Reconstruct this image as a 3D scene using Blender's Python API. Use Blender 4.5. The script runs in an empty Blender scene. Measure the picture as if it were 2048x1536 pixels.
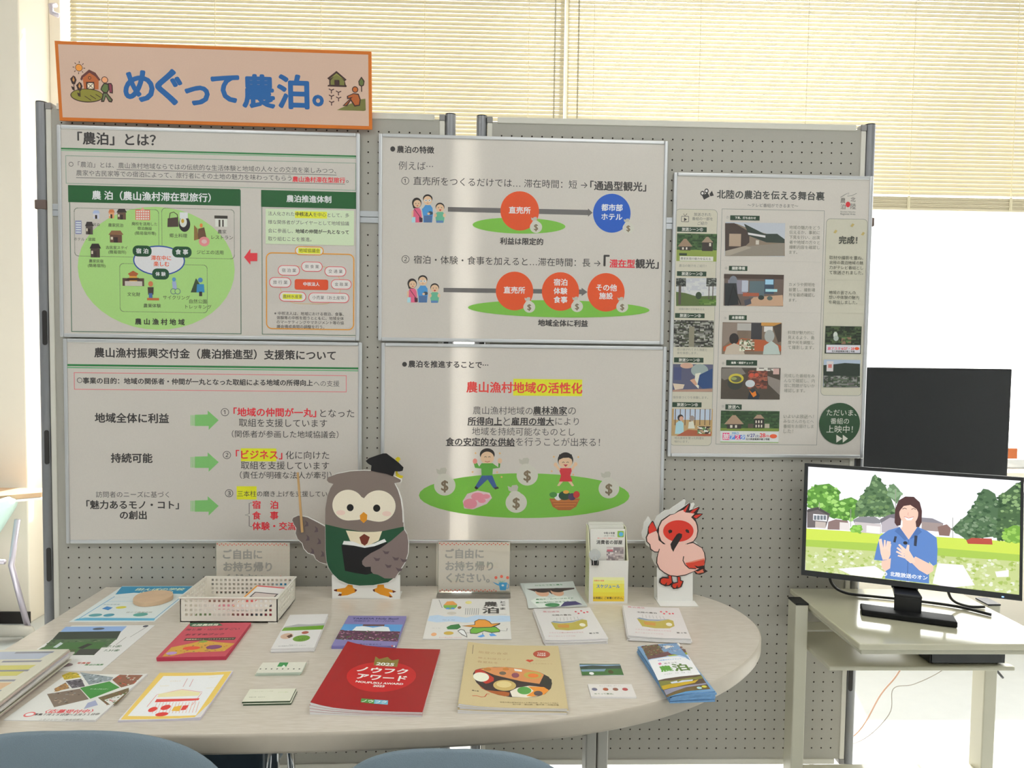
import bpy, math, random
from mathutils import Vector, Matrix, Euler

# ------------------------------------------------------------------ camera, world, lights, exposure
SC = bpy.context.scene
COL = SC.collection
cam_data = bpy.data.cameras.new('camera')
cam = bpy.data.objects.new('camera', cam_data)
COL.objects.link(cam)
cam_data.sensor_width = 36.0
cam_data.lens = 1443.0 / 2048.0 * 36.0
cam_data.clip_start = 0.05
R3 = ((0.9995372, -0.0117563, -0.0280551), (-0.0274670, 0.0475105, -0.9984930), (0.0130715, 0.9988016, 0.0471656))
cam.matrix_world = Matrix(((R3[0][0], R3[0][1], R3[0][2], -0.5305), (R3[1][0], R3[1][1], R3[1][2], -2.1677),
                           (R3[2][0], R3[2][1], R3[2][2], 1.4176), (0, 0, 0, 1)))
SC.camera = cam
SC.view_settings.view_transform = 'Standard'
SC.view_settings.look = 'None'
SC.view_settings.gamma = 1.0
SC.view_settings.exposure = 0.0
SC.view_settings.use_curve_mapping = False
SC.cycles.max_bounces = 10
SC.cycles.diffuse_bounces = 6
SC.cycles.glossy_bounces = 4
SC.cycles.transmission_bounces = 6
SC.cycles.sample_clamp_indirect = 6.0

world = bpy.data.worlds.new('bright_hazy_sky')
SC.world = world
world.use_nodes = True
bg = world.node_tree.nodes['Background']
bg.inputs['Color'].default_value = (1.0, 0.995, 0.97, 1)
SKY = 5.0
wnt = world.node_tree          # bright haze, brightest around one added patch that brightens the blinds' middle
w_tc = wnt.nodes.new('ShaderNodeTexCoord')
w_dot = wnt.nodes.new('ShaderNodeVectorMath'); w_dot.operation = 'DOT_PRODUCT'
w_dot.inputs[1].default_value = tuple(Vector((.30, 1.0, .42)).normalized())
w_rng = wnt.nodes.new('ShaderNodeMapRange'); w_rng.interpolation_type = 'SMOOTHSTEP'
w_rng.inputs['From Min'].default_value = .955; w_rng.inputs['From Max'].default_value = 1.0
w_rng.inputs['To Min'].default_value = SKY; w_rng.inputs['To Max'].default_value = SKY * 4
wnt.links.new(w_tc.outputs['Generated'], w_dot.inputs[0]); wnt.links.new(w_dot.outputs['Value'], w_rng.inputs['Value'])
wnt.links.new(w_rng.outputs['Result'], bg.inputs['Strength'])

sun_data = bpy.data.lights.new('sun', 'SUN')
sun_data.energy = 12.0
sun_data.angle = 0.02
sun_data.color = (1.0, 0.97, 0.91)
sun = bpy.data.objects.new('sun', sun_data)
COL.objects.link(sun)
sun.rotation_euler = Vector((-0.30, -1.0, -1.30)).to_track_quat('-Z', 'Y').to_euler()

LAMPS = [(-2.6, -1.9), (0.4, -1.9), (-2.6, -4.2), (0.4, -4.2)]
for lx, ly in LAMPS:
    ld = bpy.data.lights.new('ceiling_lamp_light', 'AREA')
    ld.shape = 'RECTANGLE'
    ld.size = 1.2
    ld.size_y = 0.28
    ld.energy = 14.0
    ld.color = (0.96, 0.98, 0.985)
    lo = bpy.data.objects.new('ceiling_lamp_light', ld)
    COL.objects.link(lo)
    lo.location = (lx, ly, 3.27)

# ------------------------------------------------------------------ helpers
T = 0.71            # table top height
LA = 0.023189       # the left board stands turned by this angle
LO = (-0.72, -0.0114, 2.05)


def lin(h):
    if isinstance(h, str):
        h = h.lstrip('#')
        h = [int(h[i:i + 2], 16) for i in (0, 2, 4)]
    v = [x / 255 for x in h]
    return [x / 12.92 if x <= .04045 else ((x + .055) / 1.055) ** 2.4 for x in v]


MATS = {}


def mat(name, col=(.8, .8, .8), rough=.5, metal=0.0, coat=0.0, spec=0.5, noise=0.0, nscale=60, bump=0.0, trans=0.0, alpha=1.0, emit=None, emit_s=0.0):
    if name in MATS:
        return MATS[name]
    m = bpy.data.materials.new(name)
    m.use_nodes = True
    nt = m.node_tree
    b = nt.nodes['Principled BSDF']
    if isinstance(col, str):
        col = lin(col)
    b.inputs['Base Color'].default_value = (*col, 1)
    b.inputs['Roughness'].default_value = rough
    b.inputs['Metallic'].default_value = metal
    b.inputs['Coat Weight'].default_value = coat
    b.inputs['Coat Roughness'].default_value = .12
    b.inputs['Specular IOR Level'].default_value = spec
    b.inputs['Transmission Weight'].default_value = trans
    b.inputs['Alpha'].default_value = alpha
    if emit:
        b.inputs['Emission Color'].default_value = (*emit, 1)
        b.inputs['Emission Strength'].default_value = emit_s
    if noise or bump:
        tc = nt.nodes.new('ShaderNodeTexCoord')
        n = nt.nodes.new('ShaderNodeTexNoise')
        n.inputs['Scale'].default_value = nscale
        n.inputs['Detail'].default_value = 4
        nt.links.new(tc.outputs['Object'], n.inputs['Vector'])
        if noise:
            mx = nt.nodes.new('ShaderNodeMix')
            mx.data_type = 'RGBA'
            mx.inputs[6].default_value = (*[c * (1 - noise) for c in col], 1)
            mx.inputs[7].default_value = (*[min(1, c * (1 + noise)) for c in col], 1)
            nt.links.new(n.outputs['Fac'], mx.inputs[0])
            nt.links.new(mx.outputs[2], b.inputs['Base Color'])
        if bump:
            bp = nt.nodes.new('ShaderNodeBump')
            bp.inputs['Strength'].default_value = bump
            bp.inputs['Distance'].default_value = .002
            nt.links.new(n.outputs['Fac'], bp.inputs['Height'])
            nt.links.new(bp.outputs['Normal'], b.inputs['Normal'])
    MATS[name] = m
    return m


def print_mat(name, rough=.45, coat=0.0, translucent=0.0, emit=0.0):
    """ink colours come from the mesh's own 'ink' attribute: what is printed on the sheet"""
    if name in MATS:
        return MATS[name]
    m = bpy.data.materials.new(name)
    m.use_nodes = True
    nt = m.node_tree
    b = nt.nodes['Principled BSDF']
    at = nt.nodes.new('ShaderNodeAttribute')
    at.attribute_name = 'ink'
    tc = nt.nodes.new('ShaderNodeTexCoord')
    n = nt.nodes.new('ShaderNodeTexNoise')
    n.inputs['Scale'].default_value = 350
    n.inputs['Detail'].default_value = 2
    nt.links.new(tc.outputs['Object'], n.inputs['Vector'])
    mr = nt.nodes.new('ShaderNodeMapRange')
    mr.inputs['To Min'].default_value = .96
    mr.inputs['To Max'].default_value = 1.04
    nt.links.new(n.outputs['Fac'], mr.inputs['Value'])
    mul = nt.nodes.new('ShaderNodeVectorMath')
    mul.operation = 'SCALE'
    nt.links.new(at.outputs['Color'], mul.inputs[0])
    nt.links.new(mr.outputs['Result'], mul.inputs['Scale'])
    b.inputs['Roughness'].default_value = rough
    b.inputs['Coat Weight'].default_value = coat
    b.inputs['Coat Roughness'].default_value = .06
    if emit:
        b.inputs['Base Color'].default_value = (.01, .01, .01, 1)
        nt.links.new(at.outputs['Color'], b.inputs['Emission Color'])
        b.inputs['Emission Strength'].default_value = emit
    else:
        nt.links.new(mul.outputs['Vector'], b.inputs['Base Color'])
    if translucent:
        tr = nt.nodes.new('ShaderNodeBsdfTranslucent')
        nt.links.new(mul.outputs['Vector'], tr.inputs['Color'])
        ms = nt.nodes.new('ShaderNodeMixShader')
        ms.inputs[0].default_value = translucent
        out = nt.nodes['Material Output']
        nt.links.new(b.outputs[0], ms.inputs[1])
        nt.links.new(tr.outputs[0], ms.inputs[2])
        nt.links.new(ms.outputs[0], out.inputs['Surface'])
    MATS[name] = m
    return m


class MB:
    """collects shapes for ONE mesh object"""
    def __init__(s):
        s.v = []; s.f = []; s.mi = []; s.ink = []; s.cur = 0; s.ci = (0.8, 0.8, 0.8)

    def mat(s, i):
        s.cur = i
        return s

    def face(s, idx):
        s.f.append(idx); s.mi.append(s.cur); s.ink.append(s.ci)

    def poly(s, pts):
        n = len(s.v)
        s.v += [tuple(p) for p in pts]
        s.face(list(range(n, n + len(pts))))

    def box(s, x0, y0, z0, x1, y1, z1, M=None):
        n = len(s.v)
        p = [(x0, y0, z0), (x1, y0, z0), (x1, y1, z0), (x0, y1, z0), (x0, y0, z1), (x1, y0, z1), (x1, y1, z1), (x0, y1, z1)]
        if M: p = [tuple(M @ Vector(q)) for q in p]
        s.v += p
        for q in ((0, 3, 2, 1), (4, 5, 6, 7), (0, 1, 5, 4), (1, 2, 6, 5), (2, 3, 7, 6), (3, 0, 4, 7)):
            s.face([n + i for i in q])
        return s

    def prism(s, pts, d, axis='z', o=0.0):
        """outline in 2D, extruded from o to o+d along an axis ('z': x,y outline; 'y': x,z outline; 'x': y,z)"""
        def put(a, b, h):
            return (a, b, h) if axis == 'z' else ((a, h, b) if axis == 'y' else (h, a, b))
        n = len(s.v); k = len(pts)
        s.v += [put(a, b, o) for a, b in pts] + [put(a, b, o + d) for a, b in pts]
        ar = sum(pts[i][0] * pts[(i + 1) % k][1] - pts[(i + 1) % k][0] * pts[i][1] for i in range(k))
        flip = (ar < 0) ^ (d < 0) ^ (axis == 'y')
        lo = list(range(n, n + k)); hi = list(range(n + k, n + 2 * k))
        s.face(lo if flip else lo[::-1]); s.face(hi[::-1] if flip else hi)
        for i in range(k):
            j = (i + 1) % k
            q = [n + i, n + j, n + k + j, n + k + i]
            s.face(q[::-1] if flip else q)
        return s

    def tube(s, path, r, seg=10, cap=True):
        path = [Vector(p) for p in path]
        n0 = len(s.v); rings = []
        prev = None
        for i, p in enumerate(path):
            d = (path[min(i + 1, len(path) - 1)] - path[max(i - 1, 0)]).normalized()
            if prev is None:
                up = Vector((0, 0, 1)) if abs(d.z) < .95 else Vector((1, 0, 0))
                a = d.cross(up).normalized()
            else:
                a = (prev - d * prev.dot(d)).normalized()
            prev = a
            b = d.cross(a)
            rr = r[i] if isinstance(r, (list, tuple)) else r
            rings.append(len(s.v))
            for k in range(seg):
                t = 2 * math.pi * k / seg
                s.v.append(tuple(p + a * (rr * math.cos(t)) + b * (rr * math.sin(t))))
        for i in range(len(path) - 1):
            for k in range(seg):
                j = (k + 1) % seg
                s.face([rings[i] + k, rings[i] + j, rings[i + 1] + j, rings[i + 1] + k])
        if cap:
            s.face([rings[0] + k for k in range(seg)][::-1])
            s.face([rings[-1] + k for k in range(seg)])
        return s

    def build(s, name, mats, parent=None, loc=(0, 0, 0), rot=(0, 0, 0), smooth=False, bevel=0.0, bseg=2):
        me = bpy.data.meshes.new(name)
        me.from_pydata(s.v, [], s.f)
        if not isinstance(mats, (list, tuple)): mats = [mats]
        for m in mats: me.materials.append(m)
        me.polygons.foreach_set('material_index', s.mi)
        if any(m.name.startswith('print') for m in mats):
            at = me.color_attributes.new('ink', 'FLOAT_COLOR', 'CORNER')
            buf = []
            for f, c in zip(s.f, s.ink):
                buf += [c[0], c[1], c[2], 1.0] * len(f)
            at.data.foreach_set('color', buf)
        if smooth: me.polygons.foreach_set('use_smooth', [True] * len(me.polygons))
        me.update()
        o = bpy.data.objects.new(name, me)
        COL.objects.link(o)
        o.location = loc; o.rotation_euler = rot
        if parent: o.parent = parent
        if bevel:
            b = o.modifiers.new('bevel', 'BEVEL')
            b.width = bevel; b.segments = bseg; b.limit_method = 'ANGLE'; b.angle_limit = math.radians(40)
        return o


def thing(name, label, cat, loc=(0, 0, 0), rot=(0, 0, 0), group=None):
    o = bpy.data.objects.new(name, None)
    COL.objects.link(o)
    o.empty_display_size = .05
    o.location = loc; o.rotation_euler = rot
    return tag(o, label, cat, group)


def tag(o, label, cat, group=None):
    o['label'] = label; o['category'] = cat
    if group: o['group'] = group
    return o


def struct(o, label=None):
    o['kind'] = 'structure'
    if label: o['label'] = label
    return o


# ------------------------------------------------------------------ printed art (flat ink on real sheets)
TXT = {}


def text_mesh(body, bold):
    key = (body, bold)
    if key in TXT: return TXT[key]
    cu = bpy.data.curves.new('lettering', 'FONT')
    cu.body = body; cu.size = 1.0; cu.resolution_u = 3
    ob = bpy.data.objects.new('lettering', cu)
    COL.objects.link(ob)
    bpy.context.view_layer.update()
    dg = bpy.context.evaluated_depsgraph_get()
    me = bpy.data.meshes.new_from_object(ob.evaluated_get(dg))
    vs = [(v.co.x, v.co.y) for v in me.vertices]
    fs = [tuple(p.vertices) for p in me.polygons]
    bpy.data.objects.remove(ob); bpy.data.curves.remove(cu); bpy.data.meshes.remove(me)
    TXT[key] = (vs, fs)
    return TXT[key]


def inside(p, poly):
    x, y = p; c = False; j = len(poly) - 1
    for i in range(len(poly)):
        if (poly[i][1] > y) != (poly[j][1] > y) and x < (poly[j][0] - poly[i][0]) * (y - poly[i][1]) / (poly[j][1] - poly[i][1]) + poly[i][0]:
            c = not c
        j = i
    return c


def rr_pts(u0, v0, u1, v1, r, n=6):
    r = max(0, min(r, (u1 - u0) / 2, (v1 - v0) / 2))
    if r == 0: return [(u0, v0), (u1, v0), (u1, v1), (u0, v1)]
    out = []
    for cx, cy, a in ((u1 - r, v0 + r, -90), (u1 - r, v1 - r, 0), (u0 + r, v1 - r, 90), (u0 + r, v0 + r, 180)):
        for i in range(n + 1):
            t = math.radians(a + 90 * i / n)
            out.append((cx + r * math.cos(t), cy + r * math.sin(t)))
    return out


def art_polys(data):
    """-> list of (verts2d mm, faces, colour)"""
    out = []
    for e in data:
        k = e[0]
        if k == 'R':
            _, a, b, c, d, col = e
            out.append(([(a, b), (c, b), (c, d), (a, d)], [(0, 1, 2, 3)], lin(col)))
        elif k == 'E':
            _, u, v, ru, rv, col = e
            n = 40 if ru > 8 else 20
            out.append(([(u + ru * math.cos(2 * math.pi * i / n), v + rv * math.sin(2 * math.pi * i / n)) for i in range(n)], [tuple(range(n))], lin(col)))
        elif k == 'P':
            out.append((list(e[1]), [tuple(range(len(e[1])))], lin(e[2])))
        elif k == 'RR':
            p = rr_pts(*e[1:6]); out.append((p, [tuple(range(len(p)))], lin(e[6])))
        elif k == 'RO':
            _, a, b, c, d, r, w, col, dash = e
            p = rr_pts(a, b, c, d, r); q = rr_pts(a + w, b + w, c - w, d - w, max(0, r - w))
            if len(q) != len(p): q = rr_pts(a + w, b + w, c - w, d - w, r * .9)
            n = len(p)
            if not dash:
                out.append((p + q, [(i, (i + 1) % n, n + (i + 1) % n, n + i) for i in range(n)], lin(col)))
            else:
                vs, fs = [], []
                for i in range(n):
                    x0, y0 = p[i]; x1, y1 = p[(i + 1) % n]; L = math.hypot(x1 - x0, y1 - y0)
                    if L < 1e-6: continue
                    dx, dy = (x1 - x0) / L, (y1 - y0) / L; t = 0
                    while t < L:
                        t1 = min(L, t + dash * .55); m = len(vs)
                        vs += [(x0 + dx * t, y0 + dy * t), (x0 + dx * t1, y0 + dy * t1), (x0 + dx * t1 - dy * w, y0 + dy * t1 + dx * w), (x0 + dx * t - dy * w, y0 + dy * t + dx * w)]
                        fs.append((m, m + 1, m + 2, m + 3)); t += dash
                out.append((vs, fs, lin(col)))
        elif k == 'L':
            _, pts, w, col = e
            vs, fs = [], []; h = w / 2; n = len(pts)
            for i in range(n):
                a = pts[max(0, i - 1)]; b = pts[min(n - 1, i + 1)]
                dx, dy = b[0] - a[0], b[1] - a[1]; L = math.hypot(dx, dy) or 1
                vs += [(pts[i][0] - dy / L * h, pts[i][1] + dx / L * h), (pts[i][0] + dy / L * h, pts[i][1] - dx / L * h)]
            for i in range(n - 1): fs.append((2 * i, 2 * i + 1, 2 * i + 3, 2 * i + 2))
            out.append((vs, fs, lin(col)))
        elif k == 'T':
            _, t, u0, u1, v, col, bold = e
            vs, fs = text_mesh(t, bold)
            if not vs: continue
            x0 = min(p[0] for p in vs); x1 = max(p[0] for p in vs); y0 = min(p[1] for p in vs); y1 = max(p[1] for p in vs)
            sc = (u1 - u0) / (x1 - x0)
            # line centre: the middle of the em box for full-width lettering
            yc = .36 if len(t) > 1 or (y1 - y0) > .5 else (y0 + y1) / 2
            d = (0, .028, .034)[bold] * sc       # heavier strokes: the same glyphs struck again, slightly shifted
            dirs = ((0, 0),) if not bold else (((0, 0), (d, 0), (-d, 0), (0, .8 * d), (0, -.8 * d)) if bold == 1 else
                    ((0, 0), (d, 0), (-d, 0), (0, .9 * d), (0, -.9 * d), (.7 * d, .65 * d), (-.7 * d, .65 * d), (.7 * d, -.65 * d), (-.7 * d, -.65 * d)))
            for du, dv in dirs:
                out.append(([(u0 + (x - x0) * sc + du, v - (y - yc) * sc + dv) for x, y in vs], fs, lin(col)))
        elif k == 'N':
            _, a, b, c, d, nx, ny, cols, seed = e
            rnd = random.Random(seed); g = {}
            du, dv = (c - a) / nx, (d - b) / ny; prev = 0
            for j in range(ny):
                for i in range(nx):
                    if rnd.random() < .55: prev = rnd.randrange(len(cols))
                    g.setdefault(prev, []).append((i, j))
            for ci, cells in g.items():
                vs, fs = [], []
                for i, j in cells:
                    m = len(vs)
                    vs += [(a + i * du, b + j * dv), (a + (i + 1) * du, b + j * dv), (a + (i + 1) * du, b + (j + 1) * dv), (a + i * du, b + (j + 1) * dv)]
                    fs.append((m, m + 1, m + 2, m + 3))
                out.append((vs, fs, lin(cols[ci])))
        elif k == 'S':
            _, poly, cols, n, seed, size = e
            rnd = random.Random(seed)
            xs = [p[0] for p in poly]; ys = [p[1] for p in poly]
            for ci, c in enumerate(cols):
                vs, fs = [], []
                for _i in range(n // len(cols) * 8):
                    if len(fs) >= n // len(cols): break
                    x = rnd.uniform(min(xs), max(xs)); y = rnd.uniform(min(ys), max(ys))
                    if not inside((x, y), poly): continue
                    m = len(vs); r = size * rnd.uniform(.35, .8)
                    vs += [(x + r * rnd.uniform(.7, 1.3) * math.cos(q * 1.047), y + r * rnd.uniform(.5, 1.) * math.sin(q * 1.047)) for q in range(6)]
                    fs.append(tuple(range(m, m + 6)))
                out.append((vs, fs, lin(c)))
    return out


def clip_polys(polys, cuts):
    """cut flat shapes along u = const lines so that they can follow a curled sheet"""
    out = []
    for vs, fs, col in polys:
        nv, nf = [], []
        for f in fs:
            pieces = [[vs[i] for i in f]]
            for c in cuts:
                nxt = []
                for p in pieces:
                    lo, hi = [], []
                    n = len(p)
                    if min(q[0] for q in p) >= c or max(q[0] for q in p) <= c:
                        nxt.append(p); continue
                    for i in range(n):
                        a, b = p[i], p[(i + 1) % n]
                        (lo if a[0] <= c else hi).append(a)
                        if (a[0] - c) * (b[0] - c) < 0:
                            t = (c - a[0]) / (b[0] - a[0]); q = (c, a[1] + (b[1] - a[1]) * t)
                            lo.append(q); hi.append(q)
                    nxt += [x for x in (lo, hi) if len(x) > 2]
                pieces = nxt
            for p in pieces:
                m = len(nv); nv += p; nf.append(tuple(range(m, m + len(p))))
        out.append((nv, nf, col))
    return out


def prof_at(prof, u):
    for (a, za), (b, zb) in zip(prof, prof[1:]):
        if u <= b: return za + (zb - za) * (u - a) / (b - a) if b > a else za
    return prof[-1][1]


def add_art(mb, data, mi, flat=False, prof=None, z0=0.0, step=4e-6, lift=1e-5, offs=(0, 0)):
    """wall: art lies in x,z facing -y; flat: art lies in x,y facing up (heights follow prof, mm -> m)"""
    polys = art_polys(data)
    if prof: polys = clip_polys(polys, [p[0] * 1000 for p in prof[1:-1]])
    mb.mat(mi)
    h = lift
    for vs, fs, col in polys:
        n = len(mb.v); mb.ci = tuple(col)
        h += step
        for u, v in vs:
            u += offs[0]; v += offs[1]
            if flat: mb.v.append((u / 1000, -v / 1000, (prof_at(prof, u / 1000) if prof else z0) + h))
            else: mb.v.append((u / 1000, z0 - h, -v / 1000))
        for f in fs:
            pts = [mb.v[n + i] for i in f]
            j = 1 if flat else 2
            ar = sum(pts[i][0] * pts[(i + 1) % len(pts)][j] - pts[(i + 1) % len(pts)][0] * pts[i][j] for i in range(len(pts)))
            mb.face([n + i for i in (f if ar > 0 else f[::-1])])


# printed artwork: shapes and lettering of each sheet in millimetres from its top left corner
PAPER = "#e3dbd1"
ART = {}
ART['banner'] = [('T','め',184.1,264.4,115.4,(31,99,166),2),
 ('T','ぐ',272.7,342.1,115.6,(31,99,166),2),
 ('T','っ',353.2,417.4,124.4,(31,99,166),2),
 ('T','て',427.2,501.4,113.6,(31,99,166),2),
 ('T','農',514.0,601.2,120.4,(31,99,166),2),
 ('T','泊',612.5,697.3,118.9,(31,99,166),2),
 ('T','。',711.5,738.5,139.3,(31,99,166),2),
 ('E',62.2,69.9,9.9,10.0,(64,38,34)),
 ('E',62.2,69.9,8.6,8.6,(244,158,64)),
 ('L',[(74.5,70.7),(79.2,71.1)],1.89,(64,38,34)),
 ('L',[(69.9,79.4),(72.9,82.9)],1.89,(64,38,34)),
 ('L',[(60.8,82.4),(60.2,87.2)],1.89,(64,38,34)),
 ('L',[(52.5,78.1),(48.8,81.3)],1.89,(64,38,34)),
 ('L',[(49.9,69.0),(45.2,68.7)],1.89,(64,38,34)),
 ('L',[(54.5,60.4),(51.5,56.9)],1.89,(64,38,34)),
 ('L',[(63.6,57.4),(64.2,52.6)],1.98,(64,38,34)),
 ('L',[(71.9,61.6),(75.6,58.5)],1.89,(64,38,34)),
 ('E',80.0,144.5,45.6,18.7,(64,38,34)),
 ('E',80.0,144.1,43.4,16.5,(147,139,51)),
 ('L',[(73.5,145.8),(90.5,157.2)],1.68,(64,38,34)),
 ('L',[(88.6,143.1),(104.2,153.0)],1.76,(64,38,34)),
 ('L',[(103.7,140.3),(117.8,148.8)],1.76,(64,38,34)),
 ('P',[(71.0,98.2),(90.0,74.8),(115.0,96.8),(112.5,127.2),(72.7,126.3)],(194,103,49)),
 ('P',[(63.9,101.0),(67.9,91.8),(89.6,74.2),(106.6,81.9),(119.7,101.0),(115.4,103.7),(105.6,91.9),(90.3,82.4),(72.1,96.0),(69.0,104.7)],(112,61,55)),
 ('E',90.1,96.5,4.3,4.3,(64,38,34)),
 ('E',90.1,96.5,2.6,2.6,(210,129,61)),
 ('P',[(79.4,107.7),(102.0,106.9),(102.1,127.6),(79.2,127.2)],(64,38,34)),
 ('P',[(83.0,110.8),(99.8,110.3),(99.6,125.9),(82.8,125.5)],(246,231,202)),
 ('L',[(83.0,110.8),(99.6,125.9)],1.47,(64,38,34)),
 ('L',[(99.8,110.3),(82.8,126.0)],1.54,(64,38,34)),
 ('L',[(45.2,105.5),(45.9,131.5)],2.1,(64,38,34)),
 ('P',[(36.3,100.4),(40.8,114.3),(48.9,115.1),(53.8,103.1),(50.7,94.5),(45.4,91.2),(40.6,96.5)],(64,38,34)),
 ('P',[(42.2,103.9),(45.4,93.8),(48.6,102.8),(46.0,109.4)],(210,145,78)),
 ('P',[(37.7,119.8),(44.5,122.8),(44.4,131.5),(40.5,129.5)],(64,38,34)),
 ('L',[(60.6,122.3),(61.3,148.3)],2.1,(64,38,34)),
 ('P',[(51.6,117.2),(56.1,131.1),(64.3,132.0),(69.2,119.9),(66.1,111.3),(60.8,108.0),(56.0,113.4)],(64,38,34)),
 ('P',[(57.6,120.7),(60.7,110.6),(64.0,119.6),(61.4,126.2)],(210,145,78)),
 ('P',[(53.1,136.7),(59.9,139.7),(59.8,148.4),(55.9,146.3)],(64,38,34)),
 ('E',131.1,100.6,9.3,9.1,(64,38,34)),
 ('E',131.1,100.6,7.5,7.4,(244,168,118)),
 ('P',[(121.2,118.3),(128.8,108.3),(140.7,110.1),(142.6,126.3),(136.0,137.4),(125.3,135.5),(117.8,127.1)],(64,38,34)),
 ('P',[(123.7,120.4),(129.4,111.9),(138.5,113.4),(139.1,126.4),(133.9,134.2),(126.4,132.9),(121.1,126.5)],(103,122,66)),
 ('P',[(140.2,109.0),(148.8,108.7),(152.2,115.1),(151.5,136.9),(142.5,135.9)],(64,38,34)),
 ('P',[(141.9,111.6),(147.1,111.4),(149.6,116.5),(149.0,133.9),(143.4,132.8)],(145,61,80)),
 ('P',[(124.2,135.6),(136.0,135.2),(150.9,154.3),(146.5,161.4),(138.9,160.1),(131.6,146.2),(126.0,160.5),(117.4,160.8),(118.5,155.3)],(64,38,34)),
 ('P',[(126.3,137.7),(134.3,137.9),(147.4,154.9),(144.3,158.0),(140.9,156.8),(131.2,141.4),(125.0,157.3),(121.1,157.4)],(108,122,78)),
 ('P',[(751.9,77.2),(778.6,56.3),(807.0,79.3),(802.0,83.3),(804.3,94.1),(807.1,95.5),(806.3,99.4),(752.7,99.5),(753.8,95.6),(757.7,94.7),(757.7,81.6)],(64,38,34)),
 ('P',[(761.6,83.1),(778.6,62.9),(800.4,83.4),(800.5,95.0),(761.6,94.6)],(126,124,61)),
 ('P',[(759.2,78.5),(778.6,62.5),(801.2,80.3),(778.6,67.1)],(147,145,70)),
 ('R',772.5,81.0,786.4,96.4,(64,38,34)),
 ('L',[(756.2,106.0),(763.2,109.6),(763.2,118.1)],2.73,(78,45,47)),
 ('L',[(770.9,106.3),(763.2,109.6)],2.73,(78,45,47)),
 ('L',[(776.4,111.1),(783.4,114.8),(783.4,123.3)],2.73,(78,45,47)),
 ('L',[(791.2,111.5),(783.4,114.8)],2.73,(78,45,47)),
 ('L',[(756.2,122.6),(763.2,126.2),(763.2,134.7)],2.66,(78,45,47)),
 ('L',[(771.0,122.9),(763.2,126.2)],2.73,(78,45,47)),
 ('L',[(776.4,127.4),(783.4,131.0),(783.4,139.5)],2.73,(78,45,47)),
 ('L',[(791.2,127.7),(783.4,131.0)],2.73,(78,45,47)),
 ('L',[(756.2,139.6),(763.2,143.2),(763.2,151.7)],2.73,(78,45,47)),
 ('L',[(771.0,139.9),(763.2,143.2)],2.73,(78,45,47)),
 ('P',[(849.1,69.5),(858.1,81.6),(855.8,94.0),(849.2,97.3),(841.7,93.7),(840.1,82.9)],(64,38,34)),
 ('P',[(849.1,74.1),(855.0,83.2),(853.4,91.8),(849.1,94.2),(844.1,91.3),(842.9,83.6)],(103,118,61)),
 ('L',[(849.1,95.0),(849.2,111.2)],2.73,(64,38,34)),
 ('P',[(778.0,163.7),(844.2,132.3),(859.8,130.2),(860.7,162.0),(856.0,163.7)],(124,122,61)),
 ('E',830.9,105.6,8.9,8.9,(64,38,34)),
 ('E',830.9,105.6,6.6,6.6,(204,110,45)),
 ('P',[(807.1,124.1),(825.4,115.8),(841.0,116.9),(846.5,132.2),(844.2,149.7),(828.6,152.9),(817.7,136.9),(807.2,152.7),(794.3,151.6),(809.1,137.2),(815.3,131.6),(807.5,132.6)],(64,38,34)),
 ('P',[(810.6,124.8),(826.2,118.1),(838.7,119.7),(843.4,133.1),(841.1,147.1),(830.2,148.9),(818.5,131.5),(805.2,148.9),(799.8,149.9),(813.8,136.3),(824.7,125.9),(811.4,129.4)],(189,99,43))]
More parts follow.
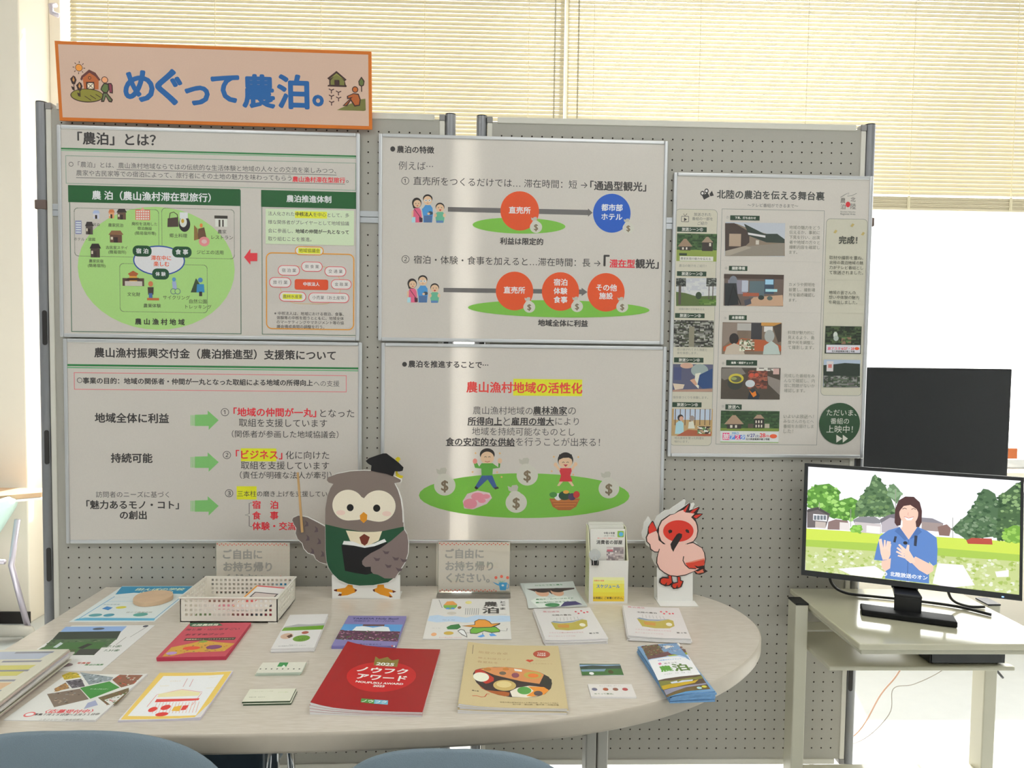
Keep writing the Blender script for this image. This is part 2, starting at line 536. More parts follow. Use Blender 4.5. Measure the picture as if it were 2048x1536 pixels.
ART['poster_what'] = [('T','「農泊」とは？',57.4,274.2,36.7,(67,62,60),1),
 ('R',6.8,64.4,846.5,68.9,(51,139,74)),
 ('R',6.8,70.7,846.6,72.6,(103,190,127)),
 ('RO',22.5,85.5,843.8,165.2,0.0,1.7,(157,181,159),0.0),
 ('T','○「農泊」とは、農山漁村地域ならではの伝統的な生活体験と地域の人々との交流を楽しみつつ、',31.3,786.2,110.3,(103,98,96),0),
 ('R',164.4,121.3,787.7,122.8,(103,98,96)),
 ('T','農家や古民家等での宿泊によって、旅行者にその土地の魅力を味わってもらう',51.7,658.6,134.3,(103,98,96),0),
 ('T','農山漁村滞在型旅行',661.5,812.2,136.9,(246,56,69),1),
 ('T','。',815.1,822.3,139.9,(67,62,60),0),
 ('R',51.3,146.7,812.2,148.1,(103,98,96)),
 ('RO',31.2,171.8,513.7,587.9,0.0,2.26,(92,127,103),0.0),
 ('R',28.5,169.1,511.7,217.5,(37,103,51)),
 ('T','農 泊（農山漁村滞在型旅行）',95.3,428.0,196.3,(246,246,246),1),
 ('E',273.6,401.8,221.6,176.7,(187,232,141)),
 ('RO',43.6,232.7,281.7,371.0,11.2,1.82,(116,127,105),4.2),
 ('RO',288.7,227.5,495.5,370.8,11.3,1.84,(116,127,105),4.2),
 ('RO',168.7,388.5,417.7,528.2,11.3,1.84,(116,127,105),4.2),
 ('E',280.9,378.7,73.4,43.1,(54,90,175)),
 ('E',280.9,378.7,69.8,39.4,(246,244,244)),
 ('T','滞在中に',258.4,314.9,371.4,(246,103,56),1),
 ('T','楽しむ',265.3,309.1,388.6,(246,103,56),1),
 ('RR',206.6,336.7,260.0,368.2,14.1,(34,85,51)),
 ('T','宿 泊',216.4,250.2,352.4,(246,246,246),1),
 ('RR',317.9,337.3,373.0,368.8,14.1,(34,85,51)),
 ('T','食 事',327.7,363.1,353.0,(246,246,246),1),
 ('RR',260.8,401.6,308.8,433.2,14.1,(34,85,51)),
 ('T','体 験',270.6,298.9,417.4,(246,246,246),1),
 ('R',47.0,269.3,64.5,307.6,(157,159,197)),
 ('R',48.9,273.1,63.0,276.5,(240,246,246)),
 ('R',48.8,279.9,62.9,283.3,(240,246,246)),
 ('R',48.7,286.7,62.8,290.1,(240,246,246)),
 ('R',48.6,293.5,62.7,296.9,(240,246,246)),
 ('R',48.5,300.4,62.6,303.8,(240,246,246)),
 ('P',[(74.2,284.7),(79.2,272.0),(93.7,271.7),(98.4,284.2)],(71,60,60)),
 ('R',76.4,284.5,95.8,308.0,(96,83,78)),
 ('R',82.4,291.7,89.0,308.0,(67,51,47)),
 ('R',77.6,290.8,81.3,299.1,(244,232,208)),
 ('P',[(95.5,247.8),(99.8,239.4),(112.4,239.1),(116.4,247.4)],(190,204,235)),
 ('R',97.5,247.6,114.2,263.1,(226,226,242)),
 ('R',102.7,252.4,108.4,263.1,(67,51,47)),
 ('R',98.6,251.8,101.7,257.3,(244,232,208)),
 ('P',[(139.5,244.5),(143.3,235.5),(154.3,235.2),(157.9,244.1)],(226,136,85)),
 ('R',141.2,244.3,155.9,260.9,(244,175,121)),
 ('R',145.8,249.4,150.7,260.9,(67,51,47)),
 ('R',142.1,248.7,144.9,254.6,(244,232,208)),
 ('P',[(162.5,244.0),(168.5,233.2),(186.1,232.8),(191.8,243.4)],(67,53,51)),
 ('R',165.3,243.7,188.8,263.6,(121,92,74)),
 ('R',172.6,249.9,180.5,263.7,(67,51,47)),
 ('R',166.8,249.1,171.2,256.2,(244,232,208)),
 ('R',215.7,234.2,256.9,264.0,(244,139,118)),
 ('R',218.3,238.0,222.5,242.2,(246,244,235)),
 ('R',224.6,237.8,228.8,242.1,(246,244,235)),
 ('R',230.9,237.7,235.1,241.9,(246,244,235)),
 ('R',237.2,237.5,241.4,241.8,(246,244,235)),
 ('R',243.5,237.4,247.7,241.6,(246,244,235)),
 ('R',249.8,237.2,254.0,241.5,(246,244,235)),
 ('R',218.2,244.8,222.4,249.0,(246,244,235)),
 ('R',224.5,244.6,228.7,248.9,(246,244,235)),
 ('R',230.8,244.5,235.0,248.8,(246,244,235)),
 ('R',237.1,244.3,241.3,248.6,(246,244,235)),
 ('R',243.4,244.2,247.6,248.5,(246,244,235)),
 ('R',249.7,244.1,254.0,248.3,(246,244,235)),
 ('R',218.1,251.6,222.3,255.9,(246,244,235)),
 ('R',224.4,251.5,228.6,255.7,(246,244,235)),
 ('R',230.7,251.3,235.0,255.6,(246,244,235)),
 ('R',237.1,251.2,241.3,255.4,(246,244,235)),
 ('R',243.4,251.0,247.6,255.3,(246,244,235)),
 ('R',249.7,250.9,253.9,255.2,(246,244,235)),
 ('R',218.1,258.4,222.3,262.7,(246,244,235)),
 ('R',224.4,258.3,228.6,262.6,(246,244,235)),
 ('R',230.7,258.1,234.9,262.4,(246,244,235)),
 ('R',237.0,258.0,241.2,262.3,(246,244,235)),
 ('R',243.3,257.9,247.5,262.1,(246,244,235)),
 ('R',249.6,257.7,253.8,262.0,(246,244,235)),
 ('P',[(228.4,237.8),(236.1,226.9),(243.5,237.4)],(246,175,154)),
 ('P',[(139.5,308.0),(148.0,295.8),(173.2,295.3),(181.4,307.1)],(157,112,76)),
 ('R',143.5,307.5,177.1,329.7,(121,85,67)),
 ('R',154.0,314.4,165.3,329.7,(67,51,47)),
 ('R',145.6,313.6,151.9,321.4,(244,232,208)),
 ('P',[(86.2,348.0),(92.8,334.1),(111.8,333.7),(118.0,347.3)],(53,42,40)),
 ('R',89.2,347.6,114.7,373.2,(85,67,60)),
 ('R',97.1,355.5,105.7,373.2,(67,51,47)),
 ('R',90.8,354.5,95.6,363.5,(244,232,208)),
 ('T','民泊',97.2,114.7,279.7,(87,85,74),0),
 ('T','農家民泊',139.0,180.9,280.2,(87,85,74),0),
 ('T','廃校を活用した',204.9,276.8,275.0,(87,85,74),0),
 ('T','宿泊施設',221.1,261.5,287.8,(87,85,74),0),
 ('T','(簡易宿所等)',213.4,273.2,301.5,(87,85,74),0),
 ('T','ホテル・旅館',43.1,102.5,322.2,(87,85,74),0),
 ('T','古民家ステイ',131.5,192.7,344.2,(87,85,74),0),
 ('T','(簡易宿所)',138.8,188.4,357.0,(87,85,74),0),
 ('T','農家民宿',84.0,124.2,383.8,(87,85,74),0),
 ('T','(簡易宿所)',80.5,129.9,396.6,(87,85,74),0),
 ('T','郷土料理',311.1,361.0,306.4,(87,85,74),0),
 ('T','農家',447.7,472.3,292.6,(87,85,74),0),
 ('T','レストラン',429.7,491.0,309.0,(87,85,74),0),
 ('T','ジビエの活用',387.8,463.5,352.6,(87,85,74),0),
 ('T','文化財',190.3,226.6,477.2,(87,85,74),0),
 ('T','サイクリング',290.8,367.3,484.7,(87,85,74),0),
 ('T','農業体験',235.6,284.7,509.2,(87,85,74),0),
 ('T','自然公園',365.5,414.9,494.9,(87,85,74),0),
 ('T','トレッキング',354.3,428.4,510.5,(87,85,74),0),
 ('T','農 山 漁 村 地 域',211.4,351.4,555.6,(67,62,60),1),
 ('P',[(306.5,257.4),(335.7,253.3),(336.7,280.7),(305.4,282.2)],(87,69,60)),
 ('L',[(310.7,257.3),(313.4,242.3),(323.5,239.0),(333.6,246.1),(334.4,256.7)],2.1,(87,69,60)),
 ('E',353.7,272.6,16.1,22.3,(49,40,44)),
 ('E',350.3,267.1,10.2,14.6,(246,246,235)),
 ('E',348.7,264.1,4.2,6.0,(226,181,56)),
 ('R',340.4,239.2,363.2,256.4,(246,246,246)),
 ('E',401.1,275.8,4.2,6.0,(246,145,74)),
 ('P',[(392.5,285.5),(409.5,280.8),(415.7,310.7),(390.2,315.6)],(121,85,60)),
 ('P',[(380.7,275.0),(390.4,285.5),(392.3,315.5),(380.4,319.2)],(157,121,69)),
 ('E',409.2,321.6,15.2,13.8,(246,157,157)),
 ('E',409.2,321.6,7.6,6.0,(246,208,204)),
 ('R',438.6,246.3,476.0,254.9,(67,60,53)),
 ('R',441.0,254.9,475.0,278.0,(246,246,235)),
 ('R',450.4,258.4,455.5,278.1,(85,74,65)),
 ('R',460.6,258.2,464.8,277.9,(85,74,65)),
 ('R',177.3,430.8,238.0,453.2,(103,78,65)),
 ('R',183.9,439.4,232.9,453.1,(226,217,204)),
 ('P',[(192.7,418.2),(207.5,409.3),(222.2,417.6),(215.8,425.5),(198.9,425.8)],(190,103,56)),
 ('R',196.8,424.8,218.7,439.4,(244,181,74)),
 ('P',[(186.2,437.6),(192.6,430.2),(222.9,429.7),(228.3,436.9)],(85,56,47)),
 ('E',256.5,446.3,6.8,7.8,(226,136,92)),
 ('P',[(248.0,455.9),(264.9,455.6),(263.8,477.2),(249.0,477.4)],(85,74,65)),
 ('R',251.1,473.0,261.2,490.2,(85,121,181)),
 ('R',245.9,486.7,279.8,493.6,(208,118,67)),
 ('E',322.7,432.2,5.5,6.0,(103,163,217)),
 ('P',[(317.1,438.3),(328.6,438.1),(330.9,460.9),(319.0,461.1)],(175,190,226)),
 ('E',320.7,466.7,8.5,8.6,(103,127,145)),
 ('E',320.7,466.7,6.8,6.9,(187,232,141)),
 ('E',332.6,466.5,8.4,8.6,(103,127,145)),
 ('E',332.6,466.5,6.8,6.9,(187,232,141)),
 ('P',[(369.9,468.9),(385.1,427.6),(395.6,444.7),(389.1,468.6)],(67,85,60)),
 ('E',397.4,432.6,6.8,6.9,(85,145,208)),
 ('P',[(388.0,444.8),(407.5,444.5),(409.1,468.2),(386.1,468.6)],(67,154,208)),
 ('R',393.7,466.2,402.2,479.2,(67,62,60)),
 ('P',[(522.5,364.6),(540.5,340.0),(540.5,352.1),(560.2,351.7),(560.1,375.1),(540.4,375.5),(540.4,385.8)],(244,67,78)),
 ('RO',572.9,171.7,846.4,587.6,0.0,1.51,(92,127,103),0.0),
 ('R',571.8,170.0,845.9,218.2,(37,103,51)),
 ('T','農泊推進体制',644.5,772.5,193.3,(246,246,246),1),
 ('R',584.4,223.4,838.3,324.5,(230,246,208)),
 ('R',668.4,228.5,760.5,248.3,(246,246,60)),
 ('T','法人化された',591.3,666.7,237.2,(103,98,96),0),
 ('T','中核法人',670.2,719.2,237.1,(67,62,60),1),
 ('T','を中心',720.9,757.9,237.4,(103,98,96),0),
 ('T','として、多',762.2,824.4,237.9,(103,98,96),0),
 ('T','様な関係者がプレイヤーとして地域協議',591.3,824.5,261.4,(103,98,96),0),
 ('T','会に参画し、',591.2,662.4,286.4,(103,98,96),0),
 ('T','地域の仲間が一丸となって',670.1,823.7,286.5,(67,62,60),1),
 ('T','取り組むことを推進。',591.1,715.7,309.6,(103,98,96),0),
 ('RO',584.7,348.7,839.7,571.8,17.3,3.03,(246,168,51),0.0),
 ('RR',668.3,329.7,751.1,354.8,12.1,(246,168,51)),
 ('RR',670.9,332.3,748.5,352.2,10.3,(246,242,235)),
 ('R',677.8,334.0,741.6,350.5,(246,246,60)),
 ('T','地域協議会',679.5,739.9,341.8,(67,62,60),0),
 ('RO',625.6,386.9,800.6,496.6,51.9,1.08,(246,199,109),0.0),
 ('RR',686.4,373.8,747.7,402.5,13.8,(244,92,101)),
 ('RR',688.1,375.5,745.9,400.7,12.5,(246,242,237)),
 ('T','飲 食 業',697.6,737.3,388.1,(103,98,96),0),
 ('RR',619.2,385.5,682.1,415.0,13.8,(244,92,101)),
 ('RR',620.9,387.2,680.3,413.2,12.5,(246,242,237)),
 ('T','宿 泊 業',630.4,671.7,400.2,(103,98,96),0),
 ('RR',753.7,386.4,816.1,415.1,13.9,(244,92,101)),
 ('RR',755.5,388.1,814.4,413.4,12.6,(246,242,237)),
 ('T','交 通 業',765.0,805.7,400.8,(103,98,96),0),
 ('RR',594.2,420.6,657.0,450.2,13.8,(244,92,101)),
 ('RR',595.9,422.4,655.3,448.4,12.5,(246,242,237)),
 ('T','旅 行 業',605.4,646.7,435.4,(103,98,96),0),
 ('RR',772.0,423.6,831.8,452.3,13.9,(244,92,101)),
 ('RR',773.7,425.3,830.1,450.6,12.6,(246,242,237)),
 ('T','金 融 業',783.2,821.4,438.0,(103,98,96),0),
 ('RR',622.5,461.7,700.1,490.5,13.8,(244,92,101)),
 ('RR',624.2,463.5,698.4,488.7,12.5,(246,242,237)),
 ('R',632.8,468.7,688.0,483.5,(246,246,60)),
 ('T','農林水産業',633.7,689.8,476.1,(103,98,96),0),
 ('RR',707.1,463.4,825.0,492.3,13.9,(244,92,101)),
 ('RR',708.8,465.2,823.3,490.5,12.6,(246,242,237)),
 ('T','小売業（お土産等）',718.3,814.6,477.8,(103,98,96),0),
 ('RR',667.4,425.1,764.2,455.6,6.1,(246,94,51)),
 ('T','中核法人',692.4,739.1,439.0,(246,246,246),1),
 ('T','※ 中核法人は、地域における宿泊、食事、',608.6,809.4,525.5,(103,98,96),0),
 ('T','体験等の中核を担うとともに、地域全体',615.5,809.5,538.1,(103,98,96),0),
 ('T','のマーケティングやマネジメント等の協',615.4,809.5,550.8,(103,98,96),0),
 ('T','議会構成員間の調整を行う。',615.4,753.0,563.9,(103,98,96),0)]
ART['poster_grant'] = [('T','農山漁村振興交付金（農泊推進型）支援策について',87.4,777.7,40.1,(67,62,60),1),
 ('R',9.4,74.0,844.5,79.7,(51,139,74)),
 ('R',9.3,82.5,844.5,85.3,(103,190,127)),
 ('RO',28.6,97.7,809.8,147.6,0.0,1.85,(244,127,136),0.0),
 ('T','○',36.9,52.3,120.6,(103,98,96),0),
 ('T','事業の目的：地域の関係者・仲間が一丸となった取組による地域の所得向上',53.7,711.2,121.6,(67,62,60),1),
 ('T','への支援',714.0,789.1,122.8,(103,98,96),0),
 ('P',[(370.6,218.0),(407.5,216.7),(407.6,205.3),(438.9,233.5),(410.0,262.2),(410.1,250.8),(370.3,251.1)],(141,211,121)),
 ('R',358.4,219.0,360.7,250.2,(159,220,141)),
 ('R',362.6,219.0,364.9,250.2,(159,220,141)),
 ('R',366.7,218.9,369.0,250.2,(159,220,141)),
 ('P',[(369.6,341.2),(406.7,340.1),(406.8,328.7),(438.1,357.1),(409.2,385.8),(409.3,374.4),(369.4,374.6)],(141,211,121)),
 ('R',357.5,342.3,359.8,373.7,(159,220,141)),
 ('R',361.6,342.2,363.9,373.6,(159,220,141)),
 ('R',365.8,342.2,368.1,373.6,(159,220,141)),
 ('P',[(368.7,470.9),(405.8,469.9),(405.9,458.4),(437.4,487.1),(408.3,515.9),(408.4,504.4),(368.4,504.4)],(141,211,121)),
 ('R',356.5,471.9,358.8,503.5,(159,220,141)),
 ('R',360.6,471.9,363.0,503.5,(159,220,141)),
 ('R',364.8,471.9,367.1,503.5,(159,220,141)),
 ('T','地域全体に利益',86.2,295.8,229.8,(67,62,60),1),
 ('T','持続可能',130.3,247.7,347.0,(67,62,60),1),
 ('T','訪問者のニーズに基づく',85.8,294.7,454.2,(103,98,96),0),
 ('T','「魅力あるモノ・コト」',58.9,322.2,484.7,(67,62,60),1),
 ('T','の創出',153.9,229.4,515.2,(67,62,60),1),
 ('T','①',445.5,468.7,209.6,(67,62,60),0),
 ('T','「地域の仲間が一丸」',482.6,720.6,209.4,(246,56,69),1),
 ('T','となった',732.8,832.6,210.6,(67,62,60),0),
 ('T','取組を支援しています',497.3,753.5,240.6,(67,62,60),0),
 ('T','（関係者が参画した地域協議会）',476.7,786.5,273.9,(67,62,60),0),
 ('T','②',450.4,473.6,336.0,(67,62,60),0),
 ('R',502.5,315.9,605.2,354.1,(246,246,38)),
 ('T','「ビジネス」',488.5,622.0,335.0,(246,56,69),1),
 ('T','化に向けた',632.3,759.3,335.6,(67,62,60),0),
 ('T','取組を支援しています',502.3,759.3,366.6,(67,62,60),0),
 ('T','（責任が明確な法人が牽引）',499.4,765.9,395.4,(67,62,60),0),
 ('T','③',456.2,479.5,449.2,(67,62,60),0),
 ('R',489.8,428.4,547.7,467.7,(246,246,38)),
 ('T','三本柱の磨き上げを支援しています',491.7,791.6,451.0,(67,62,60),0),
 ('T','宿\u3000泊',535.4,609.5,483.9,(246,56,69),1),
 ('T','食\u3000事',535.3,610.4,515.7,(246,56,69),1),
 ('T','体験・交流',535.2,662.1,547.4,(246,56,69),1),
 ('L',[(533.6,477.3),(526.1,479.2),(526.0,510.0),(513.8,513.8),(526.0,517.7),(525.8,547.5),(533.3,549.4)],1.84,(103,98,96))]
ART['poster_features'] = [('E',40.9,43.7,7.1,7.6,(67,62,60)),
 ('T','農泊の特徴',53.4,160.9,44.5,(67,62,60),1),
 ('T','例えば⋯',58.1,158.5,91.1,(103,98,96),0),
 ('T','①',66.5,88.9,134.3,(67,62,60),0),
 ('T','直売所をつくるだけでは… 滞在時間：短 → ',101.4,613.5,134.2,(67,62,60),0),
 ('T','「通過型観光」',622.6,788.5,136.0,(67,62,60),1),
 ('R',641.9,145.9,716.6,147.7,(67,62,60)),
 ('E',111.7,197.8,13.9,15.2,(53,44,40)),
 ('P',[(97.8,198.9),(101.5,213.1),(108.7,214.3),(107.7,198.7)],(53,44,40)),
 ('E',113.1,200.4,10.8,11.1,(246,208,170)),
 ('P',[(100.6,220.3),(106.0,213.0),(120.4,212.8),(124.9,220.7),(126.8,238.5),(126.1,254.2),(99.1,254.7)],(244,109,145)),
 ('P',[(97.1,221.2),(102.4,220.2),(101.7,243.5),(97.2,242.7)],(246,208,170)),
 ('P',[(98.1,239.1),(108.0,238.9),(108.1,254.5),(97.3,254.7)],(190,235,244)),
 ('L',[(104.2,214.8),(125.1,243.1)],1.76,(85,49,60)),
 ('P',[(118.7,238.7),(128.7,241.2),(128.7,252.8),(119.7,253.0)],(85,42,60)),
 ('E',109.0,199.6,1.1,1.4,(67,62,60)),
 ('E',117.1,199.4,1.1,1.4,(67,62,60)),
 ('P',[(110.4,204.9),(116.7,204.8),(114.0,208.0)],(217,56,74)),
 ('E',143.5,184.7,14.0,12.5,(53,44,40)),
 ('E',143.6,190.0,12.1,13.0,(246,208,170)),
 ('P',[(130.3,212.6),(136.5,203.5),(151.8,203.3),(158.1,212.1),(159.2,229.0),(156.7,253.7),(131.5,254.1)],(85,163,226)),
 ('P',[(132.2,234.0),(156.5,233.5),(155.8,253.7),(133.3,254.1)],(85,121,172)),
 ('P',[(126.7,214.4),(132.0,211.7),(134.0,228.6),(149.2,223.8),(150.2,229.2),(130.4,234.9)],(85,163,226)),
 ('E',151.9,226.5,7.1,5.4,(67,83,101)),
 ('E',146.6,228.4,4.0,3.5,(246,208,170)),
 ('E',138.2,190.1,4.5,3.5,(246,246,246)),
 ('E',149.0,189.9,4.5,3.5,(246,246,246)),
 ('E',138.6,190.1,1.3,1.5,(67,62,60)),
 ('E',148.5,189.9,1.4,1.5,(67,62,60)),
 ('L',[(140.9,197.2),(143.6,198.5),(146.3,197.1)],0.9,(181,92,74)),
 ('E',179.7,208.1,13.1,12.5,(53,44,40)),
 ('E',179.7,211.7,11.7,11.6,(246,208,170)),
 ('P',[(164.6,228.9),(172.6,222.5),(187.9,222.2),(194.3,229.3),(190.9,253.1),(169.3,253.4)],(118,199,163)),
 ('E',166.4,232.5,4.1,5.8,(246,208,170)),
 ('E',192.5,232.0,4.0,5.8,(246,208,170)),
 ('P',[(168.3,247.6),(189.9,247.3),(189.1,254.0),(169.3,254.3)],(103,145,199)),
 ('E',175.2,210.0,1.1,1.4,(67,62,60)),
 ('E',184.2,209.8,1.1,1.3,(67,62,60)),
 ('P',[(176.2,215.3),(184.3,215.2),(180.3,220.6)],(217,56,74)),
 ('P',[(202.7,207.7),(616.6,207.2),(616.5,202.7),(630.4,215.1),(617.0,227.0),(616.9,222.5),(202.8,221.1)],(121,116,114)),
 ('E',412.9,257.6,137.4,23.3,(136,204,74)),
 ('E',414.2,214.5,57.1,57.4,(246,92,35)),
 ('T','直売所',382.4,445.8,212.8,(246,246,246),1),
 ('P',[(465.9,234.3),(463.3,230.9),(455.6,231.9),(453.9,235.3),(447.8,232.9),(449.7,240.5),(456.6,243.8),(464.3,241.1)],(208,204,188)),
 ('E',462.9,260.8,18.1,17.1,(227,223,209)),
 ('E',461.0,248.0,10.3,6.8,(227,223,209)),
 ('T','$',457.3,468.5,260.8,(139,121,94),1),
 ('E',687.9,215.4,56.1,57.2,(37,101,208)),
 ('T','都市部',656.6,719.5,199.2,(246,246,246),1),
 ('T','ホテル',657.1,719.1,226.2,(246,246,246),1),
 ('P',[(740.8,233.0),(738.3,229.8),(730.9,230.7),(729.3,234.0),(723.5,231.7),(725.3,238.9),(732.0,242.0),(739.3,239.5)],(208,204,188)),
 ('E',738.1,258.2,17.3,16.2,(227,223,209)),
 ('E',736.2,246.0,9.9,6.5,(227,223,209)),
 ('T','$',732.7,743.4,258.2,(139,121,94),1),
 ('T','利益は限定的',357.3,484.4,303.8,(67,62,60),1),
 ('T','②',68.7,91.2,362.1,(67,62,60),0),
 ('T','宿泊・体験・食事を加えると…滞在時間：長 → ',103.8,656.9,363.0,(67,62,60),0),
 ('T','「',667.0,682.5,363.2,(67,62,60),1),
 ('T','滞在型',684.4,759.5,363.3,(246,56,69),1),
 ('T','観光」',762.3,831.1,363.0,(67,62,60),1),
 ('R',684.6,373.3,759.7,375.1,(246,56,69)),
 ('E',99.8,433.0,13.6,14.8,(53,44,40)),
 ('P',[(86.2,434.1),(89.8,448.0),(96.8,449.2),(95.9,433.9)],(53,44,40)),
 ('E',101.1,435.6,10.5,10.9,(246,208,170)),
 ('P',[(89.0,455.0),(94.2,447.9),(108.2,447.7),(112.6,455.5),(114.5,473.0),(113.7,488.3),(87.4,488.7)],(244,109,145)),
 ('P',[(85.5,455.9),(90.7,455.0),(90.0,477.7),(85.6,476.9)],(246,208,170)),
 ('P',[(86.5,473.4),(96.1,473.3),(96.2,488.6),(85.7,488.8)],(190,235,244)),
 ('L',[(92.5,449.7),(112.8,477.4)],1.75,(85,49,60)),
 ('P',[(106.6,473.1),(116.3,475.6),(116.4,487.0),(107.6,487.1)],(85,42,60)),
 ('E',97.2,434.8,1.1,1.4,(67,62,60)),
 ('E',105.1,434.6,1.1,1.3,(67,62,60)),
 ('P',[(98.5,440.0),(104.7,439.9),(102.0,443.0)],(217,56,74)),
 ('E',130.8,420.2,13.6,12.2,(53,44,40)),
 ('E',130.8,425.5,11.8,12.7,(246,208,170)),
 ('P',[(117.9,447.6),(123.9,438.7),(138.8,438.5),(145.0,447.1),(146.0,463.8),(143.6,487.9),(119.0,488.3)],(85,163,226)),
 ('P',[(119.8,468.5),(143.4,468.2),(142.7,487.9),(120.8,488.2)],(85,121,172)),
 ('P',[(114.4,449.4),(119.6,446.7),(121.5,463.3),(136.3,458.7),(137.3,463.9),(118.0,469.4)],(85,163,226)),
 ('E',139.0,461.2,7.0,5.2,(67,83,101)),
 ('E',133.7,463.1,3.9,3.5,(246,208,170)),
 ('E',125.6,425.6,4.4,3.5,(246,246,246)),
 ('E',136.1,425.4,4.4,3.5,(246,246,246)),
 ('E',126.0,425.6,1.3,1.6,(67,62,60)),
 ('E',135.7,425.4,1.3,1.5,(67,62,60)),
 ('L',[(128.3,432.5),(130.9,433.8),(133.5,432.4)],0.87,(181,92,74)),
 ('E',166.1,443.3,12.8,12.2,(53,44,40)),
 ('E',166.1,446.8,11.4,11.4,(246,208,170)),
 ('P',[(151.3,463.7),(159.1,457.4),(174.1,457.2),(180.3,464.1),(177.0,487.4),(155.9,487.7)],(118,199,163)),
 ('E',153.1,467.2,4.0,5.7,(246,208,170)),
 ('E',178.5,466.8,4.0,5.7,(246,208,170)),
 ('P',[(155.0,482.0),(176.0,481.7),(175.2,488.3),(155.9,488.6)],(103,145,199)),
 ('E',161.7,445.1,1.1,1.3,(67,62,60)),
 ('E',170.5,445.0,1.1,1.3,(67,62,60)),
 ('P',[(162.6,450.4),(170.5,450.3),(166.6,455.6)],(217,56,74)),
 ('P',[(192.1,444.1),(601.6,442.3),(601.5,436.8),(619.2,449.3),(602.0,461.3),(601.9,455.9),(192.2,456.7)],(121,116,114)),
 ('E',535.8,500.5,271.6,25.4,(136,204,74)),
 ('E',401.9,449.9,55.5,57.1,(246,92,35)),
 ('E',538.7,449.1,55.7,57.1,(246,92,35)),
 ('E',675.0,449.3,55.9,57.2,(246,92,35)),
 ('T','直売所',370.0,432.8,447.6,(246,246,246),1),
 ('T','宿泊',518.1,558.3,422.0,(246,246,246),1),
 ('T','体験',518.6,558.7,447.8,(246,246,246),1),
 ('T','食事',519.0,559.2,473.6,(246,246,246),1),
 ('T','その他',645.5,706.9,435.7,(246,246,246),1),
 ('T','施設',655.1,695.4,460.2,(246,246,246),1),
 ('P',[(449.2,470.4),(446.7,467.1),(439.1,468.1),(437.5,471.4),(431.6,469.0),(433.4,476.5),(440.1,479.7),(447.7,477.1)],(208,204,188)),
 ('E',446.3,496.4,17.6,16.7,(227,223,209)),
 ('E',444.4,483.9,10.1,6.7,(227,223,209)),
 ('T','$',440.8,451.7,496.4,(139,121,94),1),
 ('P',[(591.7,466.5),(589.1,463.2),(581.6,464.1),(579.9,467.5),(574.0,465.1),(575.8,472.6),(582.6,475.8),(590.1,473.2)],(208,204,188)),
 ('E',588.8,492.4,17.7,16.8,(227,223,209)),
 ('E',586.9,479.9,10.1,6.7,(227,223,209)),
 ('T','$',583.3,594.3,492.4,(139,121,94),1),
 ('P',[(727.4,465.3),(724.8,462.0),(717.2,463.0),(715.6,466.4),(709.6,463.9),(711.5,471.4),(718.3,474.7),(725.8,472.1)],(208,204,188)),
 ('E',724.5,491.4,17.8,16.8,(227,223,209)),
 ('E',722.6,478.8,10.2,6.7,(227,223,209)),
 ('T','$',719.0,730.0,491.4,(139,121,94),1),
 ('T','地域全体に利益',473.4,621.7,543.1,(67,62,60),1)]
